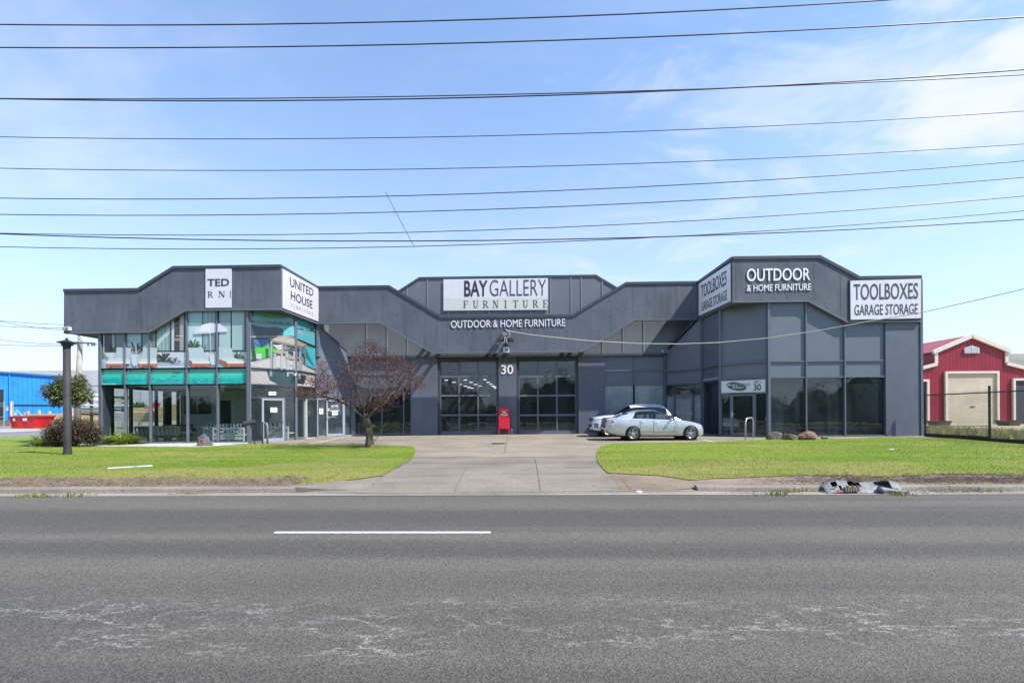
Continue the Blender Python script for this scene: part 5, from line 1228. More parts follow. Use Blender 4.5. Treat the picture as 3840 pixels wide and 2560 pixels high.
q = [P(x, y, lerp(PM.p0.y - .35, 12.5, (x - 1900) / 2100)) for x, y in sc_]; m.tube(q, [.020] * 6 + [.017] * 3 + [.014] * 4, 6, cap=False); tag(m.build('service_cable', M_PALEW, None, origin=q[0], smooth=True), 'pale service cable sagging from the fascia bracket to the right', 'cable')
for k, (pts, lab) in enumerate([([(-60, 1195), (120, 1212), (380, 1216)], 'highest faint wire at far left beside the fascia'), ([(-60, 1190), (120, 1226), (380, 1238)], 'second faint wire at far left, meeting the first at the edge'), ([(-60, 1218), (120, 1228), (380, 1226)], 'third faint wire at far left beside fascia corner'),
       ([(-60, 1264), (100, 1285), (300, 1290)], 'upper wire running to the crossarm of the far pole'), ([(-60, 1288), (100, 1296), (300, 1294)], 'lower wire running to the crossarm of the far pole')]):
    wire([(x, y, 41.5) for x, y in pts], .022, lab, 'distant wires at the left', pm('wire_grey', (0.10, 0.11, 0.13), .6), n=8)
wire([(355, 1288, 41.5), (440, 1310, 50), (560, 1330, 62)], .022, 'wire leaving the far crossarm behind the showroom corner', 'distant wires at the left', pm('wire_grey', (0.10, 0.11, 0.13), .6), n=8)

# ================================================================== ROCKS
def rock(c, sx, sy, sz, seed, mat, label, group=None, name='boulder', flat_top=0.0):
    r = random.Random(seed); bm = bmesh.new(); bmesh.ops.create_icosphere(bm, subdivisions=4, radius=1)
    dirs = [(Vector((r.gauss(0, 1), r.gauss(0, 1), r.gauss(0, .8))).normalized(), r.uniform(.62, .95)) for _ in range(13)]
    from mathutils import noise
    for v in bm.verts:
        d = v.co.normalized(); k = 1.0
        for dd, h in dirs:
            t = d.dot(dd)
            if t > 0.01: k = min(k, h / t)
        k = min(k, 1.0) * (1 + .10 * noise.noise(d * 3 + Vector((seed, 0, 0))) + .05 * noise.noise(d * 9 + Vector((0, seed, 0))) + .022 * noise.noise(d * 24))
        v.co = Vector((d.x * k * sx, d.y * k * sy, max(-.35, d.z * k) * sz + sz * .33))
    me = bpy.data.meshes.new(name); bm.to_mesh(me); bm.free(); me.materials.append(mat); me.polygons.foreach_set('use_smooth', [False] * len(me.polygons))
    o = bpy.data.objects.new(name, me); COL.objects.link(o); o.location = c; return tag(o, label, 'rock', group)
def mk_rock(nm, a, b, c):
    t = NT(nm); k = t.mix(t.ramp(t.noise(3.0, 6, .65), .35, .65), a, b); k = t.mix(t.ramp(t.noise(2.2, 5, .6, 0, t.coord((1, 1, 1), (4, 2, 7))), .5, .66), k, c)
    k = t.mix(1.0, k, t.ramp(t.noise(26, 6, .8), .3, .7, .55, 1.4), 'MULTIPLY'); t.bsdf(k, .9, 0, t.bump(t.noise(18, 8, .8), 1.0, .04), .2); return t.m
RK1 = mk_rock('basalt_rock', (0.10, 0.105, 0.11), (0.17, 0.17, 0.165), (0.20, 0.10, 0.07)); RK2 = mk_rock('brown_rock', (0.16, 0.12, 0.10), (0.21, 0.16, 0.13), (0.12, 0.10, 0.09)); RK3 = mk_rock('red_scoria', (0.20, 0.125, 0.095), (0.25, 0.165, 0.13), (0.15, 0.105, 0.085))
def gr(px, py): p = G(px, py); return p
rock(gr(2906, 1649), .37, .28, .29, 3, RK1, 'dark grey boulder with rusty patch, leftmost of three by right window'); rock(gr(2963, 1650), .36, .28, .25, 8, RK2, 'low brown boulder between the two bigger ones by right window'); rock(gr(3024, 1650), .43, .32, .34, 21, RK3, 'large reddish brown boulder, rightmost of three by right window')
rock(gr(768, 1673), .36, .28, .42, 33, RK1, 'dark pointed boulder in front of the left showroom windows'); rock(gr(294, 1664), .52, .34, .34, 41, mk_rock('pale_rock', (0.30, 0.25, 0.22), (0.36, 0.31, 0.28), (0.22, 0.17, 0.14)), 'broad pale pinkish boulder between dark shrub and post')
rock(gr(815, 1671), .17, .12, .10, 52, M_WHITE, 'small white lump of stone beside the dark pointed boulder', name='white_stone'); rock(gr(2395, 1847), .08, .05, .04, 61, M_WHITE, 'white chunk of rubble lying in the gutter at the driveway', name='rubble_chunk')
rock(gr(3345, 1687), .12, .08, .035, 64, M_WHITE, 'pale scrap of litter lying on the right lawn', name='litter_scrap')
a, b = G(405, 1763), G(572, 1753); m = MB(); m.tube([a + Vector((0, 0, .05)), b + Vector((0, 0, .05))], .028, 12); tag(m.build('plastic_pipe', pm('pipe_white', (0.46, 0.44, 0.43), .5), None, origin=a), 'white plastic pipe lying on the left lawn', 'pipe')
a = G(3082, 1646); m = MB(); m.tube([a + Vector((0, 0, .06)), a + Vector((.26, .02, .06))], .055, 12); tag(m.build('dark_offcut', M_BLACK, None, origin=a), 'short dark pipe offcut lying by the right window sill', 'pipe')

# ================================================================== PLANTS
def leafquad(m, p, d, L, wd, droop=0.0, seg=1):
    d = d.normalized(); up = Vector((0, 0, 1)); s_ = d.cross(up)
    if s_.length < .1: s_ = Vector((1, 0, 0))
    s_.normalize(); s_ = (s_ + Vector((rnd.gauss(0, .4), rnd.gauss(0, .4), rnd.gauss(0, .4)))).normalized()
    mid = p + d * L * .5 + Vector((0, 0, -droop * L * .15)); e_ = p + d * L + Vector((0, 0, -droop * L * .6))
    m.add([p, mid - s_ * wd / 2, e_, mid + s_ * wd / 2], [(0, 1, 2, 3)])
# -- purple leaved plum by space colonisation
def plum():
    dep = G(1385, 1678); Y0 = dep.y
    r = random.Random(4); at = []
    blobs = [(1150, 1462, 42), (1120, 1470, 30), (1195, 1440, 48), (1260, 1405, 55), (1235, 1470, 50), (1330, 1395, 66), (1360, 1325, 48), (1385, 1290, 30), (1420, 1385, 80), (1465, 1425, 66), (1475, 1375, 46), (1540, 1405, 42), (1578, 1436, 28), (1525, 1365, 30), (1512, 1350, 18), (1300, 1465, 60), (1380, 1475, 66), (1450, 1490, 48), (1415, 1525, 30), (1500, 1445, 45), (1205, 1375, 26), (1410, 1300, 26), (1350, 1365, 40), (1100, 1478, 20), (1440, 1345, 40)]
    for px, py, rad in blobs:
        for k in range(int(rad * 1.3)):
            t, q = r.random() * 6.283, math.sqrt(r.random()) * rad
            y = Y0 + r.gauss(0, 1.0); x = px + q * math.cos(t); z = py + q * math.sin(t)
            at.append(P(x, z, y))
    at = np.array(at); nodes = [np.array(dep), np.array(P(1386, 1640, Y0)), np.array(P(1383, 1600, Y0)), np.array(P(1372, 1572, Y0))]; par = [-1, 0, 1, 2]
    for ln in ([(1340, 1545), (1300, 1515), (1265, 1500), (1225, 1488), (1190, 1478)], [(1378, 1545), (1385, 1510), (1395, 1470)], [(1395, 1548), (1425, 1515), (1455, 1485), (1490, 1462)], [(1365, 1540), (1350, 1505), (1340, 1460)]):
        pr = 3
        for i, (px, py) in enumerate(ln): nodes.append(np.array(P(px, py, Y0 + r.gauss(0, .15) * (i + 1)))); par.append(pr); pr = len(nodes) - 1
    step = .16; alive = np.ones(len(at), bool)
    for it in range(70):
        N = np.array(nodes); A = at[alive]
        if len(A) == 0: break
        dm = ((A[:, None] - N[None]) ** 2).sum(2); near = dm.argmin(1); dist = np.sqrt(dm.min(1))
        idx = np.where(alive)[0]; alive[idx[dist < .20]] = False
        add = {}
        for j, (k, dd) in enumerate(zip(near, dist)):
            if .20 <= dd < 2.6: add.setdefault(k, []).append((A[j] - N[k]) / dd)
        if not add: break
        for k, vs in add.items():
            d = np.mean(vs, 0) + np.array([r.gauss(0, .18), r.gauss(0, .18), r.gauss(0, .18)]); ln = np.linalg.norm(d)
            if ln < .05: continue
            nodes.append(N[k] + d / ln * step); par.append(k)
    ch = [[] for _ in nodes]
    for i, p in enumerate(par):
        if p >= 0: ch[p].append(i)
    rad = [0.0] * len(nodes)
    for i in range(len(nodes) - 1, -1, -1): rad[i] = .007 if not ch[i] else min(.2, sum(rad[c] ** 2.3 for c in ch[i]) ** (1 / 2.3))
    tr0 = 13.5 / F_PX * Y0; sc0 = tr0 / max(rad[1], 1e-3)
    rad = [x * lerp(1, sc0, min(1, x / rad[1]) ** 1.6) * (1 if i_ <= 3 else .72) for i_, x in enumerate(rad)]; rad[0] = tr0 * 1.35
    e = empty('plum_tree', dep, 'sparse purple leaved plum tree with bare tangled twigs on the left lawn edge', 'tree')
    mt, ml, mf = MB(), MB(), MB()
    for i, p in enumerate(par):
        if p < 0: continue
        tgt = mt if i <= 3 else ml; tgt.tube([nodes[p], nodes[i]], [rad[p] if rad[p] < rad[i] * 1.8 or i <= 3 else rad[i] * 1.3, rad[i]], 10 if i <= 3 else 7 if rad[i] > .03 else 4, cap=False)
    bark = NT('plum_bark'); kx = bark.mix(bark.ramp(bark.noise(9, 6, .7, 0, bark.coord((1, 1, .3))), .35, .65), (0.055, 0.045, 0.038), (0.16, 0.135, 0.115)); bark.bsdf(kx, .9, 0, bark.bump(bark.noise(16, 6, .8, 0, bark.coord((1, 1, .3))), 1.0, .03), .2)
    mt.build('trunk', bark.m, e, smooth=True)
    for i in range(6, len(nodes)):
        if rad[i] > .045: continue
        red = nodes[i][0] > P(1400, 1450, Y0).x
        n = r.choice((7, 9, 12, 15)) if r.random() < ((.62 if red else .52) if ch[i] else .9) else 0
        # a few bare twigs remain
        for _ in range(n):
            d = Vector((r.gauss(0, 1), r.gauss(0, 1), r.gauss(.1, .8))); base = Vector(nodes[i]) + Vector((r.gauss(0, .11), r.gauss(0, .11), r.gauss(0, .10)))
            leafquad(mf, base, d, r.uniform(.05, .088), r.uniform(.028, .046), .3)
    # fine twigs
    tw = ml
    for i in range(6, len(nodes)):
        if not ch[i] or r.random() < .3:
            d = Vector((r.gauss(0, 1), r.gauss(0, 1), r.gauss(.3, .7))).normalized() * r.uniform(.12, .32); tw.tube([nodes[i], Vector(nodes[i]) + d], [.005, .003], 3, cap=False)
    ml.build('branches', bark.m, e, smooth=True)
    mf.build('crown', mk_leaf('plum_leaves', [(0.035, 0.014, 0.018), (0.075, 0.024, 0.028), (0.15, 0.034, 0.040), (0.06, 0.028, 0.028), (0.21, 0.05, 0.05)], .45, .35), e)
    g = MB()
    for k in range(60):
        b = Vector(dep) + Vector((r.gauss(0.12, .06), r.gauss(-.1, .06), r.uniform(.1, 1.0))); leafquad(g, b, Vector((r.gauss(0, 1), r.gauss(0, 1), r.gauss(0, .6))), .07, .05)
    for k in range(40):
        t = k / 40; b = Vector(dep) + Vector((.20 + t * .55, -.1, .25 + t * .75)); leafquad(g, b, Vector((r.gauss(0, 1), r.gauss(0, 1), r.gauss(.4, .6))), .09, .045)
    g.tube([Vector(dep) + Vector((.15, -.1, .1)), Vector(dep) + Vector((.75, -.1, 1.0))], .009, 5)
    g.build('sucker_shoots', mk_leaf('sucker_leaves', [(0.12, 0.20, 0.04), (0.22, 0.27, 0.06), (0.10, 0.03, 0.03)], .5, .3), e)
plum()
def bushtree(name, label, cat, base, blobs, n, L, wd, leafmat, trunk=None, depth_sd=.5, droop=.6, barkmat=None, stems=10, crown='foliage'):
    r = random.Random(hash(name) % 1000 + 3); r = random.Random(len(label) * 7 + n); Y0 = base.y
    e = empty(name, base, label, cat); mf = MB(); mb_ = MB()
    tot = sum(b[2] ** 2 for b in blobs); cents = []
    for px, py, rad in blobs:
        k = int(n * rad * rad / tot); c = P(px, py, Y0); R = rad / F_PX * (Y0 + .4)
        cents.append((c, R))
        for _ in range(k):
            d = Vector((r.gauss(0, 1), r.gauss(0, 1) , r.gauss(0, 1))).normalized(); q = r.random() ** .45
            p = c + Vector((d.x * R * q, d.y * R * q * 1.1, d.z * R * q))
            if p.z < zg(p.x, p.y) + .02: continue
            leafquad(mf, p, d + Vector((r.gauss(0, .6), r.gauss(0, .6), r.gauss(.1, .6))), L * r.uniform(.6, 1.2), wd * r.uniform(.7, 1.2), droop)
    for c, R in cents:
        if trunk: st = Vector(trunk[-1]) if True else base
        else: st = base + Vector((r.gauss(0, .15), r.gauss(0, .1), 0))
        for _ in range(max(2, stems // len(cents))):
            t = c + Vector((r.gauss(0, .5), r.gauss(0, .4), r.gauss(0, .5))) * R; mid = lerp(st, t, .5) + Vector((r.gauss(0, .06), r.gauss(0, .06), .05)); mb_.tube([st, mid, t], [.018, .012, .005], 5, cap=False)
    if trunk: m = MB(); m.tube([Vector(t) for t in trunk], [.06, .05, .04][:len(trunk)], 8); m.build('trunk', barkmat or M_TIMBER, e, smooth=True)
    mb_.build('branches' if trunk else 'stems', barkmat or M_TIMBER, e); mf.build(crown, leafmat, e); return e
M_BARK = pm('brown_bark', (0.12, 0.09, 0.07), .9, 0, .3, 8, .5)
yb = 22.2; b0 = P(263, 1640, yb); b0.z = zg(b0.x, b0.y)
bushtree('young_tree', 'young leafy green tree with reddish tips behind the dark post', 'tree', b0, [(205, 1470, 36), (180, 1462, 20), (225, 1440, 30), (235, 1480, 34), (290, 1440, 30), (300, 1470, 34), (318, 1482, 22), (270, 1490, 36), (250, 1452, 34), (215, 1500, 22), (232, 1420, 16), (298, 1420, 18)], 4200, .20, .062, mk_leaf('young_tree_leaves', [(0.07, 0.11, 0.035), (0.11, 0.16, 0.05), (0.19, 0.23, 0.08), (0.05, 0.08, 0.03), (0.30, 0.17, 0.09)], .4, .25), [b0, P(265, 1560, yb), P(263, 1500, yb)], droop=.5, barkmat=M_BARK, crown='crown')
yb = 21.6; b0 = P(272, 1668, yb); b0.z = zg(b0.x, yb)
bushtree('dark_shrub', 'rounded dark purplish shrub behind the post at the left corner', 'shrub', b0, [(205, 1615, 38), (235, 1600, 38), (270, 1598, 36), (310, 1600, 36), (345, 1610, 32), (225, 1635, 36), (190, 1630, 26), (280, 1625, 46), (330, 1630, 36), (362, 1630, 22), (260, 1650, 30), (215, 1655, 25), (345, 1650, 24)], 16000, .085, .040, mk_leaf('dark_shrub_leaves', [(0.04, 0.026, 0.02), (0.075, 0.045, 0.032), (0.12, 0.068, 0.045), (0.065, 0.065, 0.028), (0.17, 0.11, 0.06), (0.09, 0.10, 0.035)], .5, .25), droop=.3, barkmat=M_BARK, stems=14)
def strappy(label, base, n, L, spread, mat, seed, stalks=0, name='agapanthus_clump'):
    r = random.Random(seed); e = empty(name, base, label, 'plant'); m = MB()
    for k in range(n):
        t = r.random() * 6.283; q = r.random() ** .6 * spread; o = base + Vector((math.cos(t + r.gauss(0, .6)) * q * 1.25, math.sin(t + r.gauss(0, .6)) * q * .6, 0)); o.z = zg(o.x, o.y) + .02; h = L * r.uniform(.55, 1.0); out = Vector((math.cos(t), math.sin(t) * .8, 0)); wd = r.uniform(.013, .024); s_ = Vector((-math.sin(t), math.cos(t), 0)) * wd
        el = r.uniform(.45, 1.45) * (1 - .35 * q / spread)
        pts = [o + out * (h * math.cos(el) * u * (1 + .25 * u)) + Vector((0, 0, h * (math.sin(el) * u - .34 * u * u))) for u in (0, .3, .55, .8, 1.0)]; vs = []
        for i, p in enumerate(pts): p.z = max(p.z, o.z); ww = (1, 1.1, 1, .7, .1)[i]; vs += [p - s_ * ww, p + s_ * ww]
        m.add(vs, [(2 * i, 2 * i + 1, 2 * i + 3, 2 * i + 2) for i in range(4)])
    m.build('leaves', mat, e)
    for k in range(stalks):
        o = base + Vector((r.uniform(-spread * 1.6, spread * .4), r.gauss(0, .1), 0)); tp = o + Vector((r.gauss(0, .08), r.gauss(0, .05), r.uniform(.75, 1.05))); s_ = MB(); s_.tube([o, lerp(o, tp, .5) + Vector((.02, 0, 0)), tp], .008, 5); s_.tube([tp, tp + Vector((0, 0, .05))], [.02, .012], 6); s_.build('flower_stalk', mat, e)
M_AGA = mk_leaf('strap_leaves', [(0.12, 0.20, 0.022), (0.22, 0.31, 0.034), (0.36, 0.43, 0.08), (0.16, 0.25, 0.03)], .4, .3)
strappy('big green strap leaved clump before the left glass wall with bare flower stalks', G(458, 1667), 620, 1.15, .42, M_AGA, 1, 9); strappy('green strap leaved clump left of the dark shrub and post', G(168, 1672), 340, 1.05, .32, M_AGA, 2)
bb = G(342, 1662); bushtree('lime_bush', 'small yellow green bush right of the pale boulder', 'bush', bb, [(340, 1645, 20), (330, 1655, 16), (352, 1652, 16), (345, 1630, 14)], 700, .09, .05, mk_leaf('lime_leaves', [(0.16, 0.22, 0.03), (0.30, 0.34, 0.06), (0.22, 0.28, 0.05)], .5, .3), barkmat=M_BARK)
b0 = G(372, 1650); m = MB(); m.tube([PF.w(*PF.px(378, 1610), .15), PF.w(*PF.px(388, 1625), .2), PF.w(*PF.px(402, 1645), .3)], .014, 6); tag(m.build('garden_hose', pm('hose', (0.28, 0.30, 0.16), .5), None, origin=b0), 'short pale green hose hanging at the left corner post', 'hose')

# ================================================================== CARS
def catmull(xs, ys, x):
    i = max(0, min(len(xs) - 2, np.searchsorted(xs, x) - 1))
    x0, x1 = xs[i], xs[i + 1]; t = (x - x0) / (x1 - x0); h = x1 - x0
    def sl(k):
        if k <= 0: return (ys[1] - ys[0]) / (xs[1] - xs[0])
        if k >= len(xs) - 1: return (ys[-1] - ys[-2]) / (xs[-1] - xs[-2])
        a = (ys[k] - ys[k - 1]) / (xs[k] - xs[k - 1]); b = (ys[k + 1] - ys[k]) / (xs[k + 1] - xs[k])
        return 0 if a * b <= 0 else 2 * a * b / (a + b)
    m0, m1 = sl(i) * h, sl(i + 1) * h
    return (2 * t**3 - 3 * t**2 + 1) * ys[i] + (t**3 - 2 * t**2 + t) * m0 + (-2 * t**3 + 3 * t**2) * ys[i + 1] + (t**3 - t**2) * m1
def apply_bool(ob, cutters):
    for c in cutters:
        md = ob.modifiers.new('b', 'BOOLEAN'); md.operation = 'DIFFERENCE'; md.object = c; md.solver = 'EXACT'
    dg = bpy.context.evaluated_depsgraph_get(); dg.update(); me = bpy.data.meshes.new_from_object(ob.evaluated_get(dg)); ob.modifiers.clear(); ob.data = me
    for c in cutters: bpy.data.objects.remove(c)
class Car:
    def __init__(s, c): s.c = c
    def val(s, key, x): t = s.c[key]; return catmull([a for a, _ in t], [b for _, b in t], x)
    def sec(s, x):
        """half section from the floor centre up over the side to the deck centre"""
        zb, zt, wd = s.val('bot', x), s.val('top', x), s.val('wid', x); zs = min(zt - .02, s.val('shoulder', x)); zm = lerp(zb, zs, .55)
        return [(0, zb), (wd * .80, zb), (wd * .955, zb + .035), (wd * .985, zb + .13), (wd * 1.0, lerp(zb, zs, .42)), (wd * .998, zm + .03), (wd * .985, lerp(zm, zs, .6)), (wd * .962, zs - .015), (wd * .925, zs + (zt - zs) * .30), (wd * .84, zs + (zt - zs) * .62), (wd * .5, zs + (zt - zs) * .93), (0, zt)]
def build_car(name, label, cfg, loc, rot, paint, M):
    e = empty(name, (0, 0, 0), label, 'car'); e['_o'] = [0, 0, 0]; car = Car(cfg); L = cfg['L']
    xs = sorted(set([0, .02, .05, .1] + list(np.arange(.18, L - .15, .07)) + [L - .12, L - .06, L - .025, L]))
    secs = [car.sec(x) for x in xs]; n = len(secs[0]); m = MB(); vs = []
    for x, sct in zip(xs, secs):
        for y, z in sct: vs.append((x, -y, z))
        for y, z in sct[-2:0:-1]: vs.append((x, y, z))
    k = 2 * n - 2; fs = []
    for i in range(len(xs) - 1):
        for j in range(k): j2 = (j + 1) % k; fs.append((i * k + j, (i + 1) * k + j, (i + 1) * k + j2, i * k + j2))
    fs += [tuple(range(k)), tuple((len(xs) - 1) * k + j for j in range(k - 1, -1, -1))]
    m.add(vs, fs); body = m.build('body', paint, e, smooth=True)
    cut = []; R = cfg['arch']
    for x in cfg['wheels']:
        for sgn in (-1, 1):
            c = MB(); c.lathe([(R, 0), (R, .32 * 1)], (x, sgn * (cfg['W'] - .24) if sgn > 0 else -cfg['W'] - .08, cfg['wr'] + .01), 'y', 40); co_ = c.build('cut'); bm = bmesh.new(); bm.from_mesh(co_.data); bmesh.ops.recalc_face_normals(bm, faces=bm.faces); bm.to_mesh(co_.data); bm.free(); cut.append(co_)
    bm = bmesh.new(); bm.from_mesh(body.data); bmesh.ops.recalc_face_normals(bm, faces=bm.faces); bm.to_mesh(body.data); bm.free()
    apply_bool(body, cut); 
    for pg in body.data.polygons: pg.use_smooth = True
    try: body.data.set_sharp_from_angle(angle=math.radians(32))
    except Exception: pass
    # arch liners
    for x in cfg['wheels']:
        for sgn in (-1, 1):
            c = MB(); y = sgn * (cfg['W'] - .27); c.lathe([(R + .012, 0), (R + .012, sgn * .19)], (x, y, cfg['wr'] + .01), 'y', 36, cap=False); c.lathe([(R + .012, 0), (.01, 0.001)], (x, y, cfg['wr'] + .01), 'y', 36, cap=False); c.build('wheel_arch', M_BLACK, e)
    # glasshouse: rows from belt to roof centre
    st = cfg['gst']; V = [0, .06, .42, .80, .87, .93, 1.0]; rows = []
    for (xb, xt, zr, zb_, wb) in st:
        r = []; wt = cfg['roofw']
        for v in V:
            if v <= .8:
                u = v / .8; r.append((lerp(xb, xt, u), lerp(wb, lerp(wb, wt, min(1, (zr - zb_) / cfg['gh'])), u ** 1.15), lerp(zb_, zr - cfg.get('rim_h', .07) * min(1, (zr - zb_) / .3), u)))
            else:
                u = (v - .8) / .2; w0 = lerp(wb, wt, min(1, (zr - zb_) / cfg['gh'])); r.append((lerp(xb, xt, 1), w0 * (1 - u) * (1 - .0) if u > .0 else w0, zr - cfg.get('rim_h', .07) * min(1, (zr - zb_) / .3) * (1 - u) ** 2.2))
        rows.append(r)
    col = lambda i, j, sg: Vector((rows[i][j][0], sg * rows[i][j][1], rows[i][j][2]))
    roof = MB(); wins = {}; nS = len(st)
    for i in range(nS - 1):
        for j in range(len(V) - 1):
            for sg in (-1, 1):
                q = [col(i, j, sg), col(i + 1, j, sg), col(i + 1, j + 1, sg), col(i, j + 1, sg)]
                if sg > 0: q = q[::-1]
                key = None
                if j in (1, 2): key = cfg['side'][i]
                if j >= 3 and cfg['cap'][i]: key = cfg['cap'][i]
                pass
                if key and key != 'pillar':
                    kk = (key, sg) if key not in ('windscreen', 'rear_window') else (key, 0)
                    wins.setdefault(kk, MB()).add(q, [(0, 1, 2, 3)])
                elif key == 'pillar': wins.setdefault(('pillar', sg), MB()).add(q, [(0, 1, 2, 3)])
                else: roof.add(q, [(0, 1, 2, 3)])
    def fin(mb, nm, mat):
        o = mb.build(nm, mat, e); bm = bmesh.new(); bm.from_mesh(o.data); bmesh.ops.remove_doubles(bm, verts=bm.verts, dist=.0005); bmesh.ops.recalc_face_normals(bm, faces=bm.faces); bm.to_mesh(o.data); bm.free()
        for pg in o.data.polygons: pg.use_smooth = True
        return o
    fin(roof, 'roof', paint)
    for (key, sg), mb in wins.items(): fin(mb, 'pillar_trim' if key == 'pillar' else key if key in ('windscreen', 'rear_window') else 'side_window', pm('pillar_black', (.012, .012, .014), .9, 0, .1, spec=.05) if key == 'pillar' else M['glass'])
    # doors: skins a hair proud of the body
    for sg in (-1, 1):
        for (x0, x1, hx) in cfg['doors']:
            xx = np.linspace(x0, x1, 12); mb = MB(); J = range(3, 8); vs = []
            for x in xx:
                s_ = car.sec(x)
                for j in J: vs.append((x, sg * (s_[j][0] + .005), s_[j][1]))
            kk = len(list(J)); fs = [(i * kk + j, (i + 1) * kk + j, (i + 1) * kk + j + 1, i * kk + j + 1) for i in range(11) for j in range(kk - 1)]
            if sg > 0: fs = [f[::-1] for f in fs]
            mb.add(vs, fs); d = mb.build('door', paint, e, smooth=True)
            g = MB()
            for x in (x0 - .006, x1 + .006):
                s_ = car.sec(x); g.tube([(x, sg * (s_[j][0] + .002), s_[j][1]) for j in J], .0045, 4)
            g.build('shut_line', M_BLACK, d)
            h = MB(); zc = car.val('shoulder', hx) - .12; yy = car.sec(hx)[6][0]; h.tube([(hx - .09, sg * (yy + .012), zc), (hx - .06, sg * (yy + .04), zc + .005), (hx + .06, sg * (yy + .04), zc + .008), (hx + .09, sg * (yy + .012), zc + .008)], .014, 8); h.build('handle', paint, d, smooth=True)
            s2 = MB(); zz = lerp(car.val('bot', x0), car.val('shoulder', x0), .32); s2.bar((x0 + .01, sg * (cfg['W'] * 1.002 + .008), zz), (x1 - .01, sg * (cfg['W'] * 1.002 + .008), zz + .012), .012, .035, None); s2.build('rubbing_strip', M['strip'], d)
    # wheels
    for x in cfg['wheels']:
        for sg in (-1, 1):
            w_ = MB(); wr = cfg['wr']; y = sg * (cfg['W'] - .02); tw = .19; c0 = (x, y, wr)
            w_.lathe([(wr - .115, 0), (wr - .03, sg * .012), (wr - .006, -sg * .02), (wr, -sg * .05), (wr, -sg * (tw - .03)), (wr - .02, -sg * tw), (wr - .11, -sg * tw)], c0, 'y', 40, cap=False); wh = w_.build('wheel', M_BLACK, e, smooth=True)
            r_ = MB(); Rr = wr - .112; r_.lathe([(Rr, .0), (Rr + .006, sg * .004), (Rr - .012, -sg * .01), (Rr - .02, -sg * .09), (.05, -sg * .095)], c0, 'y', 40, cap=False)
            for k in range(5):
                a0 = 2 * math.pi * k / 5 + .3
                for da in (-.20, .20):
                    p = Vector((x + .05 * math.cos(a0 + da * 2.2), y - sg * .012, wr + .05 * math.sin(a0 + da * 2.2))); q = Vector((x + (Rr - .004) * math.cos(a0 + da), y - sg * .008, wr + (Rr - .004) * math.sin(a0 + da))); r_.bar(p, q, .028, .032, None, up=(0, 1, 0))
            r_.lathe([(.065, -sg * .03), (.062, sg * .0), (.03, sg * .006), (.001, sg * .007)], c0, 'y', 20); r_.build('rim', M['rim'], wh)
            b_ = MB(); b_.lathe([(Rr - .03, -sg * .055), (.02, -sg * .056)], c0, 'y', 30); b_.build('brake_disc', M_DARK, wh)
    # mirrors
    for sg in (-1, 1):
        mx_, mz = cfg['mirror']; bm_ = bmesh.new(); bmesh.ops.create_icosphere(bm_, subdivisions=3, radius=1)
        for v in bm_.verts: v.co = Vector((v.co.x * .075 + mx_, sg * (cfg['W'] + .07) + v.co.y * .10, v.co.z * .065 + mz))
        me = bpy.data.meshes.new('mirror'); bm_.to_mesh(me); bm_.free(); me.materials.append(paint); me.polygons.foreach_set('use_smooth', [True] * len(me.polygons)); o = bpy.data.objects.new('mirror', me); COL.objects.link(o); o.parent = e
    # lamps and extras are skins lifted off the body
    def skin(x0, x1, jz, sg, mat, nm, off=.006, taper=0.0, pr=None):
        xx = np.linspace(x0, x1, 9); vs = []
        for i, x in enumerate(xx):
            za, zb_ = jz(i / 8); s_ = car.sec(x)
            for z in np.linspace(za, zb_, 5):
                zs_ = [p[1] for p in s_[1:]]; ys_ = [p[0] for p in s_[1:]]; y = float(np.interp(z, zs_, ys_)); vs.append((x, sg * (y + off), z))
        fs = [(i * 5 + j, (i + 1) * 5 + j, (i + 1) * 5 + j + 1, i * 5 + j + 1) for i in range(8) for j in range(4)]
        mb = MB(); mb.add(vs, fs); return mb.build(nm, mat, pr or e, smooth=True)
    cfg['extras'](e, car, skin, M, paint)
    # interior
    si = MB(); 
    for x in cfg['seats']:
        for y in (-.36, .36):
            si.prism([(x - .1, y - .24, .35), (x + .02, y - .24, .35), (x - .18, y - .22, 1.02), (x - .28, y - .22, 1.02)], (0, .46, 0)); si.prism([(x - .24, y - .12, 1.04), (x - .16, y - .12, 1.04), (x - .19, y - .11, 1.24), (x - .26, y - .11, 1.24)], (0, .24, 0))
    si.build('seats', M_INTDARK, e)
    stw = MB(); sx_, sz_ = cfg['steer']; stw.tube([(sx_ + .06 * math.sin(t) * .6, .36 * cfg.get('rhd', -1) + .18 * math.cos(t), sz_ + .17 * math.sin(t)) for t in np.linspace(0, 6.283, 20)], .014, 6); stw.build('steering_wheel', M_BLACK, e)
    e.location = loc; e.rotation_euler = (0, 0, rot); return e
M_CARGL = mk_glass('car_glass', (0.27, 0.33, 0.33), .06); M_CARGL2 = mk_glass('car_glass_dark', (0.12, 0.13, 0.15), .06)
M_RIM = pm('alloy_rim', (0.50, 0.50, 0.52), .32, .6, .05); M_SILVER = mk_paint('silver_green_paint', (0.52, 0.545, 0.535), .55, .26, (0.27, 0.25, 0.19)); M_WHITECAR = mk_paint('white_car_paint', (0.70, 0.71, 0.76), 0, .25, (0.5, 0.48, 0.45))
M_LENS = pm('lamp_lens', (0.55, 0.57, 0.60), .12, .3, .1, 20, coat=1); M_REDL = pm('tail_red', (0.45, 0.02, 0.02), .2, 0, .1, 20, coat=1); M_CHROME = pm('chrome', (0.7, 0.7, 0.72), .15, 1, .05)
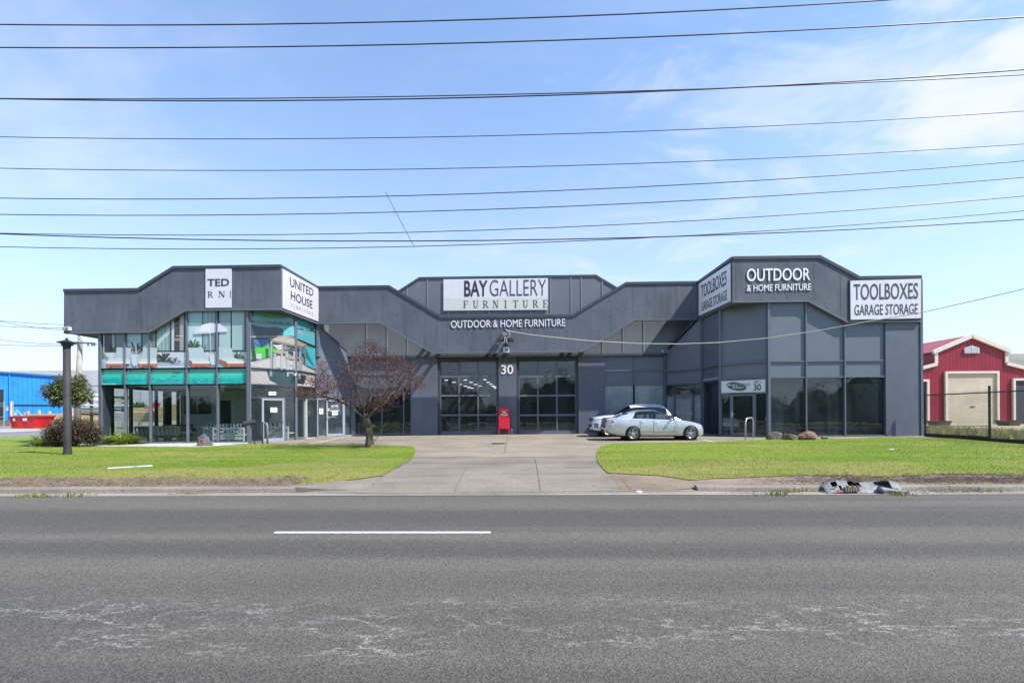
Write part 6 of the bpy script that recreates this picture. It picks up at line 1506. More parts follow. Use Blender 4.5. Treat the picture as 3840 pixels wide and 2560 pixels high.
def sed_extra(e, car, skin, M, paint):
    for sg in (-1, 1):
        t = skin(.03, .46, lambda u: (lerp(.80, .87, u), lerp(.965, .91, u)), sg, M_LENS, 'tail_lamp', .006)
        skin(.24, .40, lambda u: (lerp(.83, .86, u), lerp(.94, .915, u)), sg, M_REDL, 'brake_lens', .010, 0, t); skin(.045, .085, lambda u: (.82, .95), sg, M_REDL, 'brake_lens', .010, 0, t); skin(.14, .17, lambda u: (.83, .95), sg, M_REDL, 'brake_lens', .010, 0, t)
        skin(4.30, 4.56, lambda u: (lerp(.70, .60, u), lerp(.735, .70, u)), sg, M_LENS, 'headlight', .008)
        skin(3.62, 3.67, lambda u: (.69, .71), sg, pm('indicator', (.5, .25, .05), .3), 'side_repeater', .008)
    m = MB(); m.box((-.012, -.26, .50), (.01, .26, .62)); m.build('number_plate', M_WHITE, e)
    m = MB(); m.box((4.60, -.5, .30), (4.655, .5, .42)); m.build('grille', M_BLACK, e)
    m = MB(); m.box((4.635, -.24, .42), (4.66, .24, .52)); m.build('number_plate', M_WHITE, e)
    m = MB(); m.tube([(.30, -.5, .17), (.12, -.5, .17)], .035, 10); m.build('exhaust', M_DARK, e)
    m = MB(); m.box((.4, -.72, .16), (4.2, .72, .22)); m.build('underbody', M_BLACK, e)
    m = MB(); m.box((.82, -.2, 1.235), (.90, -.08, 1.29)); m.build('window_sticker', M_WHITE, e)
SEDAN = dict(rim_h=.055, L=4.67, W=.885, wr=.318, arch=.365, wheels=(1.275, 3.945), roofw=.585, gh=.42, mirror=(3.02, .97), seats=(2.62, 1.72), steer=(2.95, .90),
    bot=[(0, .53), (.08, .42), (.22, .32), (.42, .25), (.7, .21), (1.2, .195), (3.9, .19), (4.3, .18), (4.55, .19), (4.64, .24), (4.67, .30)],
    top=[(0, .70), (.02, .90), (.06, 1.055), (.15, 1.085), (.62, 1.10), (1.4, 1.06), (2.4, 1.00), (3.3, .965), (3.55, .955), (3.9, .90), (4.2, .83), (4.42, .755), (4.56, .67), (4.64, .54), (4.67, .44)],
    shoulder=[(0, .60), (.06, .93), (.2, .985), (.6, 1.01), (1.4, .995), (2.4, .945), (3.4, .90), (3.9, .855), (4.2, .79), (4.45, .71), (4.6, .58), (4.67, .40)],
    wid=[(0, .60), (.05, .70), (.15, .78), (.4, .845), (.9, .88), (1.5, .885), (3.0, .885), (3.7, .88), (4.1, .86), (4.4, .79), (4.55, .69), (4.64, .56), (4.67, .46)],
    gst=[(.58, .58, 1.10, 1.06, .72), (.80, .80, 1.205, 1.03, .775), (1.05, 1.10, 1.31, 1.01, .80), (1.24, 1.45, 1.39, 1.0, .82), (1.58, 1.66, 1.42, .99, .825), (2.20, 2.20, 1.438, .96, .825), (2.29, 2.29, 1.434, .955, .825), (2.52, 2.46, 1.415, .945, .825), (2.78, 2.70, 1.345, .935, .82), (3.02, 2.98, 1.235, .925, .81), (3.28, 3.26, 1.09, .92, .79), (3.52, 3.52, .965, .925, .74)],
    side=[None, None, None, 'rear', 'rear', 'pillar', 'front', 'front', 'front', 'front', None], cap=['rear_window', 'rear_window', None, None, None, None, None, 'windscreen', 'windscreen', 'windscreen', 'windscreen'],
    doors=[(1.60, 2.20, 1.72), (2.22, 3.32, 2.36)], extras=sed_extra, rhd=1)
p0, p1 = G(2286, 1650), G(2652, 1648)
yc = 22.5
xa = P(2272, 1600, yc - .9).x; xb_ = P(2651, 1600, yc - .9).x
zc = zg(lerp(xa, xb_, .5), yc) + .02
car1 = build_car('sedan', 'dusty silver green sedan with alloy wheels parked across the right bay', SEDAN, (xa, yc, zc), 0, M_SILVER, dict(glass=M_CARGL, strip=pm('strip_silver', (.28, .31, .31), .4), rim=M_RIM))
sc1 = (xb_ - xa) / 4.67; car1.scale = (sc1, 1, .985)
def suv_extra(e, car, skin, M, paint):
    for sg in (-1, 1):
        skin(3.62, 4.08, lambda u: (lerp(.86, .80, u), lerp(.93, .95, u)), sg, M_LENS, 'headlight', .008)
        f = skin(3.88, 4.06, lambda u: (lerp(.44, .46, u), lerp(.66, .64, u)), sg, M_BLACK, 'fog_lamp_vent', .008)
        skin(3.93, 4.0, lambda u: (.50, .60), sg, M_CHROME, 'vent_bezel', .012, 0, f)
        skin(.08, .35, lambda u: (.80, .98), sg, M_REDL, 'tail_lamp', .008)
        m = MB(); m.tube([(.55, sg * .585, 1.55), (.8, sg * .585, 1.585), (1.9, sg * .585, 1.585), (2.15, sg * .585, 1.54)], .016, 6); m.build('roof_rail', M_GALV, e)
    g = MB()
    g.box((4.085, -.50, .76), (4.135, .50, .92)); gr_ = g.build('grille', M_BLACK, e); g = MB()
    for y in np.linspace(-.42, .42, 7): g.box((4.13, y - .02, .78), (4.15, y + .02, .90))
    g.build('grille_slat', M_CHROME, gr_)
    m = MB(); m.box((4.10, -.55, .40), (4.155, .55, .62)); m.build('bumper_grille', M_BLACK, e); m = MB(); m.box((4.15, -.24, .47), (4.17, .24, .57)); m.build('number_plate', M_WHITE, e)
    m = MB(); m.box((.5, -.75, .18), (4.0, .75, .27)); m.build('underbody', M_BLACK, e)
    m = MB(); m.tube([(.62, 0, 1.64), (.42, 0, 1.83)], .006, 5); m.build('aerial', M_BLACK, e)
SUV = dict(rim_h=.15, L=4.17, W=.885, wr=.345, arch=.40, wheels=(.86, 3.36), roofw=.62, gh=.55, mirror=(2.72, 1.08), seats=(2.3, 1.45), steer=(2.6, 1.0),
    bot=[(0, .46), (.05, .36), (.2, .28), (.9, .24), (3.4, .24), (3.8, .26), (4.05, .30), (4.14, .36), (4.17, .44)],
    top=[(0, .80), (.03, 1.02), (.1, 1.10), (.6, 1.12), (1.5, 1.10), (2.6, 1.08), (2.95, 1.075), (3.3, 1.06), (3.7, 1.01), (3.95, .965), (4.08, .90), (4.14, .74), (4.17, .58)],
    shoulder=[(0, .70), (.05, .96), (.2, 1.03), (1.0, 1.05), (2.6, 1.0), (3.3, .985), (3.7, .95), (3.95, .90), (4.08, .80), (4.14, .62), (4.17, .5)],
    wid=[(0, .66), (.05, .76), (.15, .82), (.4, .87), (1.0, .885), (3.2, .885), (3.7, .87), (3.95, .81), (4.08, .74), (4.14, .66), (4.17, .58)],
    gst=[(.07, .08, 1.10, 1.06, .78), (.13, .16, 1.34, 1.06, .81), (.24, .34, 1.54, 1.06, .82), (.46, .66, 1.592, 1.055, .825), (.90, .95, 1.61, 1.05, .83), (1.45, 1.45, 1.612, 1.04, .83), (1.53, 1.53, 1.61, 1.035, .83), (1.95, 1.92, 1.597, 1.025, .83), (2.2, 2.14, 1.565, 1.02, .83), (2.48, 2.42, 1.42, 1.02, .82), (2.72, 2.70, 1.25, 1.02, .805), (2.98, 2.98, 1.085, 1.03, .76)],
    side=[None, None, 'rear', 'rear', 'rear', 'pillar', 'front', 'front', 'front', 'front', None], cap=['rear_window', 'rear_window', None, None, None, None, None, None, 'windscreen', 'windscreen', 'windscreen'],
    doors=[(1.24, 1.55, 1.35), (1.57, 2.88, 1.72)], extras=suv_extra)
yc2 = 25.2; xs0 = P(2217, 1600, yc2 - .4).x
car2 = build_car('compact_suv', 'white compact SUV parked nose left behind the silver sedan', SUV, (xs0 + 4.17, yc2, zg(8, yc2) + .02), math.pi, M_WHITECAR, dict(glass=M_CARGL2, strip=M_BLACK, rim=M_RIM))
car2.scale = (1, 1, 1.04)

# ================================================================== WRECKED BUMPER IN THE GUTTER
b0 = G(3236, 1846); e = empty('broken_bumper', b0, 'torn grey car bumper lying in the gutter with red lamp bits', 'car part')
M_BUMP = pm('scuffed_grey_plastic', (0.16, 0.165, 0.172), .6, 0, .5, 5, spec=.2)
m = MB(); N = 30; L_ = 1.55; vs = []; rb = random.Random(3)
for i in range(N + 1):
    u = i / N; x = lerp(-.78, .80, u); arch = (1 - (2 * u - 1) ** 2) ** .6; 
    prof = [(.04 - .12, .02), (.03, .07 + .10 * arch), (.10, .13 + .15 * arch), (.20 + .10 * arch, .12 + .12 * arch), (.26 + .14 * arch, .07 + .02 * arch)]
    for y, z in prof: vs.append((b0.x + x + rb.gauss(0, .004), b0.y - .06 + y + rb.gauss(0, .004), b0.z + z * (.85 + .15 * math.sin(u * 9)) + rb.gauss(0, .003)))
holes = {(9, 1), (10, 1), (11, 1), (12, 1), (13, 1), (19, 1), (20, 1), (21, 1), (22, 1), (23, 1), (19, 0), (20, 0), (21, 0), (22, 0), (23, 0), (24, 0), (24, 1), (3, 1), (4, 1), (5, 0), (21, 2), (22, 2), (23, 2)}
m.add(vs, [(i * 5 + j, (i + 1) * 5 + j, (i + 1) * 5 + j + 1, i * 5 + j + 1) for i in range(N) for j in range(4) if (i, j) not in holes]); sh = m.build('bumper_skin', M_BUMP, e)
md = sh.modifiers.new('s', 'SOLIDIFY'); md.thickness = .008
m = MB(); rb = random.Random(9)
for k in range(14): x = rb.choice((rb.uniform(-.7, -.45), rb.uniform(.3, .78), rb.uniform(-.2, .1))); p = b0 + Vector((x, rb.uniform(-.1, .25), rb.uniform(.02, .2))); m.bar(p, p + Vector((rb.gauss(0, .09), rb.gauss(0, .04), rb.gauss(.01, .05))), rb.uniform(.01, .03), rb.uniform(.008, .02))
m.build('broken_clips', M_BLACK, e)
m = MB()
for k in range(6): p = b0 + Vector((-.72 + rb.uniform(0, .28), -.16 + rb.uniform(-.02, .05), rb.uniform(.02, .06))); m.bar(p, p + Vector((rb.uniform(.05, .12), rb.gauss(0, .02), rb.gauss(0, .02))), .016, .014)
m.build('lamp_shard', pm('lamp_shard_red', (.25, .02, .03), .3), e)
m = MB()
for k in range(6): x = -.46 + k * .05; m.box((b0.x + x, b0.y - .17, b0.z + .05), (b0.x + x + .032, b0.y - .10, b0.z + .13 + .03 * (k % 2)))
m.build('foam_block', pm('dirty_foam', (.26, .225, .16), .9, 0, .3), e)
m = MB(); m.tube([b0 + Vector((.22, -.16, .06)), b0 + Vector((.28, -.15, .08)), b0 + Vector((.45, -.17, .06)), b0 + Vector((.72, -.18, .04))], [.08, .055, .045, .04], 10); m.build('duct', M_BUMP, e, smooth=True)

# ================================================================== FENCE AND RED BARN ON THE RIGHT
M_FENCE = pm('black_fence_steel', (0.02, 0.02, 0.022), .45)
fa = G(3470, 1637); XFN = fa.x
fy = [fa.y, fa.y - 3.05, fa.y - 6.1, fa.y - 9.15]
e = empty('chain_link_fence', (XFN, fa.y, fa.z), 'black chain link fence with posts running forward from the right corner', 'fence')
zr_ = P(3467, 1482, fa.y).z
def fz(y): return zg(XFN, y) + .03
for i, y in enumerate(fy): m = MB(); m.tube([(XFN, y, fz(y) - .1), (XFN, y, zr_ + .18 + (.10 if i else 0))], .042, 12); m.build('post', M_FENCE, e)
m = MB(); m.tube([(XFN - .02, fy[0], zr_), (XFN - .02, fy[-1], zr_ + .03)], .024, 8); m.build('top_rail', M_FENCE, e)
m = MB()
for i in range(3): m.box((XFN - .03, fy[i + 1], fz((fy[i] + fy[i + 1]) / 2) - .12), (XFN + .03, fy[i], fz((fy[i] + fy[i + 1]) / 2) + .16))
m.build('bottom_board', M_FENCE, e)
m = MB(); z0, z1 = fz(fy[0]) + .1, zr_ + .10; H = z1 - z0; y = fy[-1] - H
def seg(ya, za, yb_, zb_):
    lo, hi = fy[-1], fy[0]
    if ya > yb_: ya, za, yb_, zb_ = yb_, zb_, ya, za
    if yb_ <= lo or ya >= hi: return
    if ya < lo: za = lerp(za, zb_, (lo - ya) / (yb_ - ya)); ya = lo
    if yb_ > hi: zb_ = lerp(za, zb_, (hi - ya) / (yb_ - ya)); yb_ = hi
    m.tube([(XFN + .03, ya, za), (XFN + .03, yb_, zb_)], .0026, 3, cap=False)
while y < fy[0]:
    seg(y, z0, y + H, z1); seg(y + H, z0, y, z1); y += .085
m.build('mesh_wire', M_FENCE, e)
YBN = 36.5; PB = Plane((0, YBN), (1, 0)); M_BARN = mk_corr('red_cladding', (0.26, 0.018, 0.034), .27, 0, .4, .03); M_TRIM = pm('cream_trim', (0.66, 0.58, 0.49), .5, 0, .05); M_BROOF = mk_corr('red_roof_sheet', (0.36, 0.05, 0.06), .2, 0, .4, .02, seam=.2); M_ROLL = mk_corr('cream_roller', (0.60, 0.515, 0.39), .085, 2, .45, .03, seam=.25)
def bx(*p): return PB.px(*p)
c8 = lambda x, y: (3340 + x * .2232, 1200 + y * .2232)
rg = bx(3640, 1262); el = bx(3500, 1318); er = bx(3778, 1312); ez = (el[1] + er[1]) / 2; xc = rg[0]; hw = (er[0] - el[0]) / 2
lz = (bx(3508, 1366)[1] + bx(3772, 1364)[1]) / 2; xlw, xrw = bx(3509, 1340)[0], bx(3772, 1340)[0]; lw = 3.8; ldrop = lz - bx(3457, 1380)[1]; ldrop = ldrop / (xlw - bx(3457, 1380)[0]) * lw
zb = zg(20, YBN) - .1; gb = zb + .1
e = empty('red_barn', (xc, YBN, gb), 'red clad barn shed with cream trims and stepped gable behind the fence', 'building')
prof = [(xlw - lw, zb), (xrw + lw, zb), (xrw + lw, lz - ldrop), (xrw, lz), (xrw, ez), (xc, rg[1]), (xlw, ez), (xlw, lz), (xlw - lw, lz - ldrop)]
m = MB(); slab(m, PB, prof, -.15, 0); m.build('wall', M_BARN, e)
DP = 22
for x0, x1, z0, z1 in ((xlw - .25, xc, ez - .12, rg[1] + .06), (xc, xrw + .25, rg[1] + .06, ez - .12)):
    m = MB(); m.prism([(x0, YBN - .1, z0), (x1, YBN - .1, z1), (x1, YBN - .1, z1 + .06), (x0, YBN - .1, z0 + .06)], (0, DP, 0)); rf = m.build('roof', mk_corr('barn_roof_red', (0.34, 0.06, 0.068), .2, 1, .45, .02, seam=.2), e)
    if x1 == xc:
        m = MB(); m.prism([(x0 + .05, YBN + 6.5, z0 + .09), (x1 - .05, YBN + 6.5, z1 + .05), (x1 - .05, YBN + 6.5, z1 + .075), (x0 + .05, YBN + 6.5, z0 + .115)], (0, 1.6, 0)); m.build('skylight_sheet', M_TRIM, rf)
for sgn, xw in ((-1, xlw), (1, xrw)):
    m = MB(); m.box((xw - .05, YBN + .05, lz - .3), (xw + .05, YBN + DP, ez)); m.build('clerestory_wall', pm('barn_side_red', (0.30, 0.03, 0.035), .5), e)
    m = MB(); m.prism([(xw, YBN - .1, lz + .02), (xw + sgn * (lw + .2), YBN - .1, lz - ldrop * 1.05 + .02), (xw + sgn * (lw + .2), YBN - .1, lz - ldrop * 1.05 + .08), (xw, YBN - .1, lz + .08)], (0, DP, 0)); m.build('lean_to_roof', M_BROOF, e)
    m = MB(); m.bar((xw + sgn * (-.02), YBN - .06, lz + .02), (xw + sgn * (lw + .2), YBN - .06, lz - ldrop * 1.05 + .02), .16, .24); m.build('barge_board', M_TRIM, e)
    m = MB(); m.box((xw - .11, YBN - .09, lz + .06), (xw + .11, YBN - .002, ez - .1)); m.build('corner_trim', M_TRIM, e)
for a, b in (((xlw - .28, ez - .10), (xc, rg[1] + .04)), ((xrw + .28, ez - .10), (xc, rg[1] + .04))):
    m = MB(); m.bar((a[0], YBN - .08, a[1]), (b[0], YBN - .08, b[1]), .2, .28); m.build('barge_board', M_TRIM, e)
def bdoor(p0, p1, ytop, mat, o=.0):
    a0, zt = bx(p0, ytop); a1, _ = bx(p1, ytop); m = MB(); rect(m, PB, a0, a1, gb, zt, o, o + .05); d = m.build('door', mat, e); t = MB(); w_ = .17
    rect(t, PB, a0 - w_, a0, gb, zt + w_, .002, .16); rect(t, PB, a1, a1 + w_, gb, zt + w_, .002, .16); rect(t, PB, a0, a1, zt, zt + w_, .002, .165); t.build('door_frame', M_TRIM, d); return d, a0, a1, zt
d, a0, a1, zt = bdoor(3547.5, 3732, 1401, M_ROLL); m = MB(); rect(m, PB, lerp(a0, a1, .48), lerp(a0, a1, .56), gb + 1.35, gb + 1.42, .05, .08); m.build('handle', M_DARK, d)
bdoor(3412, 3471, 1431, M_INTDARK); bdoor(3801, 3900, 1427, M_INTDARK)
w0 = [c8(1226, 560), c8(1470, 556), c8(1470, 470), c8(1348, 430), c8(1226, 478)]; q = [bx(*a) for a in w0]; m = MB(); slab(m, PB, q, 0, .10); wn_ = m.build('window', M_TRIM, e)
cxw = sum(a for a, _ in q) / 5; czw = sum(z for _, z in q) / 5; q2 = [(lerp(a, cxw, .10), lerp(z, czw, .14)) for a, z in q]; m = MB(); slab(m, PB, q2, .101, .108); m.build('pane', pm('pale_pane', (0.36, 0.42, 0.44), .1, 0, .3, 2, coat=1), wn_)
m = MB(); slab(m, PB, [(q2[3][0] - .03, q2[0][1]), (q2[3][0] + .03, q2[0][1]), (q2[3][0] + .03, q2[3][1]), (q2[3][0] - .03, q2[3][1])], .108, .125); m.prism([PB.w(q2[0][0] + .9, q2[0][1], .109), PB.w(q2[2][0], q2[2][1], .109), PB.w(q2[2][0] - .04, q2[2][1] + .03, .109), PB.w(q2[0][0] + .84, q2[0][1], .109)], PB.n * .012); m.build('glazing_bar', M_TRIM, wn_)
m = MB(); a = P(3700, 1400, 62); b = P(4600, 1400, 62); m.box((a.x, 62, 0), (b.x, 62.3, P(3800, 1326, 62).z)); tag(m.build('concrete_wall', mk_concrete('old_panel_concrete', (0.36, 0.35, 0.31), (0.44, 0.43, 0.38), (0.16, 0.16, 0.14), .7), None, origin=(a.x, 62, 0)), 'grey weathered concrete factory wall behind the red barn', 'wall')
def trough(px0, px1, ytop, ybot, lab):
    Y = 33.0; a, b = P(px0, ytop, Y), P(px1, ytop, Y); z0 = zg(20, Y); o = Vector(((a.x + b.x) / 2, Y, z0)); e = empty('concrete_trough', o, lab, 'trough', 'concrete troughs by the barn'); zt = max(a.z, z0 + .4)
    m = MB(); w_ = .55; rim = [(a.x, Y - w_, zt), (b.x, Y - w_, zt), (b.x, Y + w_, zt), (a.x, Y + w_, zt)]; bt = [(lerp(a.x, b.x, .14), Y - w_ * .7, z0), (lerp(a.x, b.x, .86), Y - w_ * .7, z0), (lerp(a.x, b.x, .86), Y + w_ * .7, z0), (lerp(a.x, b.x, .14), Y + w_ * .7, z0)]
    m.add(rim + bt, [(0, 1, 5, 4), (1, 2, 6, 5), (2, 3, 7, 6), (3, 0, 4, 7), (7, 6, 5, 4)]); m.build('basin', M_KERB, e); m = MB(); m.add([Vector(p) - Vector((0, 0, .04)) for p in rim], [(0, 1, 2, 3)]); m.build('soil', M_DIRT, e)
trough(3498, 3545, 1577, 1590, 'grey concrete trough left of the barn roller door'); trough(3757, 3806, 1575, 1588, 'grey concrete trough right of the barn roller door')
m = MB(); a = P(3470, 1605, 31.5); m.box((a.x, 31.4, zg(20, 31.4)), (P(3710, 1605, 31.5).x, 31.55, zg(20, 31.4) + .14)); tag(m.build('concrete_kerb_strip', M_KERB, None, origin=(a.x, 31.5, .3)), 'low pale concrete edging in weeds before the barn', 'edging')

# ================================================================== YARD AT THE LEFT
YBB = 72.0; M_BLUE = mk_corr('blue_cladding', (0.018, 0.215, 0.66), .34, 0, .45, .03, seam=.08)
def pb_(px, py, Y=YBB): return P(px, py, Y)
e = empty('blue_shed', (pb_(120, 1575).x, YBB, .2), 'bright blue metal clad shed with dark doorway across the side street', 'building')
A = [pb_(-400, 1355, 62), pb_(0, 1395, 68), pb_(236, 1412.5, 73), pb_(236, 1600, 73), pb_(-400, 1600, 62)]
for p in A[3:]: p.z = 0
qd = Vector((A[1].x - A[2].x, A[1].y - A[2].y, 0))
A[0] = A[2] + (A[1] - A[2]) * 2.6; A[4] = Vector((A[0].x, A[0].y, 0))
PBL = Plane((A[2].x, A[2].y), (-qd.x, -qd.y))
m = MB(); m.prism(A, (-14, 14.2, 0)); m.build('wall', M_BLUE, e)
def bl(px, py): return PBL.px(px, py)
m = MB(); m.bar(A[0] + PBL.n * .16, A[2] + PBL.n * .16, .3, .28); m.build('gutter', pm('blue_gutter', (0.012, 0.12, 0.36), .4), e)
m = MB(); rect(m, PBL, bl(-90, 1500)[0], bl(14, 1500)[0], 0, bl(7, 1460)[1], .005, .05); m.build('doorway', M_BLACK, e)
m = MB(); rect(m, PBL, bl(14, 1500)[0], bl(23, 1500)[0], 0, bl(18, 1457)[1], .005, .14); rect(m, PBL, bl(34, 1500)[0], bl(37.5, 1500)[0], 0, bl(36, 1403)[1], .005, .25); m.build('door_trim', pm('blue_trim', (0.02, 0.25, 0.72), .4), e)
m = MB(); rect(m, PBL, bl(37.5, 1500)[0], bl(235, 1500)[0], bl(100, 1520)[1], bl(100, 1516.5)[1], .005, .1); m.build('flashing', M_BLACK, e)
m = MB(); YG = 100; a, b = P(40, 1390, YG), P(700, 1395, YG); m.box((a.x, YG, 0), (b.x, YG + 20, a.z)); e2 = tag(m.build('grey_warehouse', mk_concrete('warehouse_panel', (0.50, 0.49, 0.49), (0.56, 0.55, 0.55), (0.40, 0.39, 0.38), .3), None, origin=(a.x, YG, 0)), 'long pale grey warehouse wall behind the blue shed', 'building'); e2['_o'] = [a.x, YG, 0]
m = MB(); zj = P(300, 1446, YG).z; m.box((a.x, YG - .05, zj - .06), (b.x, YG - .004, zj)); m.build('panel_joint', M_GREYINK, e2)
m = MB(); m.box((P(520, 1, YG).x, YG - .1, 0), (P(578, 1, YG).x, YG - .004, P(550, 1468, YG).z)); m.build('roller_shutter', mk_corr('white_shutter', (0.55, 0.56, 0.57), .4, 2, .5, .03), e2)
m = MB(); YW = 66; a = P(-300, 1575, YW); b = P(85, 1575, YW); m.box((a.x, YW, 0), (b.x, YW + .3, P(30, 1574, YW).z)); tag(m.build('low_wall', M_KERB, None, origin=(a.x, YW, 0)), 'low grey concrete wall in front of the blue shed', 'wall')
YP = 56
def gpost(px, ytop, r, lab, mat=M_GALV):
    p = P(px, 1600, YP); z = zg(p.x, YP); m = MB(); m.tube([(p.x, YP, z), (p.x, YP, P(px, ytop, YP).z)], r, 10); m.lathe([(r * 1.2, 0), (r * 1.2, .06), (.01, .1)], (p.x, YP, P(px, ytop, YP).z), 'z', 10); return tag(m.build('gate_post', mat, None, origin=(p.x, YP, z)), lab, 'post', 'yard gate posts')
gpost(43.5, 1508, .13, 'thick pale timber gate post before the blue shed', pm('post_timber', (.5, .48, .44), .8, 0, .2)); gpost(15, 1508, .05, 'thin gate post in front of the dark doorway'); gpost(50, 1508, .04, 'thin steel post just right of the thick gate post'); gpost(37, 1508, .04, 'thin steel post just left of the thick gate post')
e = empty('yard_gate', (P(0, 1, YP).x, YP, .3), 'wire farm gate at the far left before dark doorway', 'gate'); m = MB()
for y in (1511, 1517, 1524, 1563): m.tube([P(-160, y, YP), P(15, y, YP)], .03, 6)
m.build('rails', M_GALV, e); m = MB(); m.tube([P(52, 1536, YP), P(62, 1536, YP), P(72, 1546, YP), P(85, 1560, YP)], .03, 6); m.build('brace', M_GALV, e)
def ysign(px, py, w_, h_, lab, col2):
    p, q = P(px, py, YP - .1), P(px + w_, py + h_, YP - .1); e = empty('yard_sign', p, lab, 'sign'); m = MB(); m.box((p.x, YP - .12, q.z), (q.x, YP - .1, p.z)); m.build('board', M_WHITE, e); m = MB(); m.box((p.x + .02, YP - .128, lerp(p.z, q.z, .04)), (q.x - .02, YP - .121, lerp(p.z, q.z, .36))); m.build('colour_band', col2, e)
M_YEL = pm('sign_yellow', (.6, .48, .03), .5); ysign(23, 1523, 8, 16, 'white sign with an orange yellow top beside the doorway', pm('sign_amber', (.6, .3, .02), .5)); ysign(52, 1543, 11, 13, 'pale yellow warning sign on the blue shed by the gate', M_YEL)
def skip(p0, p1, ytop, ybot, Y, lab, taper):
    a, b = P(p0, ytop, Y), P(p1, ytop, Y); z0 = zg(a.x, Y) + .12; M_SKIP = pm('skip_red', (.60, .012, .02), .4, 0, .2, 2); e = empty('skip_bin', ((a.x + b.x) / 2, Y, z0 - .1), lab, 'skip bin', 'red skip bins on pallets'); zt = a.z; w_ = b.x - a.x
    m = MB(); t0, t1 = taper; bot = [(a.x + w_ * t0, Y - .8, z0), (b.x - w_ * t1, Y - .8, z0), (b.x - w_ * t1, Y + .8, z0), (a.x + w_ * t0, Y + .8, z0)]; rim = [(a.x, Y - 1, zt), (b.x, Y - 1, zt), (b.x, Y + 1, zt), (a.x, Y + 1, zt)]
    m.add(bot + rim, [(3, 2, 1, 0), (0, 1, 5, 4), (1, 2, 6, 5), (2, 3, 7, 6), (3, 0, 4, 7)]); m.build('hopper', M_SKIP, e)
    m = MB()
    for i in range(4): m.bar(rim[i], rim[(i + 1) % 4], .12, .12)
    m.build('rim', pm('skip_dark_red', (.3, .01, .02), .5), e); m = MB(); m.box((a.x + w_ * .35, Y - 1.0, zt - .45), (a.x + w_ * .55, Y - .98, zt - .12)); m.build('label_plate', M_WHITE, e); m = MB(); m.box((a.x + w_ * t0, Y - .9, z0 - .12), (b.x - w_ * t1, Y + .9, z0 - .01)); m.build('pallet', M_TIMBER, e)
skip(71, 112, 1562, 1600, 50, 'darker red skip bin at the left of the pair', (.02, .05)); skip(96, 172, 1561, 1602, 48.5, 'bright red tapered skip bin at the right of the pair', (.02, .2))
M_PINE = [pm('pine_pack_%d' % k, c, .75, 0, .2, 3) for k, c in enumerate([(.50, .38, .22), (.56, .44, .27), (.46, .33, .18), (.52, .50, .47)])]
PACK = 0
def pack(p0, p1, ytop, ybot, Y, mi, lab, group='timber packs in the yard'):
    a, b = P(p0, ytop, Y), P(p1, ybot, Y); z0 = b.z; m = MB(); m.box((a.x, Y, z0), (b.x, Y + 2.2, a.z)); o = Vector((a.x, Y, z0)); o_ = m.build('timber_pack', M_PINE[mi], None, origin=o); o_['_o'] = list(o); tag(o_, lab, 'timber', group)
    m = MB(); n = max(2, int((a.z - z0) / .16))
    for k in range(1, n): z = lerp(z0, a.z, k / n); m.box((a.x + .02, Y - .012, z - .012), (b.x - .02, Y - .003, z + .012))
    m.build('board_gaps', pm('gap_brown', (.22, .14, .07), .9), o_)
pack(108, 240, 1551, 1568, 53, 1, 'pale timber pack right behind the red skip bins'); pack(160, 262, 1569, 1592, 52.5, 0, 'lower timber pack partly behind the dark post and shrub'); pack(272, 372, 1552, 1570, 53, 1, 'timber pack between far pole and corner column'); pack(262, 372, 1571, 1596, 52.5, 0, 'timber pack above the shrub at the corner column')
for px, yt in ((94, 1546), (106, 1540), (147, 1537), (186, 1541)): m = MB(); p = P(px, 1600, 53.4); m.box((p.x - .09, 53.3, zg(p.x, 53)), (p.x + .09, 53.5, P(px, yt, 53.4).z)); tag(m.build('timber_stake', pm('pink_stake', (.5, .34, .30), .8), None, origin=(p.x, 53.4, .2)), {94: 'leftmost pinkish stake behind the red skips', 106: 'second pinkish stake from the left behind the skips', 147: 'tallest middle pinkish stake behind the timber', 186: 'rightmost pinkish stake behind the timber'}[px], 'stake', 'stakes behind the timber packs')
YK = 47
pack(418, 466, 1545, 1582, YK, 3, 'white wrapped timber pack seen through the corner glass', 'timber packs seen through glass'); pack(462, 570, 1545, 1582, YK + .3, 0, 'lower timber pack seen through glass, near red chair', 'timber packs seen through glass'); pack(490, 575, 1528, 1544, YK + .5, 1, 'upper timber pack seen through glass, below red chair', 'timber packs seen through glass'); pack(584, 612, 1526, 1578, YK, 0, 'narrow timber pack between two dark posts', 'timber packs seen through glass'); pack(634, 668, 1514, 1578, YK, 2, 'tall timber pack at the right of the side opening', 'timber packs seen through glass')
p = P(560, 1530, YK - .2); e = empty('red_lounge_chair', p, 'red angled lounge chair on the timber seen through the corner glass', 'chair'); M_RC = pm('chair_red', (.55, .015, .05), .4); m = MB(); m.prism([P(537, 1530, YK - .5), P(573, 1530, YK - .5), P(566, 1516, YK - .5), P(556, 1524, YK - .5)], (0, .9, 0)); m.build('seat', M_RC, e); m = MB(); m.prism([P(562, 1528, YK - .5), P(573, 1528, YK - .5), P(578, 1510, YK - .5), P(569, 1511, YK - .5)], (0, .9, 0)); m.build('backrest', M_RC, e)
bz = P(520, 1530, 60); bushtree('yard_bush', 'green bush before the grey warehouse, seen through the corner glass', 'bush', Vector((bz.x, 60, zg(bz.x, 60))), [(510, 1522, 14), (525, 1520, 14), (535, 1526, 10), (515, 1532, 14), (528, 1540, 16), (515, 1548, 14)], 500, .5, .25, mk_leaf('yard_bush_leaves', [(.06, .12, .03), (.11, .18, .05)], .6, .2), barkmat=M_BARK)
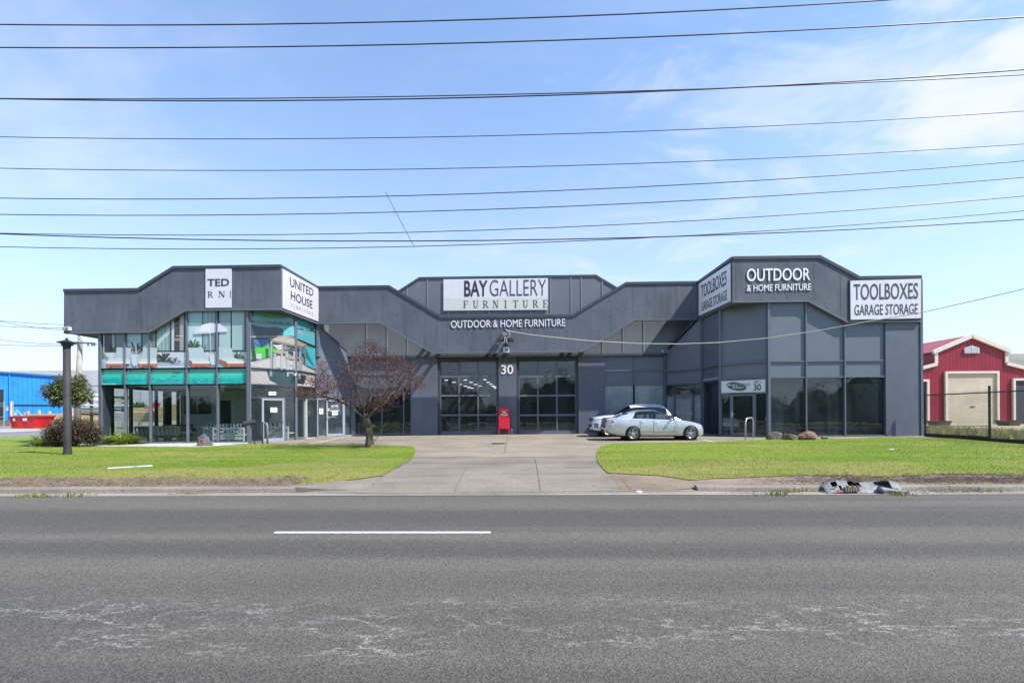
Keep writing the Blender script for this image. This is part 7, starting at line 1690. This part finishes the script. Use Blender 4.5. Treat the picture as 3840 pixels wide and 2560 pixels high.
# cantilever rack with long stock
YR_ = 50; e = empty('timber_rack', P(300, 1560, YR_), 'steel rack of white wrapped and green lengths beside the corner column', 'rack'); m = MB()
for px in (288, 343): p, q = P(px, 1600, YR_ + .5), P(px, 1478, YR_ + .5); m.bar(p, q, .2, .2)
m.build('upright', pm('rack_green', (.04, .12, .08), .5), e)
for y, mt, x0, x1, h in ((1476, M_WHITE, 300, 353, 7), (1492, M_WHITE, 280, 354, 9), (1516, M_WHITE, 270, 352, 6), (1529, pm('green_pipe', (.02, .16, .12), .4), 280, 346, 7), (1538, M_TIMBER, 275, 365, 8), (1548, M_DARK, 285, 350, 8)): m = MB(); m.prism([P(x0, y, YR_), P(x1, y, YR_), P(x1, y + h, YR_), P(x0, y + h, YR_)], (0, 1.2, 0)); m.build('bundle', mt, e, bevel=.05)
e = empty('timber_rack', P(440, 1560, YR_), 'rack of timber lengths seen through the leftmost side opening', 'rack'); m = MB()
for px in (462, 424): m.bar(P(px, 1600, YR_), P(px, 1484, YR_), .2, .2)
m.build('upright', M_GALV, e)
for y, mt, x0, x1 in ((1486, M_DARK, 418, 464), (1489, M_PINE[0], 432, 455), (1499, M_PINE[0], 432, 458), (1516, M_WHITE, 420, 464), (1524, pm('green_pipe', (.02, .16, .12), .4), 420, 462), (1534, M_DARK, 420, 465)): m = MB(); m.prism([P(x0, y, YR_ - .5), P(x1, y, YR_ - .5), P(x1, y + 6, YR_ - .5), P(x0, y + 6, YR_ - .5)], (0, 1, 0)); m.build('bundle', mt, e)

# ================================================================== FURNITURE INSIDE
def bench_slat(px0, px1, Y, lab):
    a, b = P(px0, 1600, Y), P(px1, 1600, Y); z0 = zgl - .03; e = empty('slatted_sofa', ((a.x + b.x) / 2, Y, z0), lab, 'sofa'); WD = pm('olive_wood', (.16, .145, .10), .5, 0, .2, 5); ln = b.x - a.x
    m = MB(); m.bar((a.x, Y, z0 + .78), (b.x, Y, z0 + .80), .06, .09); m.bar((a.x, Y, z0 + .32), (b.x, Y, z0 + .32), .06, .10)
    m.build('back_rail', WD, e); m = MB()
    for k in range(11): x = lerp(a.x + .05, b.x - .05, k / 10); m.prism([(x - .035, Y + .0, z0 + .35), (x + .035, Y, z0 + .35), (x + .035 - .08, Y - .02, z0 + .76), (x - .035 - .08, Y - .02, z0 + .76)], (0, .03, 0))
    m.build('back_slats', WD, e); m = MB(); m.box((a.x, Y + .05, z0 + .28), (b.x, Y + .8, z0 + .36)); m.build('seat', WD, e); m = MB(); m.box((a.x + .05, Y + .07, z0 + .37), (b.x - .05, Y + .22, z0 + .82)); m.build('back_cushion', pm('cream_cushion', (.42, .40, .34), .9), e, bevel=.03); m = MB(); m.box((a.x + .05, Y + .2, z0 + .37), (b.x - .05, Y + .78, z0 + .50)); m.build('seat_cushion', M_CUSH, e, bevel=.03)
    for x in (a.x + .04, b.x - .04):
        for y in (Y, Y + .76): m = MB(); m.bar((x, y, z0), (x, y, z0 + .34), .07); m.build('leg', WD, e)
bench_slat(508, 668, 24.0, 'olive slatted back sofa inside the left window, its back to glass')
def dark_sofa(px0, px1, Y, lab):
    a, b = P(px0, 1600, Y), P(px1, 1600, Y); z0 = zgl - .03; e = empty('dark_sofa', ((a.x + b.x) / 2, Y, z0), lab, 'sofa'); m = MB(); m.box((a.x, Y, z0 + .1), (b.x, Y + .8, z0 + .42)); m.build('seat', M_INTDARK, e, bevel=.05); m = MB(); m.box((a.x, Y + .65, z0 + .3), (b.x, Y + .9, z0 + .85)); m.build('backrest', M_INTDARK, e, bevel=.05); m = MB(); m.box((a.x - .15, Y, z0 + .1), (a.x, Y + .9, z0 + .62)); m.build('armrest', M_INTDARK, e, bevel=.04); m = MB(); m.box((b.x, Y, z0 + .1), (b.x + .15, Y + .9, z0 + .62)); m.build('armrest', M_INTDARK, e, bevel=.04)
dark_sofa(575, 685, 26.2, 'dark low sofa further back in the left showroom')
def xbench(p0, d, ln, lab, cush):
    p0 = Vector(p0); d = Vector(d).normalized(); nn = Vector((-d.y, d.x, 0)); e = empty('cross_back_bench', p0 + d * ln / 2, lab, 'bench'); z0 = p0.z; up_ = Vector((0, 0, 1)); m = MB()
    for zz_, hh in ((.70, .07), (.34, .07), (.18, .14)): m.bar(p0 + up_ * zz_, p0 + d * ln + up_ * zz_, .05, hh)
    m.build('back_rail', M_WHITEW, e); m = MB(); n = 2
    for k in range(n): q0, q1 = p0 + d * (ln * k / n + .04), p0 + d * (ln * (k + 1) / n - .04); m.bar(q0 + up_ * .37, q1 + up_ * .67, .03, .045); m.bar(q0 + up_ * .67, q1 + up_ * .37, .028, .043)
    m.build('cross_brace', M_WHITEW, e)
    for k in range(3): m = MB(); q = p0 + d * (ln * k / 2); m.bar(q, q + up_ * .73, .07, .07); m.build('leg', M_WHITEW, e)
    m = MB(); c = [p0 + nn * .05, p0 + d * ln + nn * .05, p0 + d * ln + nn * .7, p0 + nn * .7]; m.prism([q + up_ * .34 for q in c], (0, 0, .06)); m.build('seat', M_WHITEW, e)
    for k in range(cush):
        m = MB(); m1, m2 = pm('stripe_dark', (.10, .10, .11), .9), pm('stripe_pale', (.55, .54, .52), .9); u0 = .03 + k * (.94 / cush); w_ = .94 / cush - .03
        for s_ in range(8):
            a0, a1 = u0 + w_ * s_ / 8, u0 + w_ * (s_ + 1) / 8; q = [p0 + d * ln * a0 + nn * .12, p0 + d * ln * a1 + nn * .12, p0 + d * ln * a1 + nn * .28, p0 + d * ln * a0 + nn * .28]; m.prism([v + up_ * .42 for v in q], (0, 0, .50), m1 if s_ % 2 else m2)
        m.build('striped_cushion', None, e)
z0 = zgl - .03
a = P(800, 1600, 23.75); b = P(914, 1600, 23.75); xbench((a.x, 23.75, z0), (1, 0, 0), b.x - a.x, 'white cross back bench with striped cushions facing away in left window', 2)
a = P(766, 1600, 24.9); b = P(880, 1600, 24.9); xbench((a.x, 24.9, z0), (1, 0, 0), b.x - a.x, 'second white cross back bench further back in the left window', 2)
a = P(1004, 1600, 25.3); b = P(1080, 1600, 25.3); xbench((a.x, 25.3, z0), (1, 0, 0), b.x - a.x, 'white cross back bench seen through the left glass door', 1)
def table(cx, cy, r, h, lab, mat, zf, top='round'):
    e = empty('low_table', (cx, cy, zf), lab, 'table'); m = MB(); m.lathe([(r, h - .05), (r, h)], (cx, cy, zf), 'z', 28); m.build('tabletop', mat, e)
    for k in range(3): t = 2.1 * k + .4; m = MB(); m.bar((cx + r * .7 * math.cos(t), cy + r * .7 * math.sin(t), zf), (cx + r * .6 * math.cos(t), cy + r * .6 * math.sin(t), zf + h - .05), .06); m.build('leg', mat, e)
p = P(706, 1600, 24.6); table(p.x, 24.6, .42, .5, 'round pale wooden table between sofa and cross back benches', pm('pale_oak', (.36, .30, .19), .5), z0)
p = P(706, 1600, 24.6); m = MB(); m.lathe([(.07, 0), (.09, .05), (.06, .2), (.055, .22)], (p.x + .06, 24.6, z0 + .5), 'z', 16); tag(m.build('grey_vase', pm('vase_grey', (.3, .34, .42), .4), None, origin=(p.x, 24.6, z0 + .5)), 'small blue grey vase on the round showroom table', 'vase')
zh = .43
def slatbench(px0, px1, Y, lab):
    a, b = P(px0, 1600, Y), P(px1, 1600, Y); e = empty('timber_bench', ((a.x + b.x) / 2, Y, zh), lab, 'bench', 'timber benches behind the plum tree'); MT = pm('teak', (.42, .22, .06), .5, 0, .2, 6); m = MB(); m.bar((a.x, Y, zh + .70), (b.x, Y, zh + .70), .05, .09); m.bar((a.x, Y, zh + .40), (b.x, Y, zh + .40), .05, .06); m.build('back_rail', MT, e); m = MB(); n = 16
    for k in range(n): x = lerp(a.x + .06, b.x - .06, k / (n - 1)); m.box((x - .02, Y - .012, zh + .42), (x + .02, Y + .012, zh + .67))
    m.build('back_slats', MT, e); m = MB(); m.box((a.x, Y + .03, zh + .38), (b.x, Y + .5, zh + .42)); m.build('seat', MT, e)
    for x in (a.x, b.x):
        m = MB(); m.bar((x, Y, zh), (x, Y, zh + .74), .06); m.build('leg', MT, e); m = MB(); m.bar((x, Y + .47, zh), (x, Y + .47, zh + .38), .06); m.build('leg', MT, e)
slatbench(1347, 1436, 29.2, 'teak slatted bench behind the tree trunk, left of the pair'); slatbench(1443, 1496, 29.2, 'teak slatted bench inside the window, right of the pair')
def armchair(px0, px1, Y, lab, n='armchair', cat='armchair'):
    a, b = P(px0, 1600, Y), P(px1, 1600, Y); M_A = pm('pale_upholstery', (.50, .50, .48), .9); e = empty(n, ((a.x + b.x) / 2, Y, zh), lab, cat); w_ = .16; d = .8
    for nm, bx0, bx1 in (('seat', (a.x + w_, Y + .05, zh + .15), (b.x - w_, Y + d - .2, zh + .45)), ('backrest', (a.x, Y + d - .22, zh + .1), (b.x, Y + d, zh + .95)), ('armrest', (a.x, Y, zh + .1), (a.x + w_, Y + d - .22, zh + .65)), ('armrest', (b.x - w_, Y, zh + .1), (b.x, Y + d - .22, zh + .65))): m = MB(); m.box(bx0, bx1); m.build(nm, M_A, e, bevel=.04)
armchair(1684, 1727, 29.8, 'pale upholstered armchair inside the left roller door'); armchair(1822, 1880, 29.8, 'pale upholstered sofa inside the left roller door by the pillar', 'pale_sofa', 'sofa'); p = P(1768, 1600, 30); table(p.x, 30, .45, .55, 'round white table between armchair and sofa in roller door', M_WHITEW, zh)
# ceiling lights lit in the hall
M_LAMP = mk_emit('lit_lamp', (1, .97, .92), 2.5)
k = 0
for (px, py) in ((1673, 1425), (1702, 1433), (1726, 1441), (1745, 1447.5), (1758, 1452), (1745, 1424), (1766, 1433), (1783, 1441), (1770, 1455), (1818, 1423), (1831, 1433), (1841, 1440), (1849, 1447), (1855, 1450), (1859, 1455), (1799, 1447)):
    d = ray(px, py); q = CAMP + d * ((4.78 - EYE) / d.z); 
    if q.y > 41 or q.y < 29.5: q = CAMP + d * (min(41, max(29.5, q.y)) / d.y)
    m = MB(); m.box((q.x - .15, q.y - .05, q.z - .02), (q.x + .15, q.y + .05, q.z + .02)); tag(m.build('ceiling_light', M_LAMP, None, origin=q), 'small lit ceiling lamp glowing inside the left roller door', 'lamp', 'lit lamps inside the hall'); k += 1

# ================================================================== ACROSS THE ROAD, seen only in reflections
m = MB(); rt = random.Random(77)
from mathutils import noise as mn
hh = lambda x: 5.4 + 2.0 * math.sin(x * .31) + 1.0 * math.sin(x * .83 + 2) + .5 * math.sin(x * 2.3)
nx, nz = 180, 12; vs = []
for j in range(nz + 1):
    for i in range(nx + 1):
        x = -60 + 120 * i / nx; u = j / nz; h = max(1.4, hh(x)) * .92; q = Vector((x * .6, u * 4, 3)); vs.append((x, -14.2 - 1.6 * u * u + .8 * mn.noise(q) + .5 * mn.noise(q * 2.7), h * u + .3 * mn.noise(q * 1.9)))
m.add(vs, [(j * (nx + 1) + i + 1, j * (nx + 1) + i, (j + 1) * (nx + 1) + i, (j + 1) * (nx + 1) + i + 1) for j in range(nz) for i in range(nx)])
for k in range(34000):
    x = rt.uniform(-60, 60); z = rt.random() ** .7 * max(1.4, hh(x)) * 1.06; y = -14.0 - 1.6 * (z / 5) ** 2 + rt.gauss(0, .35); leafquad(m, Vector((x, y, z)), Vector((rt.gauss(0, 1), rt.gauss(0, 1), rt.gauss(.2, .7))), .26, .15, .2)
kind(m.build('roadside_trees', mk_leaf('roadside_leaves', [(.05, .085, .03), (.075, .12, .04), (.11, .15, .055)], .6, .1)), 'stuff')
